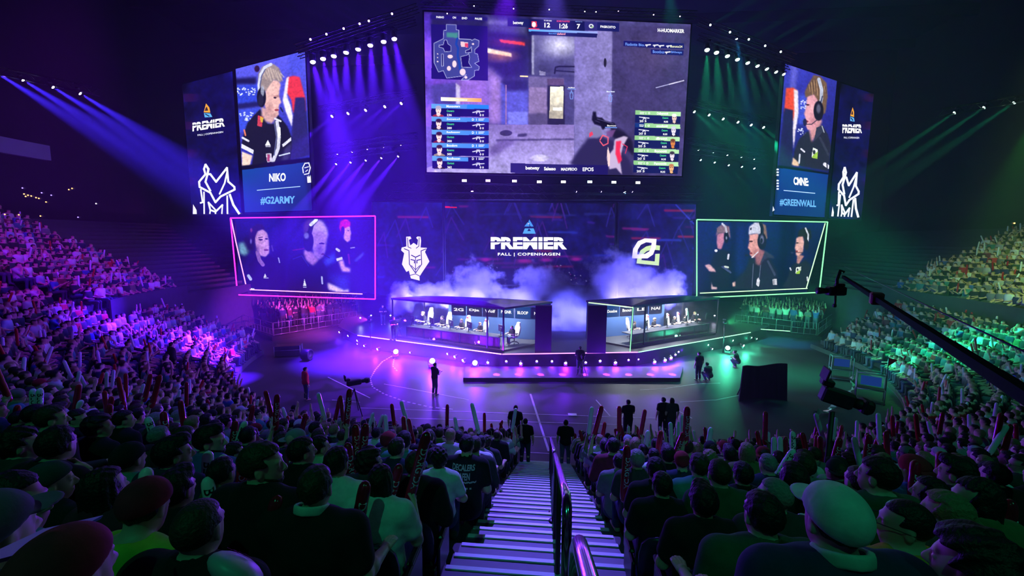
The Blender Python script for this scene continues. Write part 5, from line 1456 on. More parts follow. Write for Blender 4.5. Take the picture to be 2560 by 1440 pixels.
# ------------------------------------------------ lamps on the floor round the stage
FLOORL = [(851, 829, 1), (873, 838, 1), (896, 850, 1), (895, 859, .6), (913, 863, .9), (938, 852, .8), (947, 871, 1.1), (981, 857, .8), (989, 878, 1.5), (1030, 866, .8), (1027, 880, .7), (1080, 901, 1.6), (1107, 877, .7), (1121, 883, .9), (1140, 890, 1.1), (1161, 899, 1.2), (1187, 906, 1.5),
          (1220, 904, 1), (1266, 901, .9), (1302, 906, 1.1), (1342, 901, .9), (1380, 901, .9), (1414, 905, 1.1), (1464, 904, .9), (1500, 900, 1), (1538, 904, 1.15), (1571, 898, .8), (1596, 897, .6), (1636, 902, 1.1), (1662, 898, 1.1), (1677, 892, 1.1), (1688, 885, .8), (1696, 878, .7), (1704, 872, .7),
          (1768, 861, .8), (1779, 871, .7), (1787, 856, .6), (1820, 869, 1.4), (1855, 862, 1.2), (1830, 850, .8), (1862, 843, .7), (1877, 843, .7), (1890, 846, .7)]
AIMF = S(4, 20, 0)
for k, (x, y, sz) in enumerate(FLOORL):
    gr = x > 1760
    p = at_z(x, y, .55)
    tint = ('purple' if x < 1760 else 'green')
    out = Vector((0, -1, 0)) if 1200 < x < 1720 else (Vector((-.75, -.65, 0)) if x < 1200 else Vector((.7, -.7, 0)))
    aim = p+out*2.6+Vector((0, 0, -1.0))
    big = sz >= 1.1
    if sz >= 1.35: aim = Vector((0, 6, 3.5))
    lamp(p, aim, tint, f'floor lamp with {"green" if gr else "violet"} light round the stage edge, {ORDS[k % 24]} from left' if k < 24 else f'floor lamp with {"green" if gr else "violet"} light round the stage edge, {ORDS[len(FLOORL)-1-k]} from right',
         (420 if big else 160)*(1 if not gr else .5), 70, (.62 if sz < 1.35 else .85)*sz, 8+10*sz, True, 'floor lamps round the stage', 'floor_light', halo=(3000*(sz-1.0) if sz > 1.35 else (350 if big else 40))*(1 if not gr else .6), blend=.9, colr=(.16, .006, 1.0) if not gr else (.05, .8, .42))
    # stand so that it is carried by the floor
# four white lamps beside the stage ends
for k, (x, y, ax, ay, tint, lb) in enumerate([(901, 796, 890, 760, 'white', 'white lamp on the floor at left end of the stage'), (928, 790, 908, 740, 'blue', 'lamp at the left stage end with a thin blue beam'), (976, 790, 990, 760, 'white', 'small white lamp left of the left booth'),
                                              (1787, 790, 1760, 770, 'white', 'white lamp on the stage right of the right booth'), (1744, 788, 1762, 740, 'blue', 'lamp behind the right booth with a short blue beam')]):
    p = at_z(x, y, 1.5)
    lamp(p, at_v(ax, ay-40, toS(p).y-3), tint, lb, 2500, 16, .5, 12, True, 'lamps at the stage ends', 'floor_light', halo=12)
# big washes from the trusses over the hall: what lights the audience and the floor
def wash(pos, aim, tint, power, deg, label, gobo=None, colr=None):
    lamp(pos, aim, tint, label, power, deg, .8, 3, False, 'wash lamps over the hall', 'wash_light', blend=1.0, gobo=gobo, colr=colr)
# ================================================================== PEOPLE: bodies grown from blended tapering limbs
def V3(*a): return np.array(a, f32)
class Fld:
    """distance field on a (possibly uneven) grid"""
    def __init__(s, xs, ys, zs):
        s.xs, s.ys, s.zs = [np.asarray(a, f32) for a in (xs, ys, zs)]
        s.X, s.Y, s.Z = np.meshgrid(s.xs, s.ys, s.zs, indexing='ij', sparse=True)
        s.d = None
    def cone(s, a, b, ra, rb):
        a = np.asarray(a, f32); b = np.asarray(b, f32); ab = b-a; L = max(float(ab@ab), 1e-9)
        t = ((s.X-a[0])*ab[0]+(s.Y-a[1])*ab[1]+(s.Z-a[2])*ab[2])/f32(L)
        t = np.clip(t, 0, 1)
        dx = s.X-(a[0]+ab[0]*t); dy = s.Y-(a[1]+ab[1]*t); dz = s.Z-(a[2]+ab[2]*t)
        return np.sqrt(dx*dx+dy*dy+dz*dz)-(f32(ra)+f32(rb-ra)*t)
    def ell(s, c, r, Rm=None):
        x, y, z = s.X-f32(c[0]), s.Y-f32(c[1]), s.Z-f32(c[2])
        if Rm is not None:
            Rm = np.asarray(Rm, f32)
            x, y, z = (Rm[0, 0]*x+Rm[1, 0]*y+Rm[2, 0]*z, Rm[0, 1]*x+Rm[1, 1]*y+Rm[2, 1]*z, Rm[0, 2]*x+Rm[1, 2]*y+Rm[2, 2]*z)
        q = np.sqrt((x/f32(r[0]))**2+(y/f32(r[1]))**2+(z/f32(r[2]))**2)
        return (q-1)*f32(min(r))
    def plane(s, p, nrm):
        nrm = np.asarray(nrm, f32); nrm = nrm/np.linalg.norm(nrm)
        return (s.X-f32(p[0]))*nrm[0]+(s.Y-f32(p[1]))*nrm[1]+(s.Z-f32(p[2]))*nrm[2]
    def add(s, d, k=.03):
        if s.d is None: s.d = d.astype(f32)+0*(s.X+s.Y+s.Z); return s
        h = np.clip(.5+.5*(s.d-d)/k, 0, 1)
        s.d = s.d*(1-h)+d*h-f32(k)*h*(1-h); return s
    def cut(s, d, k=.01):
        d = -d
        h = np.clip(.5-.5*(s.d-d)/k, 0, 1)
        s.d = s.d*(1-h)+d*h+f32(k)*h*(1-h); return s
    def keep(s, d, k=.006):      # intersection with the region d<0
        h = np.clip(.5-.5*(s.d-d)/k, 0, 1)
        s.d = s.d*(1-h)+d*h+f32(k)*h*(1-h); return s
    def nets(s):
        F = np.pad(s.d, 1, constant_values=1.0)
        def ext(a): return np.concatenate([[2*a[0]-a[1]], a, [2*a[-1]-a[-2]]])
        xs, ys, zs = ext(s.xs), ext(s.ys), ext(s.zs)
        neg = F < 0
        nx, ny, nz = F.shape
        c = np.zeros((nx-1, ny-1, nz-1), np.int8)
        for i in (0, 1):
            for j in (0, 1):
                for k in (0, 1): c += neg[i:nx-1+i, j:ny-1+j, k:nz-1+k]
        act = (c > 0) & (c < 8)
        I, J, K = np.nonzero(act)
        idx = -np.ones(act.shape, np.int32); idx[I, J, K] = np.arange(len(I))
        acc = np.zeros((len(I), 3)); cnt = np.zeros(len(I))
        cor = [(i, j, k) for i in (0, 1) for j in (0, 1) for k in (0, 1)]
        for a in range(8):
            for b in range(a+1, 8):
                if sum(abs(cor[a][q]-cor[b][q]) for q in range(3)) != 1: continue
                A, B = cor[a], cor[b]
                fa = F[I+A[0], J+A[1], K+A[2]]; fb = F[I+B[0], J+B[1], K+B[2]]
                m = (fa < 0) != (fb < 0)
                t = np.where(m, fa/np.where(m, fa-fb, 1), 0)
                pa = np.stack([xs[I+A[0]], ys[J+A[1]], zs[K+A[2]]], 1); pb = np.stack([xs[I+B[0]], ys[J+B[1]], zs[K+B[2]]], 1)
                acc += np.where(m[:, None], pa+(pb-pa)*t[:, None], 0); cnt += m
        V = acc/cnt[:, None]
        Q = []
        def quads(ax):
            sl0 = [slice(1, -1)]*3; sl1 = [slice(1, -1)]*3
            sl0[ax] = slice(0, -1); sl1[ax] = slice(1, None)
            n0 = neg[tuple(sl0)]; n1 = neg[tuple(sl1)]
            i, j, k = np.nonzero(n0 != n1)
            inside = n0[i, j, k]
            o = [i+1, j+1, k+1]; o[ax] = [i, j, k][ax]
            i, j, k = o
            if ax == 0: q = [idx[i, j-1, k-1], idx[i, j, k-1], idx[i, j, k], idx[i, j-1, k]]
            elif ax == 1: q = [idx[i-1, j, k-1], idx[i-1, j, k], idx[i, j, k], idx[i, j, k-1]]
            else: q = [idx[i-1, j-1, k], idx[i, j-1, k], idx[i, j, k], idx[i-1, j, k]]
            q = np.stack(q, 1)
            q[~inside] = q[~inside][:, ::-1]
            return q
        Q = np.concatenate([quads(a) for a in range(3)])
        return V, Q

def rotm(rx=0, ry=0, rz=0): return np.array(Euler((rx, ry, rz)).to_matrix(), f32)
def axis(lo, hi, h): return np.arange(lo, hi+h, h, dtype=f32)
def axis_fine(lo, hi, h, flo, fhi, fh):
    a = [lo]
    while a[-1] < hi: a.append(a[-1]+(fh if flo <= a[-1] < fhi else h))
    return np.array(a, f32)

class Pose:
    """joint positions; the figure faces +Y, its feet stand at z=0"""
    def __init__(s, kind='sit', arms='lap', lean=0.0, yaw=0.0, tilt=0.0, build=1.0, roll=0.0, spread=.0):
        s.kind, s.arms, s.build = kind, arms, build
        if kind == 'sit':
            s.hip = V3(0, 0, .50); th = (.105+spread, .40, .50); s.knee = [V3(-th[0], th[1], th[2]), V3(*th)]
            s.ankle = [V3(-.11-spread, .40, .09), V3(.11+spread, .36, .09)]
        elif kind == 'crouch':
            s.hip = V3(0, -.05, .36); s.knee = [V3(-.16, .34, .46), V3(.18, .30, .50)]; s.ankle = [V3(-.15, .08, .09), V3(.15, .12, .09)]
        else:
            s.hip = V3(0, 0, .93); s.knee = [V3(-.11-spread*.5, .02, .50), V3(.11+spread*.5, .03, .50)]; s.ankle = [V3(-.12-spread, -.02, .09), V3(.12+spread, .0, .09)]
        up = V3(0, sin(lean), cos(lean))
        s.up = up
        s.chest = s.hip+up*f32(.36)
        s.neck = s.hip+up*f32(.53)
        fwd = V3(0, cos(lean), -sin(lean))
        s.HR = rotm(tilt, roll, yaw)
        s.head = s.neck+up*f32(.145)+V3(0, .025, 0)+fwd*f32(.01)
        s.sh = [s.neck+V3(-.19*build, -.01, -.05), s.neck+V3(.19*build, -.01, -.05)]
        sz = s.hip[2]
        e, w, hd = [None]*2, [None]*2, [None]*2
        for k, sg in ((0, -1), (1, 1)):
            a = arms if isinstance(arms, str) else arms[k]
            if a == 'lap': e[k] = V3(sg*.27, .03, sz+.22); w[k] = V3(sg*.13, .26, sz+.11); hd[k] = ('open', V3(-sg*.2, .9, -.15), V3(0, 0, 1))
            elif a == 'desk': e[k] = V3(sg*.30, .14, sz+.22); w[k] = V3(sg*.20, .40, sz+.27); hd[k] = ('open', V3(-sg*.1, 1, -.05), V3(0, 0, 1))
            elif a == 'stick': e[k] = V3(sg*.27, .10, sz+.20); w[k] = V3(sg*.17, .31, sz+.36); hd[k] = ('grip', V3(-sg*.2, .75, .35), V3(sg*.9, .2, .2))
            elif a == 'high': e[k] = V3(sg*.34, .20, sz+.46); w[k] = V3(sg*.30, .30, sz+.72); hd[k] = ('grip', V3(-sg*.1, .35, .9), V3(sg*.9, -.2, .0))
            elif a == 'chin': e[k] = V3(sg*.16, .26, sz+.24); w[k] = V3(sg*.08, .24, sz+.47); hd[k] = ('fist', V3(-sg*.5, -.35, .75), V3(sg*.3, .9, .2))
            elif a == 'up': e[k] = V3(sg*.28, .05, sz+.72); w[k] = V3(sg*.22, .06, sz+.97); hd[k] = ('open', V3(0, .05, 1), V3(0, -1, 0))
            elif a == 'side': e[k] = V3(sg*.27, -.04, sz+.20); w[k] = V3(sg*.28, .04, sz-.05); hd[k] = ('open', V3(0, .15, -1), V3(sg, 0, 0))
            elif a == 'work': e[k] = V3(sg*.26, .08, sz+.22); w[k] = V3(sg*.12, .32, sz+.28); hd[k] = ('fist', V3(-sg*.3, .9, .2), V3(0, 0, 1))
            elif a == 'hold': e[k] = V3(sg*.24, .12, sz+.22); w[k] = V3(sg*.15, .34, sz+.26); hd[k] = ('fist', V3(-sg*.6, .8, .15), V3(0, .1, 1))
            elif a == 'rest': e[k] = V3(sg*.30, -.02, sz+.24); w[k] = V3(sg*.31, .24, sz+.20); hd[k] = ('open', V3(0, 1, -.1), V3(0, 0, 1))
        s.elbow, s.wrist, s.hand = e, w, hd
    def hp(s, p): return s.head+s.HR@V3(*p)     # head-local point
    def bounds(s, m=.12):
        P = np.array([s.hip, s.chest, s.head+V3(0, 0, .14), s.head+V3(0, .1, 0), s.head-V3(0, .1, 0)]+s.sh+s.elbow+s.wrist+s.knee+s.ankle+[a+V3(0, .2, -.09) for a in s.ankle])
        return P.min(0)-m, P.max(0)+m

def torso(F, p, g=0.0, full=True):
    b = p.build
    F.add(F.ell(p.hip+V3(0, .0, .02), (.175*b+g, .125*b+g, .13+g)), .05)
    F.add(F.cone(p.hip+V3(-.05, 0, .03), p.chest+V3(-.07*b, 0, -.05), .125*b+g, .115*b+g), .07)
    F.add(F.cone(p.hip+V3(.05, 0, .03), p.chest+V3(.07*b, 0, -.05), .125*b+g, .115*b+g), .07)
    F.add(F.ell(p.chest+V3(0, -.005, .02), (.19*b+g, .125*b+g, .17+g)), .06)
    F.add(F.cone(p.sh[0]+V3(.03, 0, -.005), p.sh[1]+V3(-.03, 0, -.005), .075*b+g, .075*b+g), .06)
    F.add(F.cone(p.neck+V3(-.06, -.015, -.015), p.neck+V3(.06, -.015, -.015), .065+g, .065+g), .06)
def arm_up(F, p, g=0.0, t=1.0):
    for k in (0, 1):
        e = p.sh[k]+(p.elbow[k]-p.sh[k])*f32(t)
        F.add(F.cone(p.sh[k], e, .066*p.build+g, (.066+(.045-.066)*t)*p.build+g), .03)
def body_mesh(p, h=.012, fine=True):
    lo, hi = p.bounds()
    hz = float(p.head[2])
    if fine:
        xs = axis_fine(lo[0], hi[0], h*1.25, p.head[0]-.1, p.head[0]+.1, h*.75)
        ys = axis_fine(lo[1], hi[1], h*1.25, p.head[1]-.12, p.head[1]+.13, h*.75)
        zs = axis_fine(lo[2], hi[2], h*1.4, hz-.14, hz+.14, h*.75)
    else: xs, ys, zs = axis(lo[0], hi[0], h), axis(lo[1], hi[1], h), axis(lo[2], hi[2], h)
    F = Fld(xs, ys, zs)
    torso(F, p); arm_up(F, p)
    for k, sg in ((0, -1), (1, 1)):
        F.add(F.cone(p.elbow[k], p.elbow[k]+(p.wrist[k]-p.elbow[k])*f32(.35), .046, .046), .02)
        F.add(F.cone(p.elbow[k]+(p.wrist[k]-p.elbow[k])*f32(.3), p.wrist[k], .045, .028), .02)
        if not fine:
            d = p.hand[k][1]/np.linalg.norm(p.hand[k][1])
            F.add(F.cone(p.wrist[k], p.wrist[k]+d*f32(.12), .04, .035), .02)
        hj = p.hip+V3(sg*.10, 0, 0)
        F.add(F.cone(hj, p.knee[k], .095, .062), .04)
        F.add(F.cone(p.knee[k], p.knee[k]+(p.ankle[k]-p.knee[k])*f32(.35)+V3(0, -.015, 0), .060, .058), .03)
        F.add(F.cone(p.knee[k]+(p.ankle[k]-p.knee[k])*f32(.3)+V3(0, -.012, 0), p.ankle[k], .058, .04), .02)
        F.add(F.cone(p.ankle[k]+V3(0, -.03, -.045), p.ankle[k]+V3(sg*.02, .15, -.055), .042, .032), .02)
    head_field(F, p)
    return F.nets()
def head_field(F, p):
    H = p.hp; R = p.HR
    F.add(F.cone(p.neck+V3(0, -.01, -.03), p.head+R@V3(0, -.025, -.04), .058, .053), .03)
    F.add(F.ell(H((0, -.012, .035)), (.077, .097, .088), R), .03)
    F.add(F.ell(H((0, .022, -.035)), (.062, .072, .085), R), .03)
    F.add(F.ell(H((0, .055, -.092)), (.028, .028, .024), R), .03)
    F.add(F.cone(H((0, .090, .012)), H((0, .112, -.030)), .009, .014), .014)
    F.add(F.cone(H((-.012, .098, -.034)), H((.012, .098, -.034)), .010, .010), .01)
    F.add(F.cone(H((-.035, .080, .026)), H((.035, .080, .026)), .011, .011), .014)
    F.add(F.cone(H((-.018, .088, -.063)), H((.018, .088, -.063)), .009, .009), .012)
    F.add(F.cone(H((-.015, .086, -.074)), H((.015, .086, -.074)), .009, .009), .008)
    for sg in (-1, 1):
        F.cut(F.ell(H((sg*.032, .098, .004)), (.017, .016, .011), R), .012)
        F.add(F.ell(H((sg*.031, .080, .003)), (.013, .013, .012), R), .004)
        F.add(F.ell(H((sg*.078, -.005, -.008)), (.011, .021, .034), R), .008)
        F.cut(F.ell(H((sg*.088, .003, -.006)), (.006, .010, .018), R), .006)
    F.cut(F.cone(H((-.020, .098, -.0685)), H((.020, .098, -.0685)), .003, .003), .004)
def hand_mesh(p, k, h=.0042):
    """palm, four bent fingers of different length and a thumb from the side of the palm"""
    kind, d, back = p.hand[k]
    d = np.asarray(d, float); d /= np.linalg.norm(d)
    back = np.asarray(back, float); back = back-d*(back@d); back /= np.linalg.norm(back)
    side = np.cross(d, back)*(1 if k == 1 else -1)     # towards the little finger
    th = -side
    w = np.asarray(p.wrist[k], float)
    def P(a, b, c): return V3(*(w+d*a+side*b+back*c))
    segs = []
    segs.append((P(-.03, 0, 0), P(.02, 0, 0), .027, .026))
    L = [.078, .088, .082, .064]
    bx = [-.030, -.010, .011, .030]
    curl = {'open': .25, 'grip': 1.25, 'fist': 1.45}[kind]
    for q in range(4):
        segs.append((P(.015, bx[q]*.6, 0), P(.085-abs(bx[q])*.15, bx[q], .002), .015, .0115))
        x, c = .086-abs(bx[q])*.15, .002; ang = curl*.45+.05*q
        px = (x, c)
        for j, fr in enumerate((.45, .31, .24)):
            ang2 = ang+curl*(.75 if j else 0)*(1 if j < 2 else 1.75)
            nx = (px[0]+cos(ang2)*L[q]*fr, px[1]-sin(ang2)*L[q]*fr)
            segs.append((P(px[0], bx[q]*(1-.08*j), px[1]), P(nx[0], bx[q]*(1-.08*(j+1)), nx[1]), .0098-.0008*j, .0092-.0009*j))
            px = nx
    tb = [(.022, -.026, -.006), (.052, -.046, -.022), (.078, -.048 if kind == 'open' else -.034, -.040), (.098, -.050 if kind == 'open' else -.014, -.047 if kind != 'open' else -.05)]
    for j in range(3): segs.append((P(*tb[j]), P(*tb[j+1]), .0135-.0018*j, .0118-.0018*j))
    A = np.array([s_[0] for s_ in segs]+[s_[1] for s_ in segs])
    lo, hi = A.min(0)-.02, A.max(0)+.02
    F = Fld(axis(lo[0], hi[0], h), axis(lo[1], hi[1], h), axis(lo[2], hi[2], h))
    for i, (a, b, ra, rb) in enumerate(segs): F.add(F.cone(a, b, ra, rb), .006 if i > 1 else .01)
    return F.nets()
def join_np(parts):
    Vs, Qs, b = [], [], 0
    for V, Q in parts: Vs.append(V); Qs.append(Q+b); b += len(V)
    return np.concatenate(Vs), np.concatenate(Qs)

def shirt_mesh(p, h=.016, sleeve=.62, hood=False, jacket=False, collar=True):
    lo, hi = p.bounds()
    F = Fld(axis(lo[0], hi[0], h), axis(lo[1], hi[1], h), axis(p.hip[2]-.12, max(p.neck[2]+.14, float(max(p.elbow[0][2], p.elbow[1][2]))+.1), h))
    g = .014 if not jacket else .024
    torso(F, p, g); 
    arm_up(F, p, g+.010, 1.0 if sleeve > .9 else sleeve)
    if sleeve > 1:
        for k in (0, 1): F.add(F.cone(p.elbow[k], p.elbow[k]+(p.wrist[k]-p.elbow[k])*f32(.88), .056+g*.4, .036+g*.4), .02)
    # folds across the small of the back
    wob = (np.sin(F.Z*46+F.X*9)*np.cos(F.X*23+F.Z*11)).astype(f32)*f32(.0045)
    F.d = F.d+wob*np.clip((p.neck[2]-F.Z-.05)*6, 0, 1)
    up = p.up
    F.keep(F.plane(p.neck+V3(0, -.01, .088), (0, up[1]+.30, up[2])), .01)
    F.keep(F.plane(p.hip+V3(0, 0, -.075), (0, 0, -1)), .01)
    if collar and not hood:
        F.add(F.cone(p.neck+V3(0, -.012, -.01), p.neck+V3(0, -.014, .045), .096, .083), .014)
        F.keep(F.plane(p.neck+V3(0, -.012, .080), (0, .42, 1)), .006)
        F.cut(F.cone(p.neck+V3(0, -.012, .03), p.neck+V3(0, -.008, .12), .050, .060), .006)
    if hood:
        F.add(F.ell(p.neck+V3(0, -.075, .02), (.125, .075, .085), rotm(.5)), .03)
        F.add(F.cone(p.neck+V3(-.085, -.01, .02), p.neck+V3(-.03, .08, -.05), .035, .02), .02)
        F.add(F.cone(p.neck+V3(.085, -.01, .02), p.neck+V3(.03, .08, -.05), .035, .02), .02)
        F.cut(F.ell(p.neck+V3(0, -.015, .085), (.085, .08, .075)), .02)
    return F.nets()
def trousers_mesh(p, h=.018, g=.013):
    lo, hi = p.bounds()
    F = Fld(axis(lo[0], hi[0], h), axis(lo[1], hi[1], h), axis(max(0., lo[2]), max(float(p.hip[2]), float(p.knee[0][2]), float(p.knee[1][2]))+.14, h))
    F.add(F.ell(p.hip+V3(0, .0, .0), (.178*p.build+g, .13*p.build+g, .125+g)), .05)
    F.keep(F.plane(p.hip+V3(0, 0, .11), p.up), .006)
    for k, sg in ((0, -1), (1, 1)):
        hj = p.hip+V3(sg*.10, 0, 0)
        F.add(F.cone(hj, p.knee[k], .098+g, .066+g), .04)
        F.add(F.cone(p.knee[k], p.ankle[k], .064+g, .050+g), .03)
    F.keep(F.plane((0, 0, .075), (0, 0, -1)), .006)
    return F.nets()
def shoes_mesh(p, h=.011):
    out = []
    for k, sg in ((0, -1), (1, 1)):
        a = p.ankle[k]
        F = Fld(axis(a[0]-.09, a[0]+.09, h), axis(a[1]-.13, a[1]+.26, h), axis(-.01, .14, h))
        F.add(F.cone(a+V3(0, -.035, -.045), a+V3(sg*.02, .14, -.055), .052, .043), .02)
        F.add(F.cone(a+V3(0, -.02, -.02), a+V3(0, -.01, .03), .052, .05), .02)
        F.keep(F.plane((0, 0, .004), (0, 0, -1)), .006)
        out.append(F.nets())
    return join_np(out)

# ---- hair and headgear, built around a head at the origin facing +Y
def hair_mesh(kind, h=.0085):
    big = kind in ('long', 'ponytail', 'bob', 'bun')
    lo, hi = ((-.14, -.2, -.42), (.14, .14, .17)) if big else ((-.125, -.15, -.15), (.125, .16, .17))
    if kind == 'beard': lo, hi = (-.1, -.05, -.16), (.1, .13, .03)
    F = Fld(axis(lo[0], hi[0], h), axis(lo[1], hi[1], h), axis(lo[2], hi[2], h))
    def wob(a, fx=60, fz=50): F.d = F.d+(np.sin(F.X*fx+F.Y*22)*np.sin(F.Y*fx*.8+F.Z*fz)).astype(f32)*f32(a)
    if kind == 'beard':
        F.add(F.ell((0, .022, -.045), (.068, .080, .085)), .01)
        F.add(F.ell((0, .058, -.095), (.037, .038, .034)), .02)
        wob(.002, 120, 120)
        F.keep(F.plane((0, .03, -.045), (0, .55, 1)), .006)
        F.cut(F.cone((-.018, .12, -.068), (.018, .12, -.068), .014, .014), .006)
        F.keep(F.plane((0, -.012, 0), (0, -1, 0)), .006)
        return F.nets()
    thick = {'buzz': .006, 'short': .015, 'crop': .011, 'quiff': .02, 'curly': .028, 'balding': .008, 'messy': .022}.get(kind, .016)
    F.add(F.ell((0, -.014, .037), (.077+thick, .098+thick, .090+thick)), .02)
    if kind == 'quiff': F.add(F.ell((0, .055, .115), (.055, .045, .036)), .03)
    if kind == 'curly': wob(.008, 70, 90)
    elif kind == 'messy': wob(.007, 95, 70)
    elif kind != 'buzz': wob(.0028, 130, 40)
    if not big:
        # hairline: off the forehead and face, round the ears, down to the nape
        F.cut(np.maximum(F.plane((0, .058 if kind != 'balding' else .0, 0), (0, -1, -.55)), F.plane((0, 0, .075 if kind != 'balding' else .2), (0, 0, 1))), .012)
        F.cut(np.maximum(F.plane((0, -.022, 0), (0, -1, 0)), F.plane((0, 0, .022), (0, 0, 1))), .01)
        F.keep(F.plane((0, -.08, -.062), (0, .25, -1)), .008)
        if kind == 'balding': F.cut(F.ell((0, .03, .125), (.066, .095, .06)), .01)
        for sg in (-1, 1): F.cut(F.ell((sg*.09, .0, -.012), (.03, .024, .042)), .006)
    else:
        F.cut(np.maximum(F.plane((0, .05, 0), (0, -1, -.5)), F.plane((0, 0, .085), (0, 0, 1))), .012)
        if kind == 'long':
            F.add(F.ell((0, -.06, -.10), (.098, .065, .2)), .04)
            F.add(F.cone((-.075, -.02, -.02), (-.085, -.03, -.3), .03, .022), .03)
            F.add(F.cone((.075, -.02, -.02), (.085, -.03, -.3), .03, .022), .03)
            wob(.004, 150, 8)
        elif kind == 'bob': F.add(F.ell((0, -.03, -.04), (.098, .085, .115)), .03); wob(.003, 140, 8)
        elif kind == 'bun': F.add(F.ell((0, -.10, .09), (.05, .05, .045)), .01); F.keep(F.plane((0, -.08, -.06), (0, .25, -1)), .008)
        else:
            F.keep(F.plane((0, -.08, -.06), (0, .25, -1)), .008)
            F.add(F.cone((0, -.115, .02), (0, -.165, -.03), .024, .034), .015)
            F.add(F.cone((0, -.165, -.03), (0, -.15, -.26), .034, .012), .02)
            wob(.003, 150, 10)
    F.cut(F.ell((0, -.012, .035), (.070, .090, .081)), .004)
    return F.nets()
def cap_mesh(brim=1, h=.008):
    F = Fld(axis(-.13, .13, h), axis(-.14, .24, h), axis(-.03, .17, h))
    F.add(F.ell((0, -.012, .045), (.094, .115, .099)), .02)
    a = np.arctan2(F.X, F.Y+.012)
    F.d = F.d+(.0016*np.clip(np.abs(np.cos(a*3))*-14+1.2, 0, 1)).astype(f32)
    F.keep(F.plane((0, 0, .024), (0, .30, -1)), .006)
    F.add(F.ell((0, -.01, .144), (.009, .009, .006)), .003)
    if brim:
        B = Fld(F.xs, F.ys, F.zs)
        B.add(B.ell((0, .115, .045), (.088, .095, .03)), .01)
        B.keep(np.abs(B.Z-f32(.040)+(B.X*B.X)*f32(2.2)+(B.Y-.09)*f32(.18))-f32(.0062), .004)
        B.cut(B.ell((0, -.012, .045), (.080, .09, .12)), .004)
        F.add(B.d, .006)
    F.cut(F.ell((0, -.012, .03), (.076, .096, .090)), .004)
    return F.nets()
# ================================================================== THE AUDIENCE
M_SKIN = objcol_mat('skin', .5, 30, .08, spec=.4)
M_CLOTH = objcol_mat('woven_cloth', .9, 16, .3, bump=.25)
M_HAIR = objcol_mat('hair_strands', .55, 60, .45, bump=.6, spec=.35)
SKINS = [(.62, .40, .29), (.55, .34, .24), (.50, .30, .20), (.68, .46, .36), (.24, .13, .08)]
SHIRTS = {'black': (.012, .012, .014), 'charcoal': (.045, .045, .05), 'navy': (.02, .03, .08), 'white': (.72, .72, .72), 'light grey': (.42, .42, .43),
          'grey': (.18, .18, .19), 'dark green': (.03, .09, .05), 'olive': (.14, .15, .06), 'mustard': (.55, .27, .03), 'red': (.5, .02, .03), 'blue': (.05, .12, .38),
          'pale blue': (.35, .48, .62), 'teal': (.06, .25, .25), 'lime green': (.35, .55, .05), 'maroon': (.16, .02, .04), 'pale green': (.45, .60, .42)}
HAIRC = {'dark': (.012, .009, .007), 'brown': (.05, .028, .014), 'fair': (.26, .17, .08), 'grey': (.22, .21, .20), 'black': (.006, .006, .007), 'red': (.22, .05, .02)}
TROUS = [(.03, .05, .11), (.02, .02, .025), (.05, .06, .09), (.10, .12, .17)]

TPL = {
 'lap': Pose('sit', 'lap', .04), 'lean': Pose('sit', 'lap', .22, -.15), 'rest': Pose('sit', 'rest', -.08, .1, build=.95),
 'stick': Pose('sit', ('lap', 'stick'), .06, .1), 'sticks': Pose('sit', 'stick', .10), 'high': Pose('sit', ('lap', 'high'), .05, .15),
 'lefthigh': Pose('sit', ('high', 'rest'), .03, -.2),
 'chin': Pose('sit', ('lap', 'chin'), .20, .25), 'profr': Pose('sit', 'lap', .02, -1.15, roll=.05), 'profl': Pose('sit', 'lap', .04, 1.1),
 'halfr': Pose('sit', 'rest', .03, -.6), 'halfl': Pose('sit', 'lap', .05, .6), 'wide': Pose('sit', 'rest', .05, .08, build=1.16),
 'slim': Pose('sit', 'lap', .0, -.1, build=.86), 'phone': Pose('sit', 'work', .10, .05, -.3), 'down': Pose('sit', 'lap', .26, .1, -.25),
 'cheer': Pose('sit', 'up', -.02), 'stand': Pose('stand', 'side', .0), 'standwork': Pose('stand', 'work', .03), 'standup': Pose('stand', 'up', 0),
 'standone': Pose('stand', ('side', 'up'), 0, .3), 'crouch': Pose('crouch', 'work', .35), 'desk': Pose('sit', 'desk', .12, 0, -.12), 'sitfloor': Pose('crouch', 'lap', .25),
}
_mc = {}
def cached(key, fn, name, m):
    if key not in _mc:
        V, Q = fn(); _mc[key] = np_mesh(name, V, Q, m)
    return _mc[key]
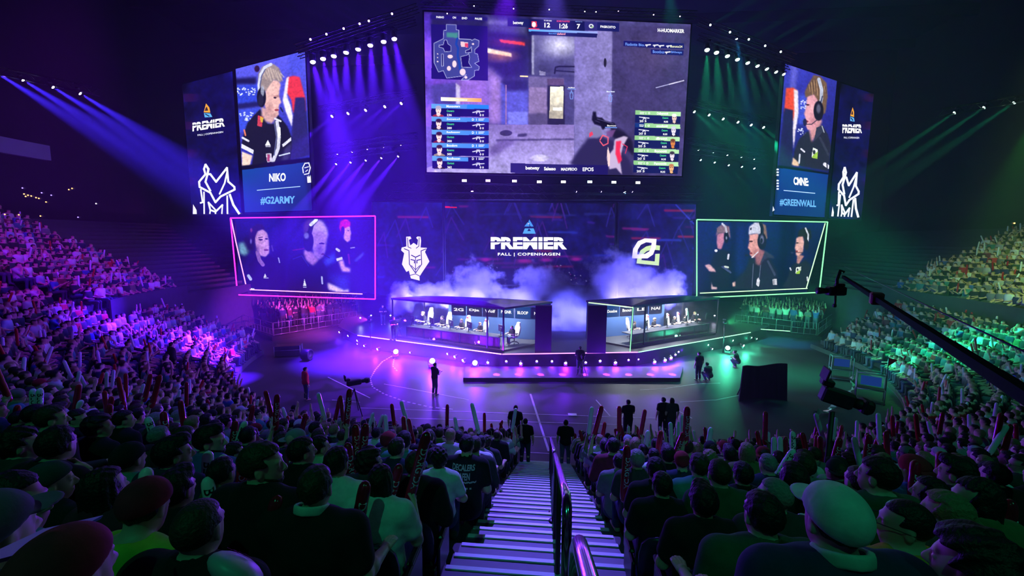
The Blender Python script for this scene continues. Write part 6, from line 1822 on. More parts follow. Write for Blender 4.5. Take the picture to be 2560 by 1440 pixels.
def person(loc, face, tpl='lap', shirt='black', style='tee', hair='short', hairc='dark', skin=0, scale=1.1, lod=0, label='', cat='person', group=None, trous=None, headgear=None, gearc=(.6, .6, .6), beard=False, glasses=False, gear_back=False, ponytail=False):
    p = TPL[tpl]
    fine = lod == 0
    hb, hs = (.0115, .014) if fine else (.021, .026)
    def fb():
        V, Q = body_mesh(p, hb, fine or True)
        parts = [(V, Q)]
        for k in (0, 1): parts.append(hand_mesh(p, k, .0042 if fine else .0065))
        return join_np(parts)
    me = cached(('b', tpl, lod), fb, 'person_'+tpl, M_SKIN)
    o = bpy.data.objects.new('person', me); COL.objects.link(o)
    Mw = Matrix.Translation(Vector(loc)) @ Matrix.Rotation(face, 4, 'Z') @ Matrix.Scale(scale, 4)
    o.matrix_world = Mw
    o.color = (*SKINS[skin % len(SKINS)], 1)
    tag(o, label, cat, group)
    def part(name, me, col, M=None):
        c = bpy.data.objects.new(name, me); COL.objects.link(c)
        c.parent = o
        if M is not None: c.matrix_basis = M
        c.color = (*col, 1)
        return c
    sl = {'tee': .62, 'long': 1.5, 'hoodie': 1.5, 'jacket': 1.5}[style]
    nm = {'tee': 't_shirt', 'long': 'long_sleeved_top', 'hoodie': 'hoodie', 'jacket': 'jacket'}[style]
    part(nm, cached(('s', tpl, lod, style), lambda: shirt_mesh(p, hs, sl, hood=style == 'hoodie', jacket=style == 'jacket'), nm, M_CLOTH), SHIRTS[shirt])
    part('trousers', cached(('t', tpl, lod), lambda: trousers_mesh(p, .018 if fine else .03), 'trousers', M_CLOTH), trous or TROUS[int(abs(loc[0]*37+loc[1]*11)) % 4])
    if fine: part('shoes', cached(('sh', tpl, lod), lambda: shoes_mesh(p), 'shoes', M_CLOTH), (.08, .08, .085))
    HM = Matrix.Translation(Vector(p.head)) @ Matrix(p.HR.tolist()).to_4x4()
    if hair:
        h = part('hair', cached(('h', hair, lod), lambda: hair_mesh(hair, .0075 if fine else .013), 'hair_'+hair, M_HAIR), HAIRC[hairc], HM @ Matrix.Scale(.955, 4) if headgear else HM)
    if headgear:
        g = part(headgear, cached(('c', headgear, lod), lambda: cap_mesh(1 if headgear == 'cap' else 0, .0068 if fine else .012), headgear, M_CLOTH), gearc, HM @ Matrix.Rotation(pi*.72 if gear_back else 0, 4, 'Z') @ Matrix.Rotation(.06, 4, 'X'))
    if beard: part('beard', cached(('bd', lod), lambda: hair_mesh('beard', .0075), 'beard', M_HAIR), HAIRC[hairc], HM)
    if glasses: part('glasses', cached(('gl',), glasses_np, 'glasses', M_BLACK), (.1, .1, .1), HM)
    return o
def glasses_np():
    mb = MB()
    for sg in (-1, 1):
        ring = [(sg*.033+.021*cos(a)*1.1, .118-.1*abs(cos(a)*.02), .006+.016*sin(a)) for a in np.linspace(0, 2*pi, 13)[:-1]]
        mb.tube(ring, .0022, 6, closed=True)
        mb.tube([(sg*.056, .115, .010), (sg*.083, .03, .010), (sg*.084, -.03, .0)], .0022, 6)
    mb.tube([(-.012, .119, .008), (.012, .119, .008)], .0022, 6)
    tri = []
    for f in mb.f:
        for k in range(1, len(f)-1): tri.append((f[0], f[k], f[k+1]))
    return np.array(mb.v, f32), np.array(tri, np.int32)

def collar_mesh(p, h=.008):
    F = Fld(axis(p.neck[0]-.13, p.neck[0]+.13, h), axis(p.neck[1]-.15, p.neck[1]+.14, h), axis(p.neck[2]-.07, p.neck[2]+.15, h))
    F.add(F.cone(p.neck+V3(0, -.014, .0), p.neck+V3(0, -.016, .075), .105, .088), .01)
    F.keep(F.plane(p.neck+V3(0, -.012, .088), (0, .42, 1)), .006); F.keep(F.plane(p.neck+V3(0, 0, .03), (0, -.42, -1)), .006)
    F.cut(F.cone(p.neck+V3(0, -.012, -.04), p.neck+V3(0, -.008, .12), .066, .066), .006)
    return F.nets()
def back_print(o, p):
    from mathutils.bvhtree import BVHTree
    sh = [k for k in o.children if k.name.startswith(('t_shirt', 'hoodie', 'jacket', 'long'))][0]
    bv = BVHTree.FromPolygons([v.co for v in sh.data.vertices], [tuple(q.vertices) for q in sh.data.polygons])
    mb = MB()
    for txt, z, w, hgt in (('DECALERS', 1.00, .26, .06), ('MAFEN', .905, .16, .075), ('~~~~~~', .865, .30, .03), ('- ----- -', .80, .2, .02)):
        V, Fc = text_np(txt, 1.0, .03)
        xs = [v[0] for v in V]; ys = [v[1] for v in V]
        vs = []
        for a, b in V:
            x = (.5-(a-min(xs))/(max(xs)-min(xs)))*-w; zz = z-.03+(b-min(ys))/max(max(ys)-min(ys), .01)*hgt
            hit = bv.ray_cast(Vector((x, -1, zz)), Vector((0, 1, 0)))[0]
            vs.append((x, (hit.y if hit else -.17)-.005, zz))
        mb.add(vs, Fc)
    me = mb.mesh('back_print', mat('pale_green_print', (.45, .55, .45), .7))
    k = bpy.data.objects.new('back_print', me); COL.objects.link(k); k.parent = o

# ---- folding seats
M_SEAT = mat('dark_blue_seat', (.012, .016, .05), .38, noise=(6, .2))
def seat_meshes():
    b = MB()
    rows = []
    for j, (z, yy, w) in enumerate([(.44, -.16, .20), (.55, -.20, .225), (.70, -.235, .23), (.80, -.255, .215), (.86, -.27, .17), (.885, -.275, .10)]):
        rows.append([(x*w, yy-.035*(1-x*x), z) for x in np.linspace(-1, 1, 9)])
    vs = sum(rows, []); n = 9
    fr = [(a*n+k, a*n+k+1, (a+1)*n+k+1, (a+1)*n+k) for a in range(5) for k in range(8)]
    bk = [(x, y-.03, z) for x, y, z in vs]; m = len(vs)
    fs = fr+[tuple(m+i for i in reversed(f)) for f in fr]
    ring = list(range(9))+[a*n+8 for a in range(1, 6)]+[5*n+k for k in range(7, -1, -1)]+[a*n for a in range(4, 0, -1)]
    fs += [(ring[i], m+ring[i], m+ring[(i+1) % len(ring)], ring[(i+1) % len(ring)]) for i in range(len(ring))]
    b.add(vs+bk, fs, 0, True)
    p = MB(); p.rbox((0, .03, .37), (.42, .40, .055), .02)
    s = MB()
    for sx in (-1, 1): s.rbox((sx*.255, -.03, .42), (.035, .34, .30), .012); s.rbox((sx*.255, .02, .60), (.05, .28, .035), .012)
    s.rbox((0, -.24, .22), (.5, .05, .40), .01)
    return [('backrest', b.mesh('seat_backrest', M_SEAT)), ('seat_pan', p.mesh('seat_pan', M_SEAT)), ('side_frame', s.mesh('seat_side_frame', M_STEEL))]
SEATM = seat_meshes()
def place_seat(loc, rz, label):
    t = thing('folding_seat', loc, label, 'seat', 'folding seats on the terraces', rz); t.scale = (1.1,)*3
    for k, me in SEATM:
        o = bpy.data.objects.new(k, me); COL.objects.link(o); o.parent = t

# ---- all seats of the bowl
SC_P = 1.13
HIPOFF = .60
def seat(i, s, R=None):
    Rr = row_R(i)+HIPOFF
    (x, y), inn, ang = row_pos(Rr, s)
    return Vector((x, y, row_z(i, ang))), inn, ang
STAGE = S(3.7, 33)
def face_angle(p, inn, mix=.6):
    d = Vector((STAGE.x-p.x, STAGE.y-p.y)).normalized()
    v = Vector(inn)*(1-mix)+d*mix
    return atan2(v.y, v.x)-pi/2
PITCHS = .61
def first_off(side): return 1.22 if side > 0 else -1.27
slots = []
for i in range(0, 25):
    R = row_R(i)+HIPOFF
    for side in (-1, 1):
        k = 0
        while True:
            s = first_off(side)+side*PITCHS*k
            k += 1
            (x, y), inn, ang = row_pos(R, s)
            if abs(s) > CX+R*pi/2+14: break
            lim = -radians(77) if side < 0 else radians(97)
            if i >= UPROW: lim = -radians(82.5) if side < 0 else radians(101)
            if side < 0 and ang < lim or side > 0 and ang > lim: continue
            if i == UPROW-1 and (ang < -UP_L or ang > UP_R): continue
            P = (x+inn[0]*.04, y+inn[1]*.04, row_z(i, ang)+1.29)
            px, py, d = proj(P)
            if d < .75 or px < -90 or px > 2650 or py > 1560: continue
            slots.append(dict(i=i, s=s, side=side, px=px, py=py, d=d, x=x, y=y, ang=ang, inn=inn, k=k))

# ---- people picked out in the photograph: head position there, then looks
# (px, py, template, shirt, style, hair, hair colour, skin, extras)
HERO = [
 (85, 1425, 'lap', 'teal', 'tee', 'crop', 'dark', 0, {'headgear': 'cap', 'gearc': (.12, .11, .14)}),
 (178, 1432, 'lap', 'black', 'tee', 'crop', 'dark', 1, {'headgear': 'beanie', 'gearc': (.30, .02, .03)}),
 (437, 1210, 'lap', 'black', 'tee', 'quiff', 'dark', 1, {}),
 (493, 1400, 'wide', 'black', 'tee', 'buzz', 'brown', 0, {}),
 (395, 1315, 'down', 'lime green', 'hoodie', 'short', 'dark', 1, {'headgear': 'beanie', 'gearc': (.28, .015, .03)}),
 (128, 1240, 'halfr', 'black', 'tee', None, 'dark', 0, {'headgear': 'beanie', 'gearc': (.05, .06, .07)}),
 (30, 1250, 'profr', 'teal', 'long', 'bob', 'dark', 0, {'note': 'turned sideways'}),
 (137, 1107, 'chin', 'black', 'tee', 'short', 'dark', 1, {}),
 (45, 1105, 'halfr', 'charcoal', 'tee', 'messy', 'dark', 0, {}),
 (262, 1215, 'slim', 'maroon', 'long', 'long', 'dark', 0, {}),
 (325, 1150, 'lap', 'teal', 'tee', 'crop', 'dark', 2, {'headgear': 'cap', 'gearc': (.012, .012, .016)}),
 (418, 1122, 'halfr', 'navy', 'tee', 'quiff', 'black', 1, {}),
 (530, 1078, 'profr', 'blue', 'tee', 'quiff', 'dark', 0, {'beard': True}),
 (551, 1202, 'lap', 'dark green', 'tee', 'crop', 'black', 2, {}),
 (585, 1128, 'halfr', 'pale green', 'tee', 'short', 'dark', 1, {}),
 (672, 1152, 'profr', 'black', 'tee', 'short', 'brown', 0, {'beard': True}),
 (785, 1210, 'wide', 'black', 'tee', 'crop', 'brown', 0, {'collar': (.45, .6, .5)}),
 (857, 1168, 'lap', 'white', 'tee', 'crop', 'dark', 1, {}),
 (922, 1152, 'halfr', 'charcoal', 'tee', 'curly', 'dark', 0, {}),
 (950, 1215, 'stick', 'white', 'tee', 'bob', 'dark', 0, {}),
 (1040, 1152, 'lap', 'black', 'jacket', 'crop', 'brown', 0, {}),
 (1153, 1113, 'lean', 'black', 'tee', 'crop', 'dark', 0, {'print': True}),
 (1186, 1110, 'lap', 'charcoal', 'hoodie', 'short', 'brown', 1, {}),
 (755, 1130, 'halfr', 'black', 'tee', 'short', 'dark', 1, {}),
 (800, 1118, 'halfr', 'pale green', 'tee', 'short', 'black', 0, {}),
 (836, 1074, 'lap', 'charcoal', 'tee', 'buzz', 'fair', 3, {}),
 (778, 1078, 'halfr', 'grey', 'tee', 'crop', 'dark', 0, {'headgear': 'beanie', 'gearc': (.4, .42, .4)}),
 (736, 1102, 'lap', 'navy', 'tee', None, 'dark', 1, {'headgear': 'cap', 'gearc': (.25, .27, .26), 'gear_back': True}),
 (690, 1060, 'lap', 'grey', 'tee', 'short', 'fair', 3, {'headgear': 'beanie', 'gearc': (.5, .5, .5)}),
 (640, 1035, 'halfr', 'teal', 'tee', 'curly', 'dark', 0, {}),
 (600, 1025, 'halfr', 'white', 'tee', None, 'dark', 0, {'headgear': 'cap', 'gearc': (.55, .5, .6)}),
 (495, 1035, 'halfr', 'blue', 'tee', 'buzz', 'brown', 0, {}),
 (310, 1050, 'halfr', 'black', 'tee', 'short', 'dark', 0, {}),
 (245, 1065, 'halfr', 'black', 'tee', 'curly', 'black', 1, {}),
 (195, 1045, 'profr', 'black', 'tee', 'short', 'dark', 0, {}),
 (130, 1045, 'halfr', 'charcoal', 'hoodie', 'short', 'brown', 0, {}),
 (85, 1035, 'lap', 'black', 'tee', 'crop', 'black', 1, {}),
 (40, 985, 'halfr', 'teal', 'tee', None, 'dark', 0, {'headgear': 'cap', 'gearc': (.16, .16, .13), 'gear_back': True}),
 (460, 1090, 'lap', 'maroon', 'tee', 'buzz', 'brown', 0, {}),
 (1009, 1100, 'lap', 'teal', 'tee', 'short', 'dark', 0, {}),
 (1070, 1090, 'lap', 'black', 'tee', 'crop', 'brown', 0, {}),
 (1085, 1140, 'halfr', 'black', 'hoodie', 'short', 'dark', 1, {}),
 (2120, 1275, 'wide', 'navy', 'jacket', 'crop', 'dark', 0, {'headgear': 'cap', 'gearc': (.62, .68, .62), 'gear_back': False, 'collar': (.42, .55, .45)}),
 (1911, 1285, 'wide', 'dark green', 'tee', 'crop', 'dark', 0, {}),
 (1762, 1243, 'lap', 'black', 'tee', 'quiff', 'black', 1, {}),
 (1943, 1240, 'halfl', 'charcoal', 'tee', 'buzz', 'grey', 3, {'glasses': True}),
 (2062, 1250, 'profl', 'lime green', 'tee', 'short', 'dark', 1, {'headgear': 'cap', 'gearc': (.5, .6, .55)}),
 (2260, 1297, 'profl', 'mustard', 'hoodie', 'buzz', 'dark', 1, {'glasses': True}),
 (2370, 1285, 'halfl', 'charcoal', 'long', 'ponytail', 'fair', 0, {}),
 (2440, 1395, 'halfl', 'black', 'tee', 'curly', 'dark', 0, {}),
 (2445, 1238, 'profl', 'olive', 'long', 'long', 'dark', 0, {}),
 (2320, 1238, 'halfl', 'black', 'tee', 'bob', 'black', 0, {}),
 (2200, 1187, 'halfl', 'dark green', 'hoodie', 'short', 'dark', 0, {}),
 (2145, 1202, 'lap', 'black', 'tee', 'buzz', 'brown', 0, {}),
 (1801, 1188, 'lap', 'dark green', 'tee', 'buzz', 'brown', 0, {}),
 (1853, 1187, 'lap', 'black', 'tee', 'short', 'dark', 1, {}),
 (1744, 1166, 'lap', 'teal', 'tee', 'crop', 'brown', 0, {}),
 (1660, 1207, 'lap', 'black', 'tee', 'crop', 'dark', 0, {}),
 (1636, 1174, 'lap', 'black', 'tee', 'short', 'black', 1, {}),
 (1922, 1160, 'lap', 'navy', 'tee', 'buzz', 'grey', 3, {}),
 (1981, 1195, 'lap', 'black', 'tee', 'bob', 'dark', 0, {}),
 (2008, 1165, 'lap', 'grey', 'tee', 'short', 'brown', 0, {}),
 (2395, 1170, 'halfl', 'black', 'tee', 'quiff', 'dark', 0, {}),
 (2288, 1168, 'profl', 'blue', 'tee', 'buzz', 'dark', 1, {'headgear': 'cap', 'gearc': (.4, .02, .03), 'gear_back': True}),
 (2492, 1190, 'lap', 'black', 'tee', 'crop', 'dark', 0, {}),
 (2550, 1165, 'profl', 'charcoal', 'tee', 'short', 'dark', 0, {'glasses': True}),
 (1570, 1100, 'lap', 'black', 'tee', None, 'dark', 0, {'headgear': 'beanie', 'gearc': (.45, .55, .52)}),
 (2535, 1110, 'lap', 'teal', 'tee', 'buzz', 'fair', 3, {}),
 (2440, 1130, 'lap', 'olive', 'tee', None, 'dark', 0, {'headgear': 'cap', 'gearc': (.35, .5, .42)}),
 (1535, 1115, 'lap', 'maroon', 'hoodie', 'short', 'dark', 0, {}),
 (1545, 1165, 'lap', 'grey', 'tee', 'crop', 'dark', 0, {}),
]
# head widths there, which tell how far off each sits
HW = {(437, 1210): 94, (493, 1400): 160, (395, 1315): 118, (128, 1240): 90, (30, 1250): 110, (137, 1107): 75, (45, 1105): 80, (262, 1215): 85, (418, 1122): 75, (530, 1078): 55, (551, 1202): 62, (672, 1152): 90, (785, 1210): 84, (857, 1168): 57, (922, 1152): 56,
      (950, 1215): 60, (1040, 1152): 49, (1153, 1113): 34, (2120, 1275): 112, (1911, 1285): 86, (1762, 1243): 77, (1943, 1240): 62, (2062, 1250): 58, (2260, 1297): 94, (2370, 1285): 86, (2440, 1395): 128, (2445, 1238): 80, (2320, 1238): 60, (2200, 1187): 62, (2145, 1202): 58,
      (1801, 1188): 50, (1853, 1187): 50, (1744, 1166): 43, (1660, 1207): 47, (1636, 1174): 44, (2395, 1170): 52, (85, 1425): 150, (178, 1432): 150, (2288, 1168): 50}
placed = []
def row_taken(i, s, gap=.42): return any(q['i'] == i and abs(q['s']-s) < gap for q in placed)
_sg = np.concatenate([np.linspace(-34, -1.10, 700), np.linspace(1.05, 30, 620)])
_cand = []
for i in range(2, 20):
    for sc0 in (1.06, 1.12, 1.18, 1.24):
        for f0 in (-.12, 0., .12):
            for s in _sg:
                if abs(s) > 14 and i > 14 and abs(s) > 20: continue
                _cand.append((i, sc0, f0, s))
_cand = np.array(_cand)
def _heads(hy_, hz_):
  global _px, _py, _zz
  _R = R0+DR*_cand[:, 0]+HIPOFF-hy_*_cand[:, 1]+_cand[:, 2]
  _a = np.abs(_cand[:, 3])-CX
  _an = np.clip(_a/_R, 0, pi/2)
  _st = _a < 0
  _x = np.where(_st, _cand[:, 3], np.sign(_cand[:, 3])*(CX+_R*np.sin(_an))); _y = np.where(_st, CY-_R, CY-_R*np.cos(_an))
  _z = DZ*(_cand[:, 0]+1)+hz_*_cand[:, 1]
  _D = np.stack([_x, _y, _z], 1)-_C; _zz = _D@_F
  _px = 1280+FPX*(_D@_R2)/np.maximum(_zz, .01); _py = 720-FPX*(_D@_U2)/np.maximum(_zz, .01)
_pen = np.abs(_cand[:, 1]-1.2)*160+np.abs(_cand[:, 2])*30
for hx, hy, tp, sh, stl, hr, hc, sk, ex in sorted(HERO, key=lambda h: -h[1]):
    _heads(float(TPL[tp].head[1]), float(TPL[tp].head[2])+.02)
    e = np.where(_zz > (1.0 if hx < 520 else 1.45), np.hypot(_px-hx, _py-hy)+_pen*(.3 if hy < 1150 else .6)+(160*np.abs(np.log(np.maximum(_zz, .1)*HW[(hx, hy)]/200)) if (hx, hy) in HW else 0), 1e9)
    for j in np.argsort(e)[:3000]:
        if not row_taken(int(_cand[j, 0]), float(_cand[j, 3])): break
    i, sc0, f0, s = int(_cand[j, 0]), float(_cand[j, 1]), float(_cand[j, 2]), float(_cand[j, 3])
    (x, y), inn, ang = row_pos(row_R(i)+HIPOFF+f0, s)
    placed.append(dict(i=i, s=s, side=1 if s > 0 else -1, px=float(_px[j]), py=float(_py[j]), d=float(_zz[j]), x=x, y=y, ang=ang, inn=inn, tp=tp, sh=sh, stl=stl, hr=hr, hc=hc, sk=sk, ex=ex, hero=True, sc0=sc0))
nhero = len(placed)
rest = [q for q in slots if not row_taken(q['i'], q['s'], .50) and q['d'] > 3.1 and not (q['d'] < 5 and any(h['d'] > q['d'] and abs(h['px']-q['px']) < 190/q['d'] and abs(h['py']-q['py']) < 230/q['d'] for h in placed))]
rr = random.Random(11)
rest = [q for q in rest if rr.random() < (.965 if q['d'] < 12 else .92)]
rest.sort(key=lambda q: q['d'])
shirt_w = ['black']*9+['charcoal']*5+['navy']*4+['white']*3+['light grey']*3+['grey']*4+['dark green']*2+['olive', 'red', 'maroon', 'blue', 'blue', 'pale blue', 'teal', 'teal']
hair_w = ['short']*7+['crop']*7+['buzz']*3+['quiff']*3+['messy']*2+['curly']*2+['long', 'ponytail', 'bob', 'balding']
NIND = 290
for q in rest:
    q['tp'] = rr.choice(['lap', 'lap', 'lap', 'lean', 'lean', 'rest', 'rest', 'stick', 'stick', 'chin', 'high', 'wide', 'slim', 'phone', 'down', 'halfl' if q['side'] > 0 else 'halfr', 'lefthigh'])
    q['sh'] = rr.choice(shirt_w); q['stl'] = rr.choice(['tee']*6+['long', 'hoodie', 'jacket']); q['hr'] = rr.choice(hair_w)
    q['hc'] = rr.choice(['dark']*4+['brown']*4+['black']*2+['fair']*2+['grey']); q['sk'] = rr.choice([0, 0, 1, 1, 2, 3, 4]); q['ex'] = {}
    if rr.random() < .13: q['ex'] = {'headgear': rr.choice(['cap', 'cap', 'beanie']), 'gearc': rr.choice([(.02, .02, .025), (.5, .5, .5), (.3, .02, .03), (.15, .16, .14)]), 'gear_back': rr.random() < .5}; q['hr'] = 'crop'
ind = rest[:NIND-nhero]; mass = rest[NIND-nhero:]
placed += ind
ORD = ['', 'first', 'second', 'third', 'fourth', 'fifth', 'sixth', 'seventh', 'eighth', 'ninth', 'tenth', 'eleventh', 'twelfth', 'thirteenth', 'fourteenth', 'fifteenth', 'sixteenth', 'seventeenth', 'eighteenth', 'nineteenth', 'twentieth',
       'twenty-first', 'twenty-second', 'twenty-third', 'twenty-fourth', 'twenty-fifth', 'twenty-sixth', 'twenty-seventh', 'twenty-eighth', 'twenty-ninth', 'thirtieth']
HD = {'short': 'short-haired', 'crop': 'crop-haired', 'buzz': 'shaven-headed', 'quiff': 'quiff-haired', 'messy': 'tousle-haired', 'curly': 'curly-haired', 'long': 'long-haired', 'ponytail': 'ponytailed', 'bob': 'bob-haired', 'balding': 'balding', None: 'covered-headed'}
STN = {'tee': 'T-shirt', 'long': 'long-sleeved top', 'hoodie': 'hoodie', 'jacket': 'jacket'}
held = []
for q in placed:
    mates = sorted([abs(r['s']) for r in placed if r['i'] == q['i'] and r['side'] == q['side']])
    n = mates.index(abs(q['s']))+1
    q['n'] = n
    gear = q['ex'].get('headgear')
    who = f"{gear}-wearing" if gear else HD[q['hr']]
    place = f"{ORD[n]} seat {'left' if q['side'] < 0 else 'right'} of stairs, {ORD[q['i']+1]} row up"
    q['place'] = place
    lab = f"{who} person in {q['sh']} {STN[q['stl']]}, {place}"
    loc = Vector((q['x'], q['y'], row_z(q['i'], q['ang'])))
    hero = q.get('hero')
    fa = face_angle(loc, q['inn'], .55)+(0 if hero else rr.uniform(-.18, .18))
    sc_ = q['sc0'] if hero else SC_P*rr.uniform(.94, 1.05)
    o = person(loc, fa, q['tp'], q['sh'], q['stl'], q['hr'], q['hc'], q['sk'], sc_, 0 if (q['d'] < 5.2) else 1, lab, 'person', 'audience on the terraces',
               headgear=gear, gearc=q['ex'].get('gearc', (.5,)*3), gear_back=q['ex'].get('gear_back', False), beard=q['ex'].get('beard', False), glasses=q['ex'].get('glasses', False))
    if q['ex'].get('collar'):
        cl = bpy.data.objects.new('collar', cached(('col', q['tp']), lambda: collar_mesh(TPL[q['tp']]), 'collar', M_CLOTH)); COL.objects.link(cl); cl.parent = o; cl.color = (*q['ex']['collar'], 1); cl['label'] = 'pale collar'
    if q['ex'].get('print'): back_print(o, TPL[q['tp']])
    q['obj'] = o; q['fa'] = fa; q['sc'] = sc_
    p = TPL[q['tp']]
    for k in (0, 1):
        a = p.arms if isinstance(p.arms, str) else p.arms[k]
        if a in ('stick', 'high') and (not hero or q['tp'] == 'stick'):
            d = p.hand[k][1]/np.linalg.norm(p.hand[k][1])
            back = np.asarray(p.hand[k][2], float); back -= d*(back@d); back /= np.linalg.norm(back)
            hl = np.asarray(p.wrist[k], float)+d*.085-back*.028
            hw = o.matrix_world @ Vector(hl)
            held.append((hw, q, k))

for q in placed:
    if q['d'] < 5.0 and q['py'] > 1085:
        Rr = row_R(q['i'])+HIPOFF+.02
        (x, y), inn, ang = row_pos(Rr, q['s'])
        place_seat((x-inn[0]*.05, y-inn[1]*.05, row_z(q['i'], ang)), atan2(inn[1], inn[0])-pi/2, f"dark blue folding seat, {q['place']}")
# ---- the far audience: too many to count, one object
def low_person(kind, arms, h=.05):
    p = Pose(kind, arms, .05)
    lo, hi = p.bounds(.1)
    F = Fld(axis(lo[0], hi[0], h), axis(lo[1], hi[1], h), axis(lo[2], hi[2], h*.95))
    torso(F, p, .02); arm_up(F, p, .016)
    for k, sg in ((0, -1), (1, 1)):
        F.add(F.cone(p.elbow[k], p.wrist[k], .05, .04), .02)
        d = p.hand[k][1]/np.linalg.norm(p.hand[k][1])
        F.add(F.cone(p.wrist[k], p.wrist[k]+d*f32(.12), .042, .04), .02)
        hj = p.hip+V3(sg*.10, 0, 0)
        F.add(F.cone(hj, p.knee[k], .105, .075), .04); F.add(F.cone(p.knee[k], p.ankle[k], .072, .055), .03)
        F.add(F.cone(p.ankle[k]+V3(0, -.03, -.035), p.ankle[k]+V3(sg*.02, .15, -.045), .05, .042), .02)
    F.add(F.cone(p.neck+V3(0, -.01, -.03), p.head+V3(0, -.02, -.04), .06, .055), .03)
    F.add(F.ell(p.head+V3(0, -.012, .035), (.088, .108, .10)), .03)
    F.add(F.ell(p.head+V3(0, .025, -.035), (.064, .076, .088)), .03)
    V, Q = F.nets()
    L = np.zeros(len(V), np.int32)          # 0 skin 1 hair 2 shirt 3 trousers
    hp = V-p.head
    L[(V[:, 2] < p.hip[2]+.09)] = 3
    tor = (V[:, 2] >= p.hip[2]+.09) & (V[:, 2] < p.neck[2]+.03)
    L[tor] = 2
    for k in (0, 1):
        w = np.asarray(p.wrist[k]); e = np.asarray(p.elbow[k])
        sg_ = w-e; t = np.clip(((V-e)@sg_)/(sg_@sg_), 0, 1.4)
        near = np.linalg.norm(V-(e+t[:, None]*sg_), axis=1) < .075
        L[near & (t > .05)] = 0
        sh = np.asarray(p.sh[k]); se = e-sh; t2 = np.clip(((V-sh)@se)/(se@se), 0, 1)
        nr = (np.linalg.norm(V-(sh+t2[:, None]*se), axis=1) < .09) & (t2 > .15)
        L[nr & (t2 < .75)] = 2
    inh = np.linalg.norm(hp/np.array([1, 1, 1.1]), axis=1) < .155
    L[inh & (hp[:, 2] > -.13)] = 0
    L[inh & ((hp[:, 2] > .065) | ((hp[:, 1] < -.025) & (hp[:, 2] > -.06)))] = 1
    return V, Q, L
LOW = [low_person('sit', a) for a in ('lap', ('lap', 'high'), 'stick', 'rest', 'chin', 'up')]
LOWS = [low_person('stand', a) for a in ('up', ('side', 'up'), 'side', ('up', 'work'), 'work')]
MV, MQ, MC = [], [], []
mbase = 0
def add_low(T, loc, face, scale, cols):
    global mbase
    V, Q, L = T
    c, s_ = cos(face), sin(face)
    W_ = np.stack([(V[:, 0]*c-V[:, 1]*s_)*scale+loc[0], (V[:, 0]*s_+V[:, 1]*c)*scale+loc[1], V[:, 2]*scale+loc[2]], 1)
    MV.append(W_); MQ.append(Q+mbase); mbase += len(V); MC.append(np.array(cols, f32)[L])
def rcols():
    sh = SHIRTS[rr.choice(shirt_w+['light grey', 'white', 'pale blue', 'grey', 'white'])]
    return [SKINS[rr.choice([0, 0, 1, 2, 3])], HAIRC[rr.choice(['dark', 'brown', 'black', 'fair'])], sh, rr.choice(TROUS)]
far_sticks = []
for q in mass:
    loc = Vector((q['x'], q['y'], row_z(q['i'], q['ang'])))
    t = rr.choices(range(6), [6, 1.2, 2, 3, 1.2, .35])[0]
    fa = face_angle(loc, q['inn'], .55)+rr.uniform(-.2, .2)
    add_low(LOW[t], loc, fa, SC_P*rr.uniform(.93, 1.06), rcols())
    if t in (1, 2) or rr.random() < .05:
        far_sticks.append((loc+Vector((rr.uniform(-.2, .2), rr.uniform(-.1, .3), rr.uniform(.75, 1.15))), rr))
# standing fans behind the barriers on both sides of the stage
def fans(corners, n, cr):
    a, b, c, d = [Vector(v) for v in corners]
    pts = []
    tries = 0
    while len(pts) < n and tries < 6000:
        tries += 1
        u, v = cr.random(), cr.random()
        p = (a.lerp(b, u)).lerp(d.lerp(c, u), v)
        if all((p-w).length > .55 for w in pts): pts.append(p)
    return pts
FANZ = .35
fl_c = [at_z(690, 838, 0), at_z(905, 800, 0), at_z(900, 782, 0), at_z(603, 806, 0)]
fr_c = [at_z(1835, 812, 0), at_z(2048, 838, 0), at_z(2080, 806, 0), at_z(1880, 792, 0)]
for cs in (fl_c, fr_c):
    c0 = sum(cs, Vector((0, 0, 0)))/4
    cs = [p.lerp(c0, .10) for p in cs]
    for p in fans(cs, 150, rr):
        d = Vector((STAGE.x-p.x, STAGE.y-4-p.y))
        add_low(LOWS[rr.choices(range(5), [3, 3, 2, 2, 1])[0]], Vector((p.x, p.y, FANZ)), atan2(d.y, d.x)-pi/2+rr.uniform(-.5, .5), 1.12*rr.uniform(.93, 1.06), rcols())
me = np_mesh('crowd', np.concatenate(MV), np.concatenate(MQ), attr_mat('crowd_cloth_and_skin'), True, np.concatenate(MC))
tag(link('crowd', me), 'far audience filling both wings of the terraces and the pens beside the stage', 'crowd', kind='stuff')

# ---- inflatable clapper sticks
M_STICKR = mat('red_foil', (.42, .012, .02), .16, coat=.3, bump=(14, .25))
M_STICKW = mat('white_foil', (.72, .74, .74), .18, coat=.3, bump=(14, .25))
M_PRINTB = mat('black_print', (.01, .01, .01), .4)
M_PRINTW = mat('pale_print', (.65, .62, .62), .4)
STL, STR = .62, .043
def stick_np():
    mb = MB()
    prof = [(.004, 0), (.022, .008), (.036, .03), (.042, .07)]+[(STR*(1+.04*sin(k*2.1)), .1+k*.047) for k in range(10)]+[(STR*.97, STL-.06), (.038, STL-.032), (.025, STL-.010), (.006, STL)]
    mb.lathe(prof, 14)
    return mb
_sm = {'red': stick_np().mesh('clapper_stick_red', M_STICKR), 'white': stick_np().mesh('clapper_stick_white', M_STICKW)}
def wrap_text(txt, size, z0, ang0, m, name):
    V, Fc = text_np(txt, size, .012*size)
    mb = MB()
    r = STR*1.045
    mx = max(v[0] for v in V)
    vs = [(r*sin(ang0+(v[1]-size*.35)/r), -r*cos(ang0+(v[1]-size*.35)/r), z0-v[0]) for v in V]
    mb.add(vs, Fc)
    return mb.mesh(name, m)
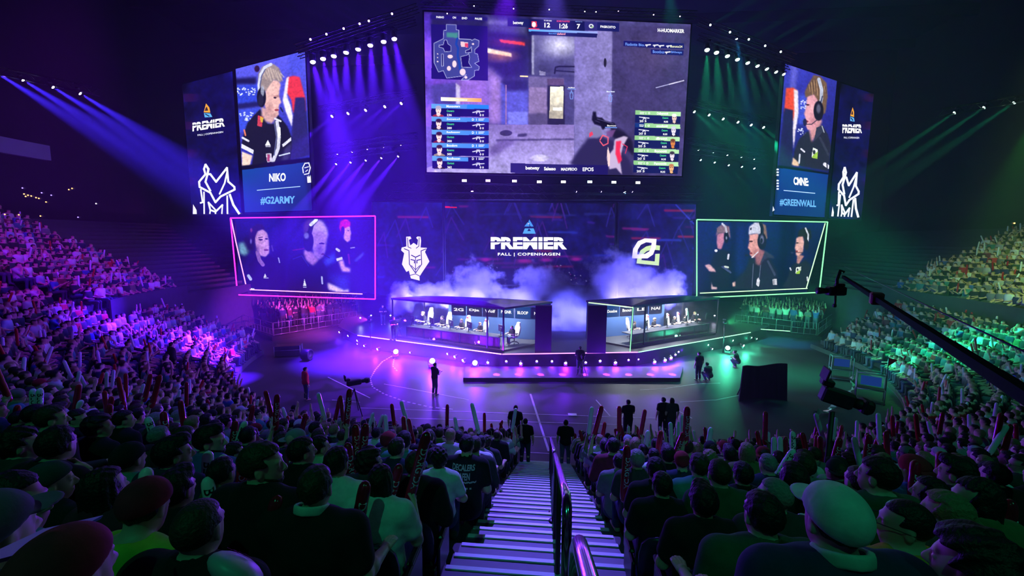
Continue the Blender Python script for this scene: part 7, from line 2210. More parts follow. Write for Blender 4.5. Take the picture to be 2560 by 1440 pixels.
_print = {'white': wrap_text('BLUSK ELIT', .094, STL-.07, .35, M_PRINTB, 'printed_lettering'), 'red': wrap_text('DARGIDA', .075, STL-.12, .4, M_PRINTW, 'printed_lettering')}
used_lab = {}
def stick(base, tip, col, label, near=True, scale=SC_P):
    o = bpy.data.objects.new('clapper_stick', _sm[col]); COL.objects.link(o)
    d = (Vector(tip)-Vector(base)).normalized()
    q = d.to_track_quat('Z', 'Y')
    b = Vector(base)
    # turn the print towards the viewers behind
    o.matrix_world = Matrix.Translation(b) @ q.to_matrix().to_4x4() @ Matrix.Scale(scale, 4)
    v = o.matrix_world.inverted() @ Vector((0, -3, 9))
    o.matrix_world = o.matrix_world @ Matrix.Rotation(atan2(v.y, v.x)+pi/2, 4, 'Z')
    n = used_lab.get(label, 0); used_lab[label] = n+1
    tag(o, label, 'clapper stick', 'inflatable clapper sticks in the audience')
    if near:
        c = bpy.data.objects.new('printed_lettering', _print[col]); COL.objects.link(c); c.parent = o
    return o
for hw, q, k in held:
    col = rr.choice(['red', 'red', 'white'])
    tilt = Vector((rr.uniform(-.28, .28), rr.uniform(-.15, .35), 1)).normalized()
    b = hw-tilt*.10*SC_P
    hand = 'right' if k else 'left'
    stick(b, b+tilt, col, f"{col} clapper stick in {hand} hand, {q['place']}", q['d'] < 7)
# sticks singled out in the photograph: tip, foot, colour, width there
PXS = [(632, 1198, 610, 1330, 'white', 36), (694, 1238, 680, 1330, 'red', 40), (915, 1202, 890, 1330, 'red', 34), (1000, 1160, 968, 1275, 'red', 27), (1041, 1164, 996, 1280, 'white', 22),
       (520, 1127, 518, 1225, 'white', 27), (558, 1136, 552, 1225, 'white', 27), (607, 1148, 600, 1230, 'red', 25), (516, 1192, 536, 1300, 'white', 31), (503, 1220, 512, 1300, 'red', 30),
       (722, 1118, 740, 1235, 'red', 22), (868, 1106, 880, 1195, 'red', 23), (888, 1060, 892, 1140, 'red', 20), (915, 1058, 904, 1150, 'red', 21), (614, 1052, 588, 1125, 'white', 17), (590, 1052, 580, 1120, 'red', 17),
       (366, 1168, 362, 1270, 'white', 33), (325, 1187, 352, 1275, 'white', 27), (82, 971, 84, 1018, 'white', 15), (100, 970, 98, 1018, 'white', 15), (198, 961, 190, 1010, 'red', 14), (205, 1000, 182, 1040, 'white', 14),
       (408, 1028, 416, 1090, 'red', 17), (368, 1042, 388, 1100, 'white', 18), (275, 1010, 270, 1075, 'red', 15), (45, 1012, 38, 1055, 'red', 15),
       (2206, 1258, 2212, 1370, 'white', 33), (2010, 1303, 2034, 1400, 'red', 33), (2002, 1284, 2034, 1380, 'white', 33), (2526, 1248, 2514, 1390, 'red', 33), (1672, 1253, 1696, 1320, 'white', 23),
       (1986, 1123, 1942, 1190, 'white', 17), (2353, 1128, 2350, 1215, 'red', 22), (2290, 1150, 2284, 1220, 'red', 24), (2050, 1090, 2053, 1145, 'red', 13), (1935, 1092, 1934, 1146, 'white', 13), (1950, 1091, 1951, 1146, 'white', 13),
       (1964, 1092, 1961, 1146, 'red', 13), (1831, 1091, 1828, 1135, 'red', 11), (1568, 1113, 1563, 1190, 'red', 20), (2134, 1092, 2146, 1146, 'white', 14), (2215, 1078, 2218, 1130, 'red', 13), (2518, 1062, 2488, 1110, 'white', 13), (2527, 1060, 2515, 1110, 'red', 13),
       (1780, 1098, 1783, 1140, 'white', 11), (1676, 1055, 1678, 1102, 'white', 11)]
for tx, ty, bx, by, col, w in PXS:
    Z = .088*SC_P*FPX/w
    d = ray(bx, by); base = Vector(_C+d*(Z/(d@_F)))
    d2 = ray(tx, ty); tip = Vector(_C+d2*((Z+.02)/(d2@_F)))
    L = (tip-base).length
    tip0 = tip
    base = tip-(tip-base).normalized()*STL*SC_P
    near_q = min(placed, key=lambda q: (Vector((q['x'], q['y'], row_z(q['i'], q['ang'])+.9))-base).length)
    side = 'to the left of' if tx < near_q['px'] else 'to the right of'
    lab = f"{col} clapper stick upright beside {near_q['place'].replace(' of stairs', ' from stairs')}"
    if used_lab.get(lab): lab = f"{col} clapper stick leaning by {near_q['place'].replace(' of stairs', ' from stairs')}"
    if used_lab.get(lab): lab = f"other {col} clapper stick tilted near {near_q['place'].replace(' of stairs', ' from stairs')}"
    stick(base, tip, col, lab, Z < 7)
# those of the far crowd
SV, SQ, SCC = [], [], []
sb = 0
mbs = stick_np()
_v = np.array(mbs.v); _q = np.array([f for f in mbs.f if len(f) == 4])
for p, r_ in far_sticks:
    d = Vector((rr.uniform(-.35, .35), rr.uniform(-.2, .35), 1)).normalized()
    Mx = np.array((d.to_track_quat('Z', 'Y').to_matrix()*SC_P))
    SV.append(_v@Mx.T+np.array(p)); SQ.append(_q+sb); sb += len(_v)
    SCC.append(np.tile(np.array(rr.choice([(.42, .012, .02), (.72, .74, .74)]), f32), (len(_v), 1)))
if SV:
    tag(link('clapper_sticks_far', np_mesh('clapper_sticks_far', np.concatenate(SV), np.concatenate(SQ), attr_mat('far_stick_foil', rough=.25), True, np.concatenate(SCC))), 'red and white clapper sticks waved all over the far terraces', 'clapper sticks', kind='stuff')
print('people', len(placed), 'mass', len(mass), 'sticks', len(held)+len(PXS))
# ================================================================== THINGS ON THE FLOOR
def person_at(px, py, z, look, tpl, **k):
    """feet at a place of the photograph"""
    p = at_z(px, py, z)
    d = Vector(look)-p
    return p, atan2(d.y, d.x)-pi/2
# ---- handrails along the middle of the aisle
def rail(name, i0, i1, label, top_turn=True, far_turn=True):
    """from row front i0 (near, upper) down to i1, along the nosing line"""
    t = thing(name, (RAILX, CY-row_R(i0), DZ*(i0+1)), label, 'handrail', 'handrails of the aisle')
    def P(i, h): return Vector((RAILX, CY-row_R(i), DZ*(i+1)+h))
    H = 1.06
    pts = []
    n = 10
    if far_turn: pts += [P(i1, .02), P(i1, H-.16), P(i1+.06, H-.06), P(i1+.2, H)]
    pts += [P(i1+.2+(i0-i1-.45)*k/n, H) for k in range(1, n)]
    if top_turn: pts += [P(i0-.22, H), P(i0-.06, H-.05), P(i0, H-.16), P(i0, .02)]
    else: pts += [P(i0, H)]
    MB().tube(pts, .030, 16).build('rail_tube', M_CHROME, t)
    k = i1+1.2
    while k < i0-.6:
        MB().tube([P(k, .0), P(k, H-.02)], .026, 10).build('baluster', M_BLACK, t)
        k += 1.6
    for i in (i0, i1):
        MB().lathe([(.075, 0), (.075, .012), (.04, .02)], 12, M=Matrix.Translation(P(i, 0))).build('foot_plate', M_STEEL, t)
    return t
rail('handrail', 20.6, 17.85, 'nearest length of polished handrail in the middle of the aisle, running out of view', False)
rail('handrail', 16.9, 12.2, 'second length of polished handrail down the middle of the aisle')
rail('handrail', 11.4, 3.4, 'farthest length of polished handrail, down to the foot of the stairs')

# ---- barriers of the two standing pens
def barrier_run(a, b, label, n, h=1.15, low=.35):
    a, b = Vector(a), Vector(b)
    out = []
    for k in range(n):
        p, q = a.lerp(b, k/n), a.lerp(b, (k+.985)/n)
        t = thing('crowd_barrier', (p+q)/2, label % ORDS[k], 'barrier', 'barriers round the standing pens')
        mb = MB()
        up = Vector((0, 0, 1))
        mb.tube([p+up*.05, p+up*h, q+up*h, q+up*.05], .03, 6)
        mb.tube([p+up*.62, q+up*.62], .02, 6); mb.tube([p+up*.12, q+up*.12], .025, 6)
        mb.build('barrier_frame', M_ALU, t)
        mb = MB()
        m = max(2, int((q-p).length/.5))
        for j in range(1, m): c = p.lerp(q, j/m); mb.tube([c+up*.12, c+up*.62], .012, 5)
        mb.build('bars', M_ALU, t)
pen = [at_z(683, 841, FANZ), at_z(596, 813, FANZ), at_z(893, 806, FANZ)]
def pen_deck(name, pts, label):
    o = MB().prism([xy(p) for p in pts], 0, FANZ-.01).build(name, M_SKIRT)
    tag(o, label, 'platform')
pen_deck('pen_platform', [at_z(680, 843, FANZ), at_z(910, 802, FANZ), at_z(905, 778, FANZ), at_z(592, 806, FANZ)], 'low black platform under the standing fans left of the stage')
barrier_run(at_z(683, 841, FANZ), at_z(597, 813, FANZ), 'metal barrier at the short side of the left pen, %s from the corner', 3)
barrier_run(at_z(685, 841, FANZ), at_z(893, 806, FANZ), 'metal barrier at the front of the left pen, %s from the corner', 6)
pen_deck('pen_platform', [at_z(1825, 816, FANZ), at_z(2055, 842, FANZ), at_z(2092, 804, FANZ), at_z(1872, 788, FANZ)], 'low black platform under the standing fans right of the stage')
barrier_run(at_z(2040, 840, FANZ), at_z(1978, 834, FANZ), 'metal barrier at the front of the right pen, %s from the outer corner', 2)
barrier_run(at_z(1976, 833, FANZ), at_z(1836, 815, FANZ), 'metal barrier nearer the stage along the right pen, %s along it', 4)
barrier_run(at_z(2044, 840, FANZ), at_z(2082, 810, FANZ), 'metal barrier at the outer side of the right pen, %s from the corner', 2)

# ---- the camera crane over the right wing
def crane():
    tip = at_d(2108, 692, 18.0); end = at_d(2560, 985, 7.6)
    d = (end-tip).normalized(); tail = end+d*2.2
    t = thing('camera_crane', tail, 'long dark camera crane reaching from the right edge towards the stage', 'camera crane')
    x = d.cross(Vector((0, 0, 1))).normalized(); y = x.cross(d)
    mb = MB()
    n = 9; L = (tail-tip).length
    for k in range(n):
        a, b = tip+d*(L*k/n), tip+d*(L*(k+1)/n+.02)
        w = .08+.075*k/n
        mb.box((a+b)/2, (w, w*1.15, (b-a).length), M=Matrix((x, y, d)).transposed().to_4x4())
    mb.build('boom', mat('boom_black', (.004, .004, .005), .9, spec=.1), t)
    c = MB(); c.tube([tip+y*.35, tail+y*.5], .012, 5); c.build('stay_cable', M_STEEL, t)
    MB().rbox(tip.lerp(tail, .33), (.26, .30, .22), .03, M=Matrix((x, y, d)).transposed().to_4x4()).build('boom_clamp', mat('dull_red', (.25, .02, .03), .5), t)
    h = MB(); h.tube([tip+Vector((0, 0, .16)), tip+Vector((-.12, -.02, .22)), tip+Vector((-.22, -.05, -.1)), tip+Vector((-.2, -.05, -.35))], .05, 8); h.build('head_bracket', M_STEEL, t)
    cpos = tip+Vector((-.22, -.05, -.48))
    h = MB(); h.rbox(cpos, (.62, .26, .30), .04, .15); h.lathe([(.09, 0), (.10, .12), (.12, .22), (.115, .30)], 12, M=Matrix.Translation(cpos+Vector((-.3, .0, 0))) @ Matrix.Rotation(-pi/2, 4, 'Y')); h.rbox(cpos+Vector((.1, 0, .2)), (.3, .16, .12), .03); h.build('broadcast_camera', M_CASE, t)
    h = MB(); h.tube([cpos+Vector((0, 0, -.14)), cpos+Vector((.02, 0, -.52))], .035, 8); h.rbox(cpos+Vector((0, 0, -.5)), (.10, .10, .12), .02); h.build('remote_mount', M_BLACK, t)
    # stand under the tail, out of sight
    g = MB(); g.tube([tail, (tail.x, tail.y, row_z(12)-.4)], .09, 10); g.build('pedestal', M_BLACK, t)
crane()

# ---- broadcast cameras on stands
def tv_camera(pos, head, rz, label, h, sc=1.0, tripod=True, tilt=0.0, fat=1.0):
    pos = Vector(pos)
    t = thing('broadcast_camera', pos, label, 'camera', 'broadcast cameras round the floor')
    M = Matrix.Translation(pos+Vector((0, 0, h))) @ Matrix.Rotation(rz, 4, 'Z') @ Matrix.Rotation(tilt, 4, 'X') @ Matrix.Diagonal((sc*fat, sc, sc*fat, 1))
    b = MB(); b.rbox((0, 0, .16), (.20, .62, .24), .03); b.rbox((0, -.28, .33), (.16, .24, .10), .02); b.build('camera_body', M_CASE, t); t.children[-1].matrix_world = M
    b = MB(); b.lathe([(.075, 0), (.085, .20), (.11, .34), (.10, .38)], 14, M=Matrix.Translation((0, .30, .16)) @ Matrix.Rotation(-pi/2, 4, 'X')); b.rbox((0, .55, .16), (.26, .18, .20), .03); b.build('lens', M_BLACK, t); t.children[-1].matrix_world = M
    b = MB(); b.rbox((0, -.38, .45), (.28, .05, .18), .012); b.tube([(0, -.34, .30), (0, -.38, .40)], .015); b.build('viewfinder', M_BLACK, t); t.children[-1].matrix_world = M
    b = MB(); b.tube([(.05, -.1, .0), (.16, -.55, -.12), (.17, -.75, -.10)], .014); b.build('pan_handle', M_BLACK, t); t.children[-1].matrix_world = M
    b = MB(); b.lathe([(.10, -.12), (.08, -.05), (.10, .0), (.12, .04)], 12); b.build('pan_head', M_BLACK, t); t.children[-1].matrix_world = M
    if tripod:
        for k in range(3):
            a = rz+2*pi*k/3+.5
            MB().tube([pos+Vector((0, 0, h-.12*sc)), pos+Vector((.45*cos(a)*sc, .45*sin(a)*sc, 0))], [.03*sc, .02*sc], 8).build('leg', M_BLACK, t)
    else:
        MB().tube([pos+Vector((0, 0, h-.1)), pos], .045, 10).build('column', M_BLACK, t)
        for k in range(3):
            a = rz+2*pi*k/3; MB().tube([pos+Vector((0, 0, .35)), pos+Vector((.38*cos(a), .38*sin(a), 0.0))], .025, 8).build('leg', M_BLACK, t)
    return t
tv_camera(at_z(888, 1036, 0), None, -.9, 'broadcast camera on a tripod in front of the left terraces', 1.45, 1.1)
tv_camera(at_z(1455, 941, .24), None, .1, 'small camera on a tripod on the apron before the stage gap', 1.1, .8)
_rp = at_d(2083, 1000, 9.4)
tv_camera((_rp.x, _rp.y, row_z(6)), None, -pi/2-.25, 'large broadcast camera on a column among the audience, tilted towards the stage', _rp.z-row_z(6)-.12, .80, False, -.26, 1.5)
tv_camera(at_z(994, 846, 1.0), None, 2.4, 'camera on a tripod at the left corner of the left booth', 1.25, .9)

# ---- black reflector board standing on the floor
q = [at_d(1853, 1003, 23.2), at_d(1968, 1003, 24.6)]
bl0, bl1 = at_z(1848, 1004, 0), at_z(1968, 1002, 0)
t = thing('black_board', (bl0+bl1)/2, 'big black curved board standing on the floor before the right terraces', 'board')
ex = (bl1-bl0); W_b = ex.length; ex.normalize(); ny = Vector((-ex.y, ex.x, 0))
mb = MB(); N = 12
fr, bk = [], []
for k in range(N+1):
    f = k/N
    c = bl0+ex*(W_b*f)+ny*(.45*(4*f*(1-f)))
    tp = 1.75+.10*cos(2*pi*f)+.12*f
    b0 = c; t0 = bl0+ex*(W_b*(.12+.92*f))+ny*(.45*(4*f*(1-f))+.35)+Vector((0, 0, tp))
    fr += [b0, t0]; bk += [b0+ny*.08, t0+ny*.08]
n2 = len(fr)
fs = []
for k in range(N):
    a = 2*k
    fs += [(a, a+2, a+3, a+1), (n2+a+1, n2+a+3, n2+a+2, n2+a), (a+1, a+3, n2+a+3, n2+a+1), (a+2, a, n2+a, n2+a+2)]
fs += [(0, 1, n2+1, n2), (2*N+1, 2*N, n2+2*N, n2+2*N+1)]
mb.add(fr+bk, fs); mb.build('panel', M_SKIRT, t)
MB().tube([bl0+ex*.5+ny*1.0, bl0+ex*.7+ny*.62+Vector((0, 0, 1.2))], .03, 6).build('brace', M_STEEL, t)
MB().tube([bl1-ex*.5+ny*1.0, bl1-ex*.5+ny*.62+Vector((0, 0, 1.2))], .03, 6).build('brace', M_STEEL, t)

# ---- screen carts at the right edge of the floor
def cart(px, py, w, h, rz, label):
    p = at_z(px, py, 0)
    t = thing('monitor_cart', p, label, 'cart', 'monitor carts at the edge of the floor', rz)
    M = Matrix.Translation(p) @ Matrix.Rotation(rz, 4, 'Z')
    b = MB()
    for sx in (-1, 1):
        for sy in (-1, 1): b.tube([(sx*w/2, sy*.3, .06), (sx*w/2, sy*.3, h)], .028, 6)
    for z in (.1, h*.45, h):
        b.tube([(-w/2, -.3, z), (w/2, -.3, z), (w/2, .3, z), (-w/2, .3, z), (-w/2, -.3, z)], .022, 6)
    b.build('cart_frame', M_ALU, t); t.children[-1].matrix_world = M
    b = MB(); b.rbox((0, 0, h*.45+.03), (w-.06, .56, .04), .01); b.rbox((0, 0, .13), (w-.06, .56, .04), .01); b.build('shelves', M_CASE, t); t.children[-1].matrix_world = M
    b = MB(); b.rbox((0, 0, h*.72), (w*.82, .07, h*.42), .02); b.build('monitor', M_BLACK, t); t.children[-1].matrix_world = M
    b = MB(); b.box((0, -.042, h*.72), (w*.72, .004, h*.32)); s_ = b.build('display', glow('cart_display', (.02, .09, .5), .35), t); s_.matrix_world = M
    b = MB()
    for sx in (-1, 1):
        for sy in (-1, 1): b.lathe([(.05, -.02), (.055, 0), (.05, .02)], 10, M=Matrix.Translation((sx*w/2, sy*.3, .055)) @ Matrix.Rotation(pi/2, 4, 'X'))
    b.build('wheels', M_RUBBER, t); t.children[-1].matrix_world = M
cart(2100, 948, 1.1, 1.5, -.35, 'open metal cart with a glowing blue monitor, farther of the two right carts')
cart(2172, 1003, 1.2, 1.6, -.55, 'open metal cart with a blue monitor beside the curled sheet, nearer right cart')

# ---- pale flooring sheet with a crumpled shiny edge
pts = [at_z(x, y, 0) for x, y in ((1972, 990), (1966, 968), (1985, 940), (2040, 925), (2090, 930))]
ed = [at_z(x, y, .05) for x, y in ((2128, 945), (2130, 965), (2124, 985), (2108, 1003), (2085, 1022), (2060, 1036), (2030, 1040))]
mb = MB(); r = random.Random(4)
wid = []
for k in range(40):
    f = k/39*(len(ed)-1); i = min(int(f), len(ed)-2); c = ed[i].lerp(ed[i+1], f-i)
    nx = Vector((r.uniform(-.16, .16), r.uniform(-.16, .16), 0))
    wid += [c+nx+Vector((0, 0, r.uniform(.02, .10))), c-nx+Vector((.12, .06, r.uniform(.12, .34)))]
mb.add(wid, [(2*k, 2*k+2, 2*k+3, 2*k+1) for k in range(39)])
o = mb.build('plastic_sheet', mat('clear_crumpled_plastic', (.55, .58, .55), .12, .4))
tag(o, 'crumpled shiny plastic sheet lying in an arc beside the nearer cart', 'plastic sheet')
# ---- rolled case and wedge on the left floor
def flight_case(px, py, w, d, h, rz, label):
    p = at_z(px, py, 0)
    t = thing('flight_case', p, label, 'case', 'cases on the floor', rz)
    M = Matrix.Translation(p) @ Matrix.Rotation(rz, 4, 'Z')
    b = MB(); b.rbox((0, 0, h/2+.08), (w, d, h), .03); b.build('case_body', M_CASE, t); t.children[-1].matrix_world = M
    b = MB()
    for sx in (-1, 1):
        for sy in (-1, 1): b.tube([(sx*w/2, sy*d/2, .09), (sx*w/2, sy*d/2, h+.08)], .025, 5)
    b.tube([(-w/2, -d/2, h*.7), (w/2, -d/2, h*.7)], .02, 5); b.build('metal_edges', M_ALU, t); t.children[-1].matrix_world = M
    b = MB()
    for sx in (-.8, .8):
        for sy in (-.7, .7): b.lathe([(.04, -.02), (.045, 0), (.04, .02)], 8, M=Matrix.Translation((sx*w/2, sy*d/2, .045)) @ Matrix.Rotation(pi/2, 4, 'X'))
    b.build('castors', M_RUBBER, t); t.children[-1].matrix_world = M
flight_case(722, 890, 1.7, .8, .75, .35, 'long black case on wheels at the left edge of the floor')
flight_case(915, 818, .9, .6, .6, .1, 'black case by the left end of the stage')
t = thing('floor_wedge', at_z(757, 886, 0), 'round drum-like loudspeaker end beside the long black case', 'loudspeaker')
b = MB(); b.lathe([(.02, 0), (.36, 0), (.40, .05), (.40, .55), (.36, .60), (.30, .58), (.28, .5), (.02, .5)], 20, M=Matrix.Translation(at_z(757, 886, .42)) @ Matrix.Rotation(pi/2, 4, 'Y')); b.build('drum', M_CASE, t)
b = MB(); b.box(at_z(757, 886, .03), (.6, .5, .06), .3); b.build('cradle', M_STEEL, t)
_s = at_z(1431, 1037, 0)
tag(MB().box((_s.x, _s.y, .012), (.42, .28, .02), .05).build('paper_sheet', mat('white_paper', (.8, .8, .8), .7)), 'small white sheet lying on the dark floor beyond the stairs', 'paper')
# ---- small red flag in the right crowd
pf = at_d(2222, 900, 24.5)
t = thing('red_flag', (pf.x, pf.y, pf.z-1.0), 'small red pennant held up in the right terraces', 'flag')
MB().tube([(pf.x, pf.y, pf.z-1.4), (pf.x, pf.y, pf.z+.12)], .015, 6).build('pole', M_STEEL, t)
MB().slab([(pf.x, pf.y-.01, pf.z+.1), (pf.x, pf.y-.01, pf.z-.28), (pf.x+.34, pf.y-.05, pf.z+.02)], .01).build('cloth', mat('flag_red', (.75, .03, .04), .8), t)
# ---- tablet-like folded card held by the woman at the left edge
c0 = at_d(95, 1372, 1.75); c1 = at_d(258, 1288, 2.0)
d = (c1-c0); up = Vector((.05, -.55, .25)).normalized()*.20
t = MB().slab([c0, c1, c1+up, c0+up], .012).build('folded_card', mat('blue_card', (.10, .16, .40), .3))
tag(t, 'thin dark card with a blue edge held out by woman at left edge', 'card')
# ---- big inflated paddle at the lower edge
pc_ = at_d(590, 1428, 1.75)
t = thing('inflated_paddle', pc_, 'big white inflated paddle with red strokes at the bottom, left of the polo-collar man', 'paddle')
mb = MB(); mb.lathe([(.01, -.05)]+[(.11*sin(pi*j/10), -.05*cos(pi*j/10)) for j in range(1, 10)]+[(.01, .05)], 24)
o = mb.build('air_cushion', mat('matt_white_foil', (.4, .42, .42), .4), t); o.matrix_world = Matrix.Translation(pc_) @ Matrix.Rotation(.5, 4, 'Y') @ Matrix.Rotation(-.75, 4, 'X')
mb = MB()
for j in range(4):
    y = -.07+.045*j
    mb.add([(-.07+.015*j, y*.7, .050), (.01+.015*j, y*.7+.014, .052), (.018+.015*j, y*.7+.023, .052), (-.07+.015*j, y*.7+.01, .050)], [(0, 1, 2, 3)])
o2 = mb.build('red_strokes', M_STICKR, t); o2.matrix_world = o.matrix_world
# ---- little lights in the boxes on the left tier
for k, (x, y, c) in enumerate([(60, 485, 0), (70, 488, 0), (78, 490, 0), (64, 491, 0), (90, 494, 0), (97, 496, 0), (56, 470, 1), (104, 482, 1), (128, 488, 1), (172, 474, 0), (180, 471, 0), (12, 536, 0), (101, 540, 0), (47, 537, 0), (240, 509, 2), (195, 543, 1), (115, 505, 0), (2536, 558, 0)]):
    p = at_d(x, y, 46.0 if x < 1000 else 40)
    t = thing('wall_lamp', p, f'tiny {("orange", "blue", "white")[c]} light in the dark boxes under the left tier, {ORDS[k]} of the cluster' if x < 1000 else 'tiny orange light on the dark right wall', 'wall lamp', 'tiny lights on the far walls')
    MB().lathe([(.01, -.045), (.035, -.03), (.042, 0), (.035, .03), (.01, .045)], 8).build('bulb', glow('tiny_%d' % c, ((1, .45, .15), (.3, .2, 1.0), (.95, .85, 1))[c], 3.0), t); t.children[-1].matrix_world = Matrix.Translation(p)
    MB().box((0, .12, 0), (.12, .1, .12)).build('lamp_base', M_BLACK, t); t.children[-1].matrix_world = Matrix.Translation(p)
# ================================================================== PLAYERS AND CREW
for base, fa, sc_, hr, hc, lab in PLAYERS:
    person(base, fa, 'desk', 'black', 'tee', hr, hc, 0, sc_, 1, lab, 'person', 'players in the booths')
CREWL = [
 (1087, 986, 0, (0, 30), 'standwork', 'black', 'short', 'dark floor crew member standing alone on the violet-lit floor'),
 (1449, 936, .24, (4, 40), 'standwork', 'black', 'short', 'dark camera operator standing in front of the gap between the booths'),
 (1745, 950, 0, (6, 34), 'stand', 'charcoal', 'crop', 'crew member in dark clothes standing on the green-lit floor'),
 (1772, 954, 0, (6, 34), 'crouch', 'charcoal', 'short', 'crew member squatting next to the standing one on the green floor'),
 (1843, 918, 0, (6, 34), 'crouch', 'black', 'bun', 'crew member with tied-up hair crouching near the green floor lamps'),
 (1312, 1164, .34, (0, 30), 'stand', 'black', 'crop', 'steward in black standing at the foot of the stairs, left side'),
 (1412, 1168, .34, (1, 30), 'stand', 'black', 'short', 'person in black standing at the foot of the stairs, right of the rail'),
 (1288, 1118, 0, (0, 30), 'stand', 'black', 'short', 'person in black standing on the floor just beyond the steward'),
 (1568, 1100, 0, (1, 30), 'standwork', 'black', 'crop', 'person in dark clothes standing before the front row right of the stairs'),
 (1655, 1092, 0, (3, 30), 'stand', 'black', 'short', 'person in dark clothes standing before the front row, farther right of stairs'),
 (1676, 1094, 0, (3, 30), 'stand', 'charcoal', 'bob', 'shorter person beside the one in dark clothes by the right front row'),
 (958, 812, 1.0, (0, 10), 'standwork', 'black', 'short', 'person in a dark suit on the stage left of the left booth'),
 (985, 850, 1.0, (-6, 25), 'standwork', 'black', 'short', 'camera operator behind the tripod at the left corner of the stage'),
 (766, 1000, 0, (-2, 32), 'stand', 'red', 'short', 'person in a red jacket standing at the left edge of the floor'),
]
for px, py, z, look, tp, sh, hr, lab in CREWL:
    p = at_z(px, py, z)
    d = Vector((look[0]-p.x, look[1]-p.y, 0))
    person(p, atan2(d.y, d.x)-pi/2, tp, sh, 'jacket' if sh == 'red' else 'tee', hr, 'dark', 0, 1.04, 1, lab, 'person', 'crew on the floor')
# the dark standing man among the left terraces
i_, s_ = 4, None
best = None
for i in range(0, 9):
    for s in np.linspace(-40, -6, 400):
        (x, y), inn, ang = row_pos(row_R(i)+.35, s)
        px, py, d = proj((x, y, row_z(i, ang)+1.75))
        e = abs(px-437)+abs(py-862)
        if best is None or e < best[0]: best = (e, x, y, row_z(i, ang))
person(Vector(best[1:]), atan2(1, .6)-pi/2, 'stand', 'black', 'jacket', 'short', 'dark', 0, 1.08, 1, 'man in black standing up among the seated left terraces', 'person', 'crew on the floor')
# ================================================================== washes over the audience and the floor
wash((-13, 9, 24), (-33, 25, 6.5), 'magenta', 30000, 34, 'magenta wash lamp over the left wing', colr=(.32, .010, 1.0))
wash((-5, 12, 25), (-24, 22, 2), 'purple', 9500, 48, 'violet wash lamp over the lower left wing', colr=(.16, .006, 1.0))
wash((-6, 14, 25), (-10, 12, 3), 'purple', 7000, 60, 'violet wash lamp over the left terraces', colr=(.12, .01, 1.0))
q = at_z(925, 800, 2.4)
MB().tube([q-Vector((0, 0, .2)), (q.x, q.y, .0)], .04, 8).build('lamp_stand', M_STEEL)
tag(bpy.data.objects['lamp_stand'], 'thin lamp stand at the left stage end', 'lamp stand')
wash(q, (-26, 37.2, 1.6), 'magenta', 16000, 50, 'magenta wash lamp at the left stage end aimed at the left pen', colr=(.80, .06, .9))
q = at_z(1812, 806, 2.4)
tag(MB().tube([q-Vector((0, 0, .2)), (q.x, q.y, .0)], .04, 8).build('lamp_stand', M_STEEL), 'thin lamp stand at the right stage end', 'lamp stand')
wash(q, (23.5, 42.2, 1.6), 'green', 9000, 50, 'green wash lamp at the right stage end aimed at the right pen', colr=(.05, .95, .30))
wash((13, 9, 24), (32.5, 28.5, 6.8), 'green', 40000, 30, 'pale green wash lamp over the right wing', colr=(.42, .85, .22))
wash((8, 13, 25), (23, 24, 2), 'green', 5500, 50, 'green wash lamp over the lower right wing', colr=(.03, .75, .40))
wash((10, -5, 22), (8, 8, 5), 'green', 1100, 75, 'dim green wash lamp over the terraces right of the stairs', colr=(.02, .8, .42))
wash((-3, -7, 22), (-4, 7, 5.5), 'green', 1250, 70, 'dim green wash lamp over the terraces left of the stairs', colr=(.02, .8, .38))
# patterned floor projections
wash((-3, 31.6, 27.2), (-6, 24, 0), 'purple', 150000, 40, 'violet pattern lamp for the left floor', gobo=26, colr=(.14, .006, 1.0))
wash((-6, 31.3, 27.4), (-14, 29, 0), 'purple', 7000, 44, 'violet wash lamp for the far left floor', colr=(.16, .006, 1.0))
wash((8, 32.8, 26.6), (11, 28, 0), 'green', 9000, 40, 'teal pattern lamp for the right floor', gobo=18, colr=(.01, .55, .45))
wash((3, 32.2, 26.9), (1, 20, 0), 'purple', 2000, 30, 'violet wash lamp for the floor by the stairs', colr=(.12, .01, .9))
wash((0, 31.9, 27.1), (0, 7.2, 4), 'blue', 110000, 15, 'violet-blue lamp trained on the stairs', colr=(.15, .09, 1.0))
# over the stage
for k, x in enumerate([1040, 1120, 1200, 1290, 1545, 1620, 1695]):
    q = at_v(x, 770, 37.0); q.z = 1.35
    lamp(q, q+Vector((0, .35, .9)), 'blue', f'blue floor lamp under the smoke behind the booths, {ORDS[k]} from left', 5000, 120, .8, 3, True, 'floor lamps under the smoke', 'floor_light', blend=1.0, colr=(.16, .15, 1.0))
    spot('smoke_light', Vector((q.x, q.y-1.6, 3.3)), q+Vector((0, 2.5, 5.0)), (.10, .085, 1.0), 6500, 110, 1.0, .2)  # bare spot without fixture, added out of sight to brighten the upper smoke
for x, z in ((1350, 3.0), (1500, 3.0)):
    q = at_v(x, 780, 34.6); q.z = z
    spot('smoke_light', q, at_v(1425, 800, 35.5), (.10, .10, 1.0), 5000, 120, 1.0, .2)  # unseen bare spots added to light the smoke in the gap
wash(at_v(1180, 474, 33.7), (-5, 31, 4), 'purple', 6000, 60, 'violet wash lamp over the left booth', colr=(.18, .01, 1.0))
wash(at_v(1560, 476, 33.7), (9, 34, 4), 'cyan', 1200, 60, 'blue wash lamp over the right booth', colr=(.05, .25, .9))
for k in range(10):       # pools of light on the apron
    x = 1180+k*55
    p = at_z(x, 903, .9); q = at_z(x+6, 936, .24)
    spot('apron_pool', p+Vector((0, -.25, 0)), q, (.42, .02, 1.0), 2200, 32, .5, .05)
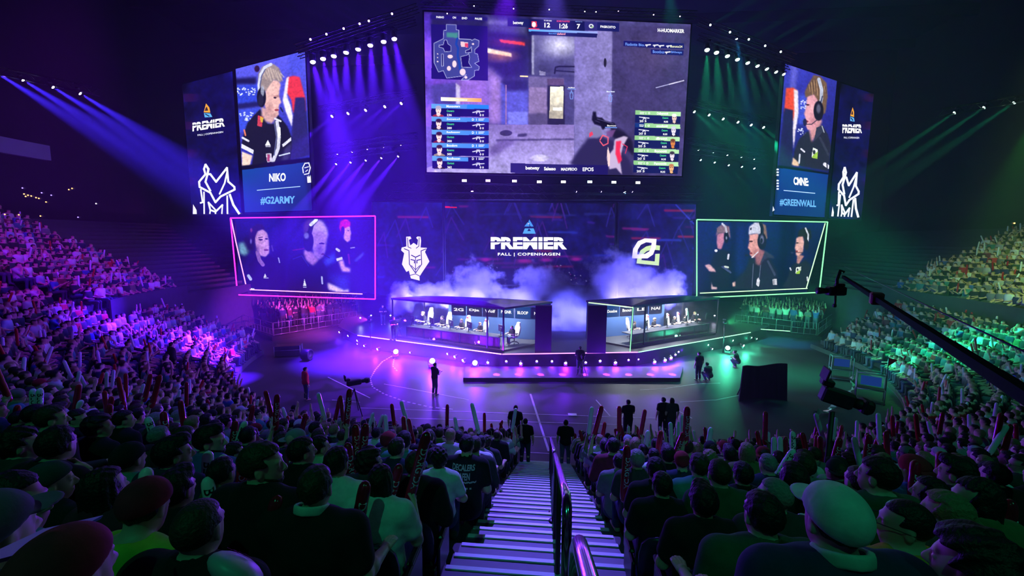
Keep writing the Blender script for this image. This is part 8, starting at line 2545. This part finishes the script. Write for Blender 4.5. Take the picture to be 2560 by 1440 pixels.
# ================================================================== SMOKE rolling behind the booths
def smoke_mat(name, dens, scale, seed):
    m = bpy.data.materials.new(name); m.use_nodes = True
    nt = m.node_tree; nt.nodes.clear()
    o = nt.nodes.new('ShaderNodeOutputMaterial'); s = nt.nodes.new('ShaderNodeVolumeScatter')
    s.inputs['Color'].default_value = (.95, .95, 1, 1)
    tc = nt.nodes.new('ShaderNodeTexCoord')
    mp = nt.nodes.new('ShaderNodeMapping'); mp.inputs['Location'].default_value = (seed, seed*.7, seed*1.3)
    n = nt.nodes.new('ShaderNodeTexNoise'); n.inputs['Scale'].default_value = scale; n.inputs['Detail'].default_value = 6; n.inputs['Roughness'].default_value = .62
    nt.links.new(tc.outputs['Object'], mp.inputs[0]); nt.links.new(mp.outputs[0], n.inputs['Vector'])
    # fall-off to the shell of the puff: generated coordinates, 1 at the middle
    g = nt.nodes.new('ShaderNodeVectorMath'); g.operation = 'SUBTRACT'; g.inputs[1].default_value = (.5, .5, .5)
    nt.links.new(tc.outputs['Generated'], g.inputs[0])
    l = nt.nodes.new('ShaderNodeVectorMath'); l.operation = 'LENGTH'; nt.links.new(g.outputs[0], l.inputs[0])
    f = nt.nodes.new('ShaderNodeMapRange'); f.inputs[1].default_value = .5; f.inputs[2].default_value = .12; f.inputs[3].default_value = -.32; f.inputs[4].default_value = .20
    nt.links.new(l.outputs['Value'], f.inputs[0])
    a = nt.nodes.new('ShaderNodeMath'); a.operation = 'ADD'; nt.links.new(n.outputs[0], a.inputs[0]); nt.links.new(f.outputs[0], a.inputs[1])
    r = nt.nodes.new('ShaderNodeMapRange'); r.inputs[1].default_value = .42; r.inputs[2].default_value = .70; r.inputs[3].default_value = 0; r.inputs[4].default_value = dens
    nt.links.new(a.outputs[0], r.inputs[0]); nt.links.new(r.outputs[0], s.inputs['Density'])
    nt.links.new(s.outputs[0], o.inputs['Volume'])
    m.cycles.volume_step_rate = 1.0
    return m
PUFFS = [(1000, 745, 34, 42, 37.0), (1075, 735, 60, 34, 38.2), (1190, 712, 66, 60, 38.6), (1150, 745, 60, 30, 37.4), (1290, 745, 60, 26, 38.4), (1350, 720, 76, 66, 38.8), (1420, 770, 74, 74, 36.6), (1425, 815, 62, 70, 34.9), (1545, 706, 84, 84, 38.6), (1500, 760, 80, 60, 37.4), (1630, 720, 76, 60, 38.8), (1670, 722, 40, 50, 37.6)]
for k, (x, y, rx, ry, v) in enumerate(PUFFS):
    c = at_v(x, y, v)
    k1 = v/FPX*1.6
    mb = MB()
    prof = [(.02, -1)]+[(sin(pi*j/12), -cos(pi*j/12)) for j in range(1, 12)]+[(.02, 1)]
    mb.lathe(prof, 18)
    o = mb.build('smoke_puff', smoke_mat('smoke_%d' % k, 1.6, .75, 3.1*k))
    for vtx in o.data.vertices: vtx.co = (vtx.co.x*rx*k1, vtx.co.y*1.25, vtx.co.z*ry*k1)
    o.location = c
    tag(o, f'violet-lit puff of stage smoke, {ORDS[k]} from left behind the booths', 'smoke', 'smoke behind the booths', 'stuff')

# thin low mist over the violet floor in front of the left booth
def mist_mat(dens):
    m = bpy.data.materials.new('floor_mist'); m.use_nodes = True
    nt = m.node_tree; nt.nodes.clear()
    o = nt.nodes.new('ShaderNodeOutputMaterial'); s = nt.nodes.new('ShaderNodeVolumeScatter')
    tc = nt.nodes.new('ShaderNodeTexCoord')
    g = nt.nodes.new('ShaderNodeVectorMath'); g.operation = 'SUBTRACT'; g.inputs[1].default_value = (.5, .5, .3)
    nt.links.new(tc.outputs['Generated'], g.inputs[0])
    l = nt.nodes.new('ShaderNodeVectorMath'); l.operation = 'LENGTH'; nt.links.new(g.outputs[0], l.inputs[0])
    f = nt.nodes.new('ShaderNodeMapRange'); f.interpolation_type = 'SMOOTHSTEP'; f.inputs[1].default_value = .5; f.inputs[2].default_value = .05; f.inputs[3].default_value = 0; f.inputs[4].default_value = dens
    nt.links.new(l.outputs['Value'], f.inputs[0]); nt.links.new(f.outputs[0], s.inputs['Density'])
    nt.links.new(s.outputs[0], o.inputs['Volume'])
    return m
mm = mist_mat(.055)
for k, (x, y, rx, ry, rz) in enumerate([(1000, 880, 6.5, 4.5, 2.3), (1150, 905, 6.0, 3.6, 2.0), (800, 845, 6.0, 4.0, 1.2)]):
    c = at_z(x, y, 0)
    mb = MB(); mb.lathe([(.02, 0)]+[(sin(pi/2+pi/2*j/8), .02+sin(pi/2*j/8)) for j in range(0, 8)]+[(.02, 1.02)], 20)
    o = mb.build('floor_mist', mm)
    for vtx in o.data.vertices: vtx.co = (vtx.co.x*rx, vtx.co.y*ry, .02+vtx.co.z*rz)
    o.location = (c.x, c.y, 0)
    tag(o, f'thin violet mist low on the left floor, {ORDS[k]} patch', 'mist', 'mist on the floor', 'stuff')
# ================================================================== HAZE in the air of the hall
def haze_mat(name, dens, col=(1, 1, 1), g=0.0):
    m = bpy.data.materials.new(name); m.use_nodes = True
    nt = m.node_tree; nt.nodes.clear()
    o = nt.nodes.new('ShaderNodeOutputMaterial'); s = nt.nodes.new('ShaderNodeVolumeScatter')
    s.inputs['Color'].default_value = (*col, 1); s.inputs['Density'].default_value = dens; s.inputs['Anisotropy'].default_value = g
    nt.links.new(s.outputs[0], o.inputs['Volume'])
    m.cycles.homogeneous_volume = True
    return m
HAZE = .0038
mb = MB(); mb.box((0, 39.4, 16.0), (80.6, 46.4, 31.9))
tag(mb.build('haze', haze_mat('stage_haze', HAZE)), 'thin stage haze filling the whole hall', 'haze', kind='stuff')
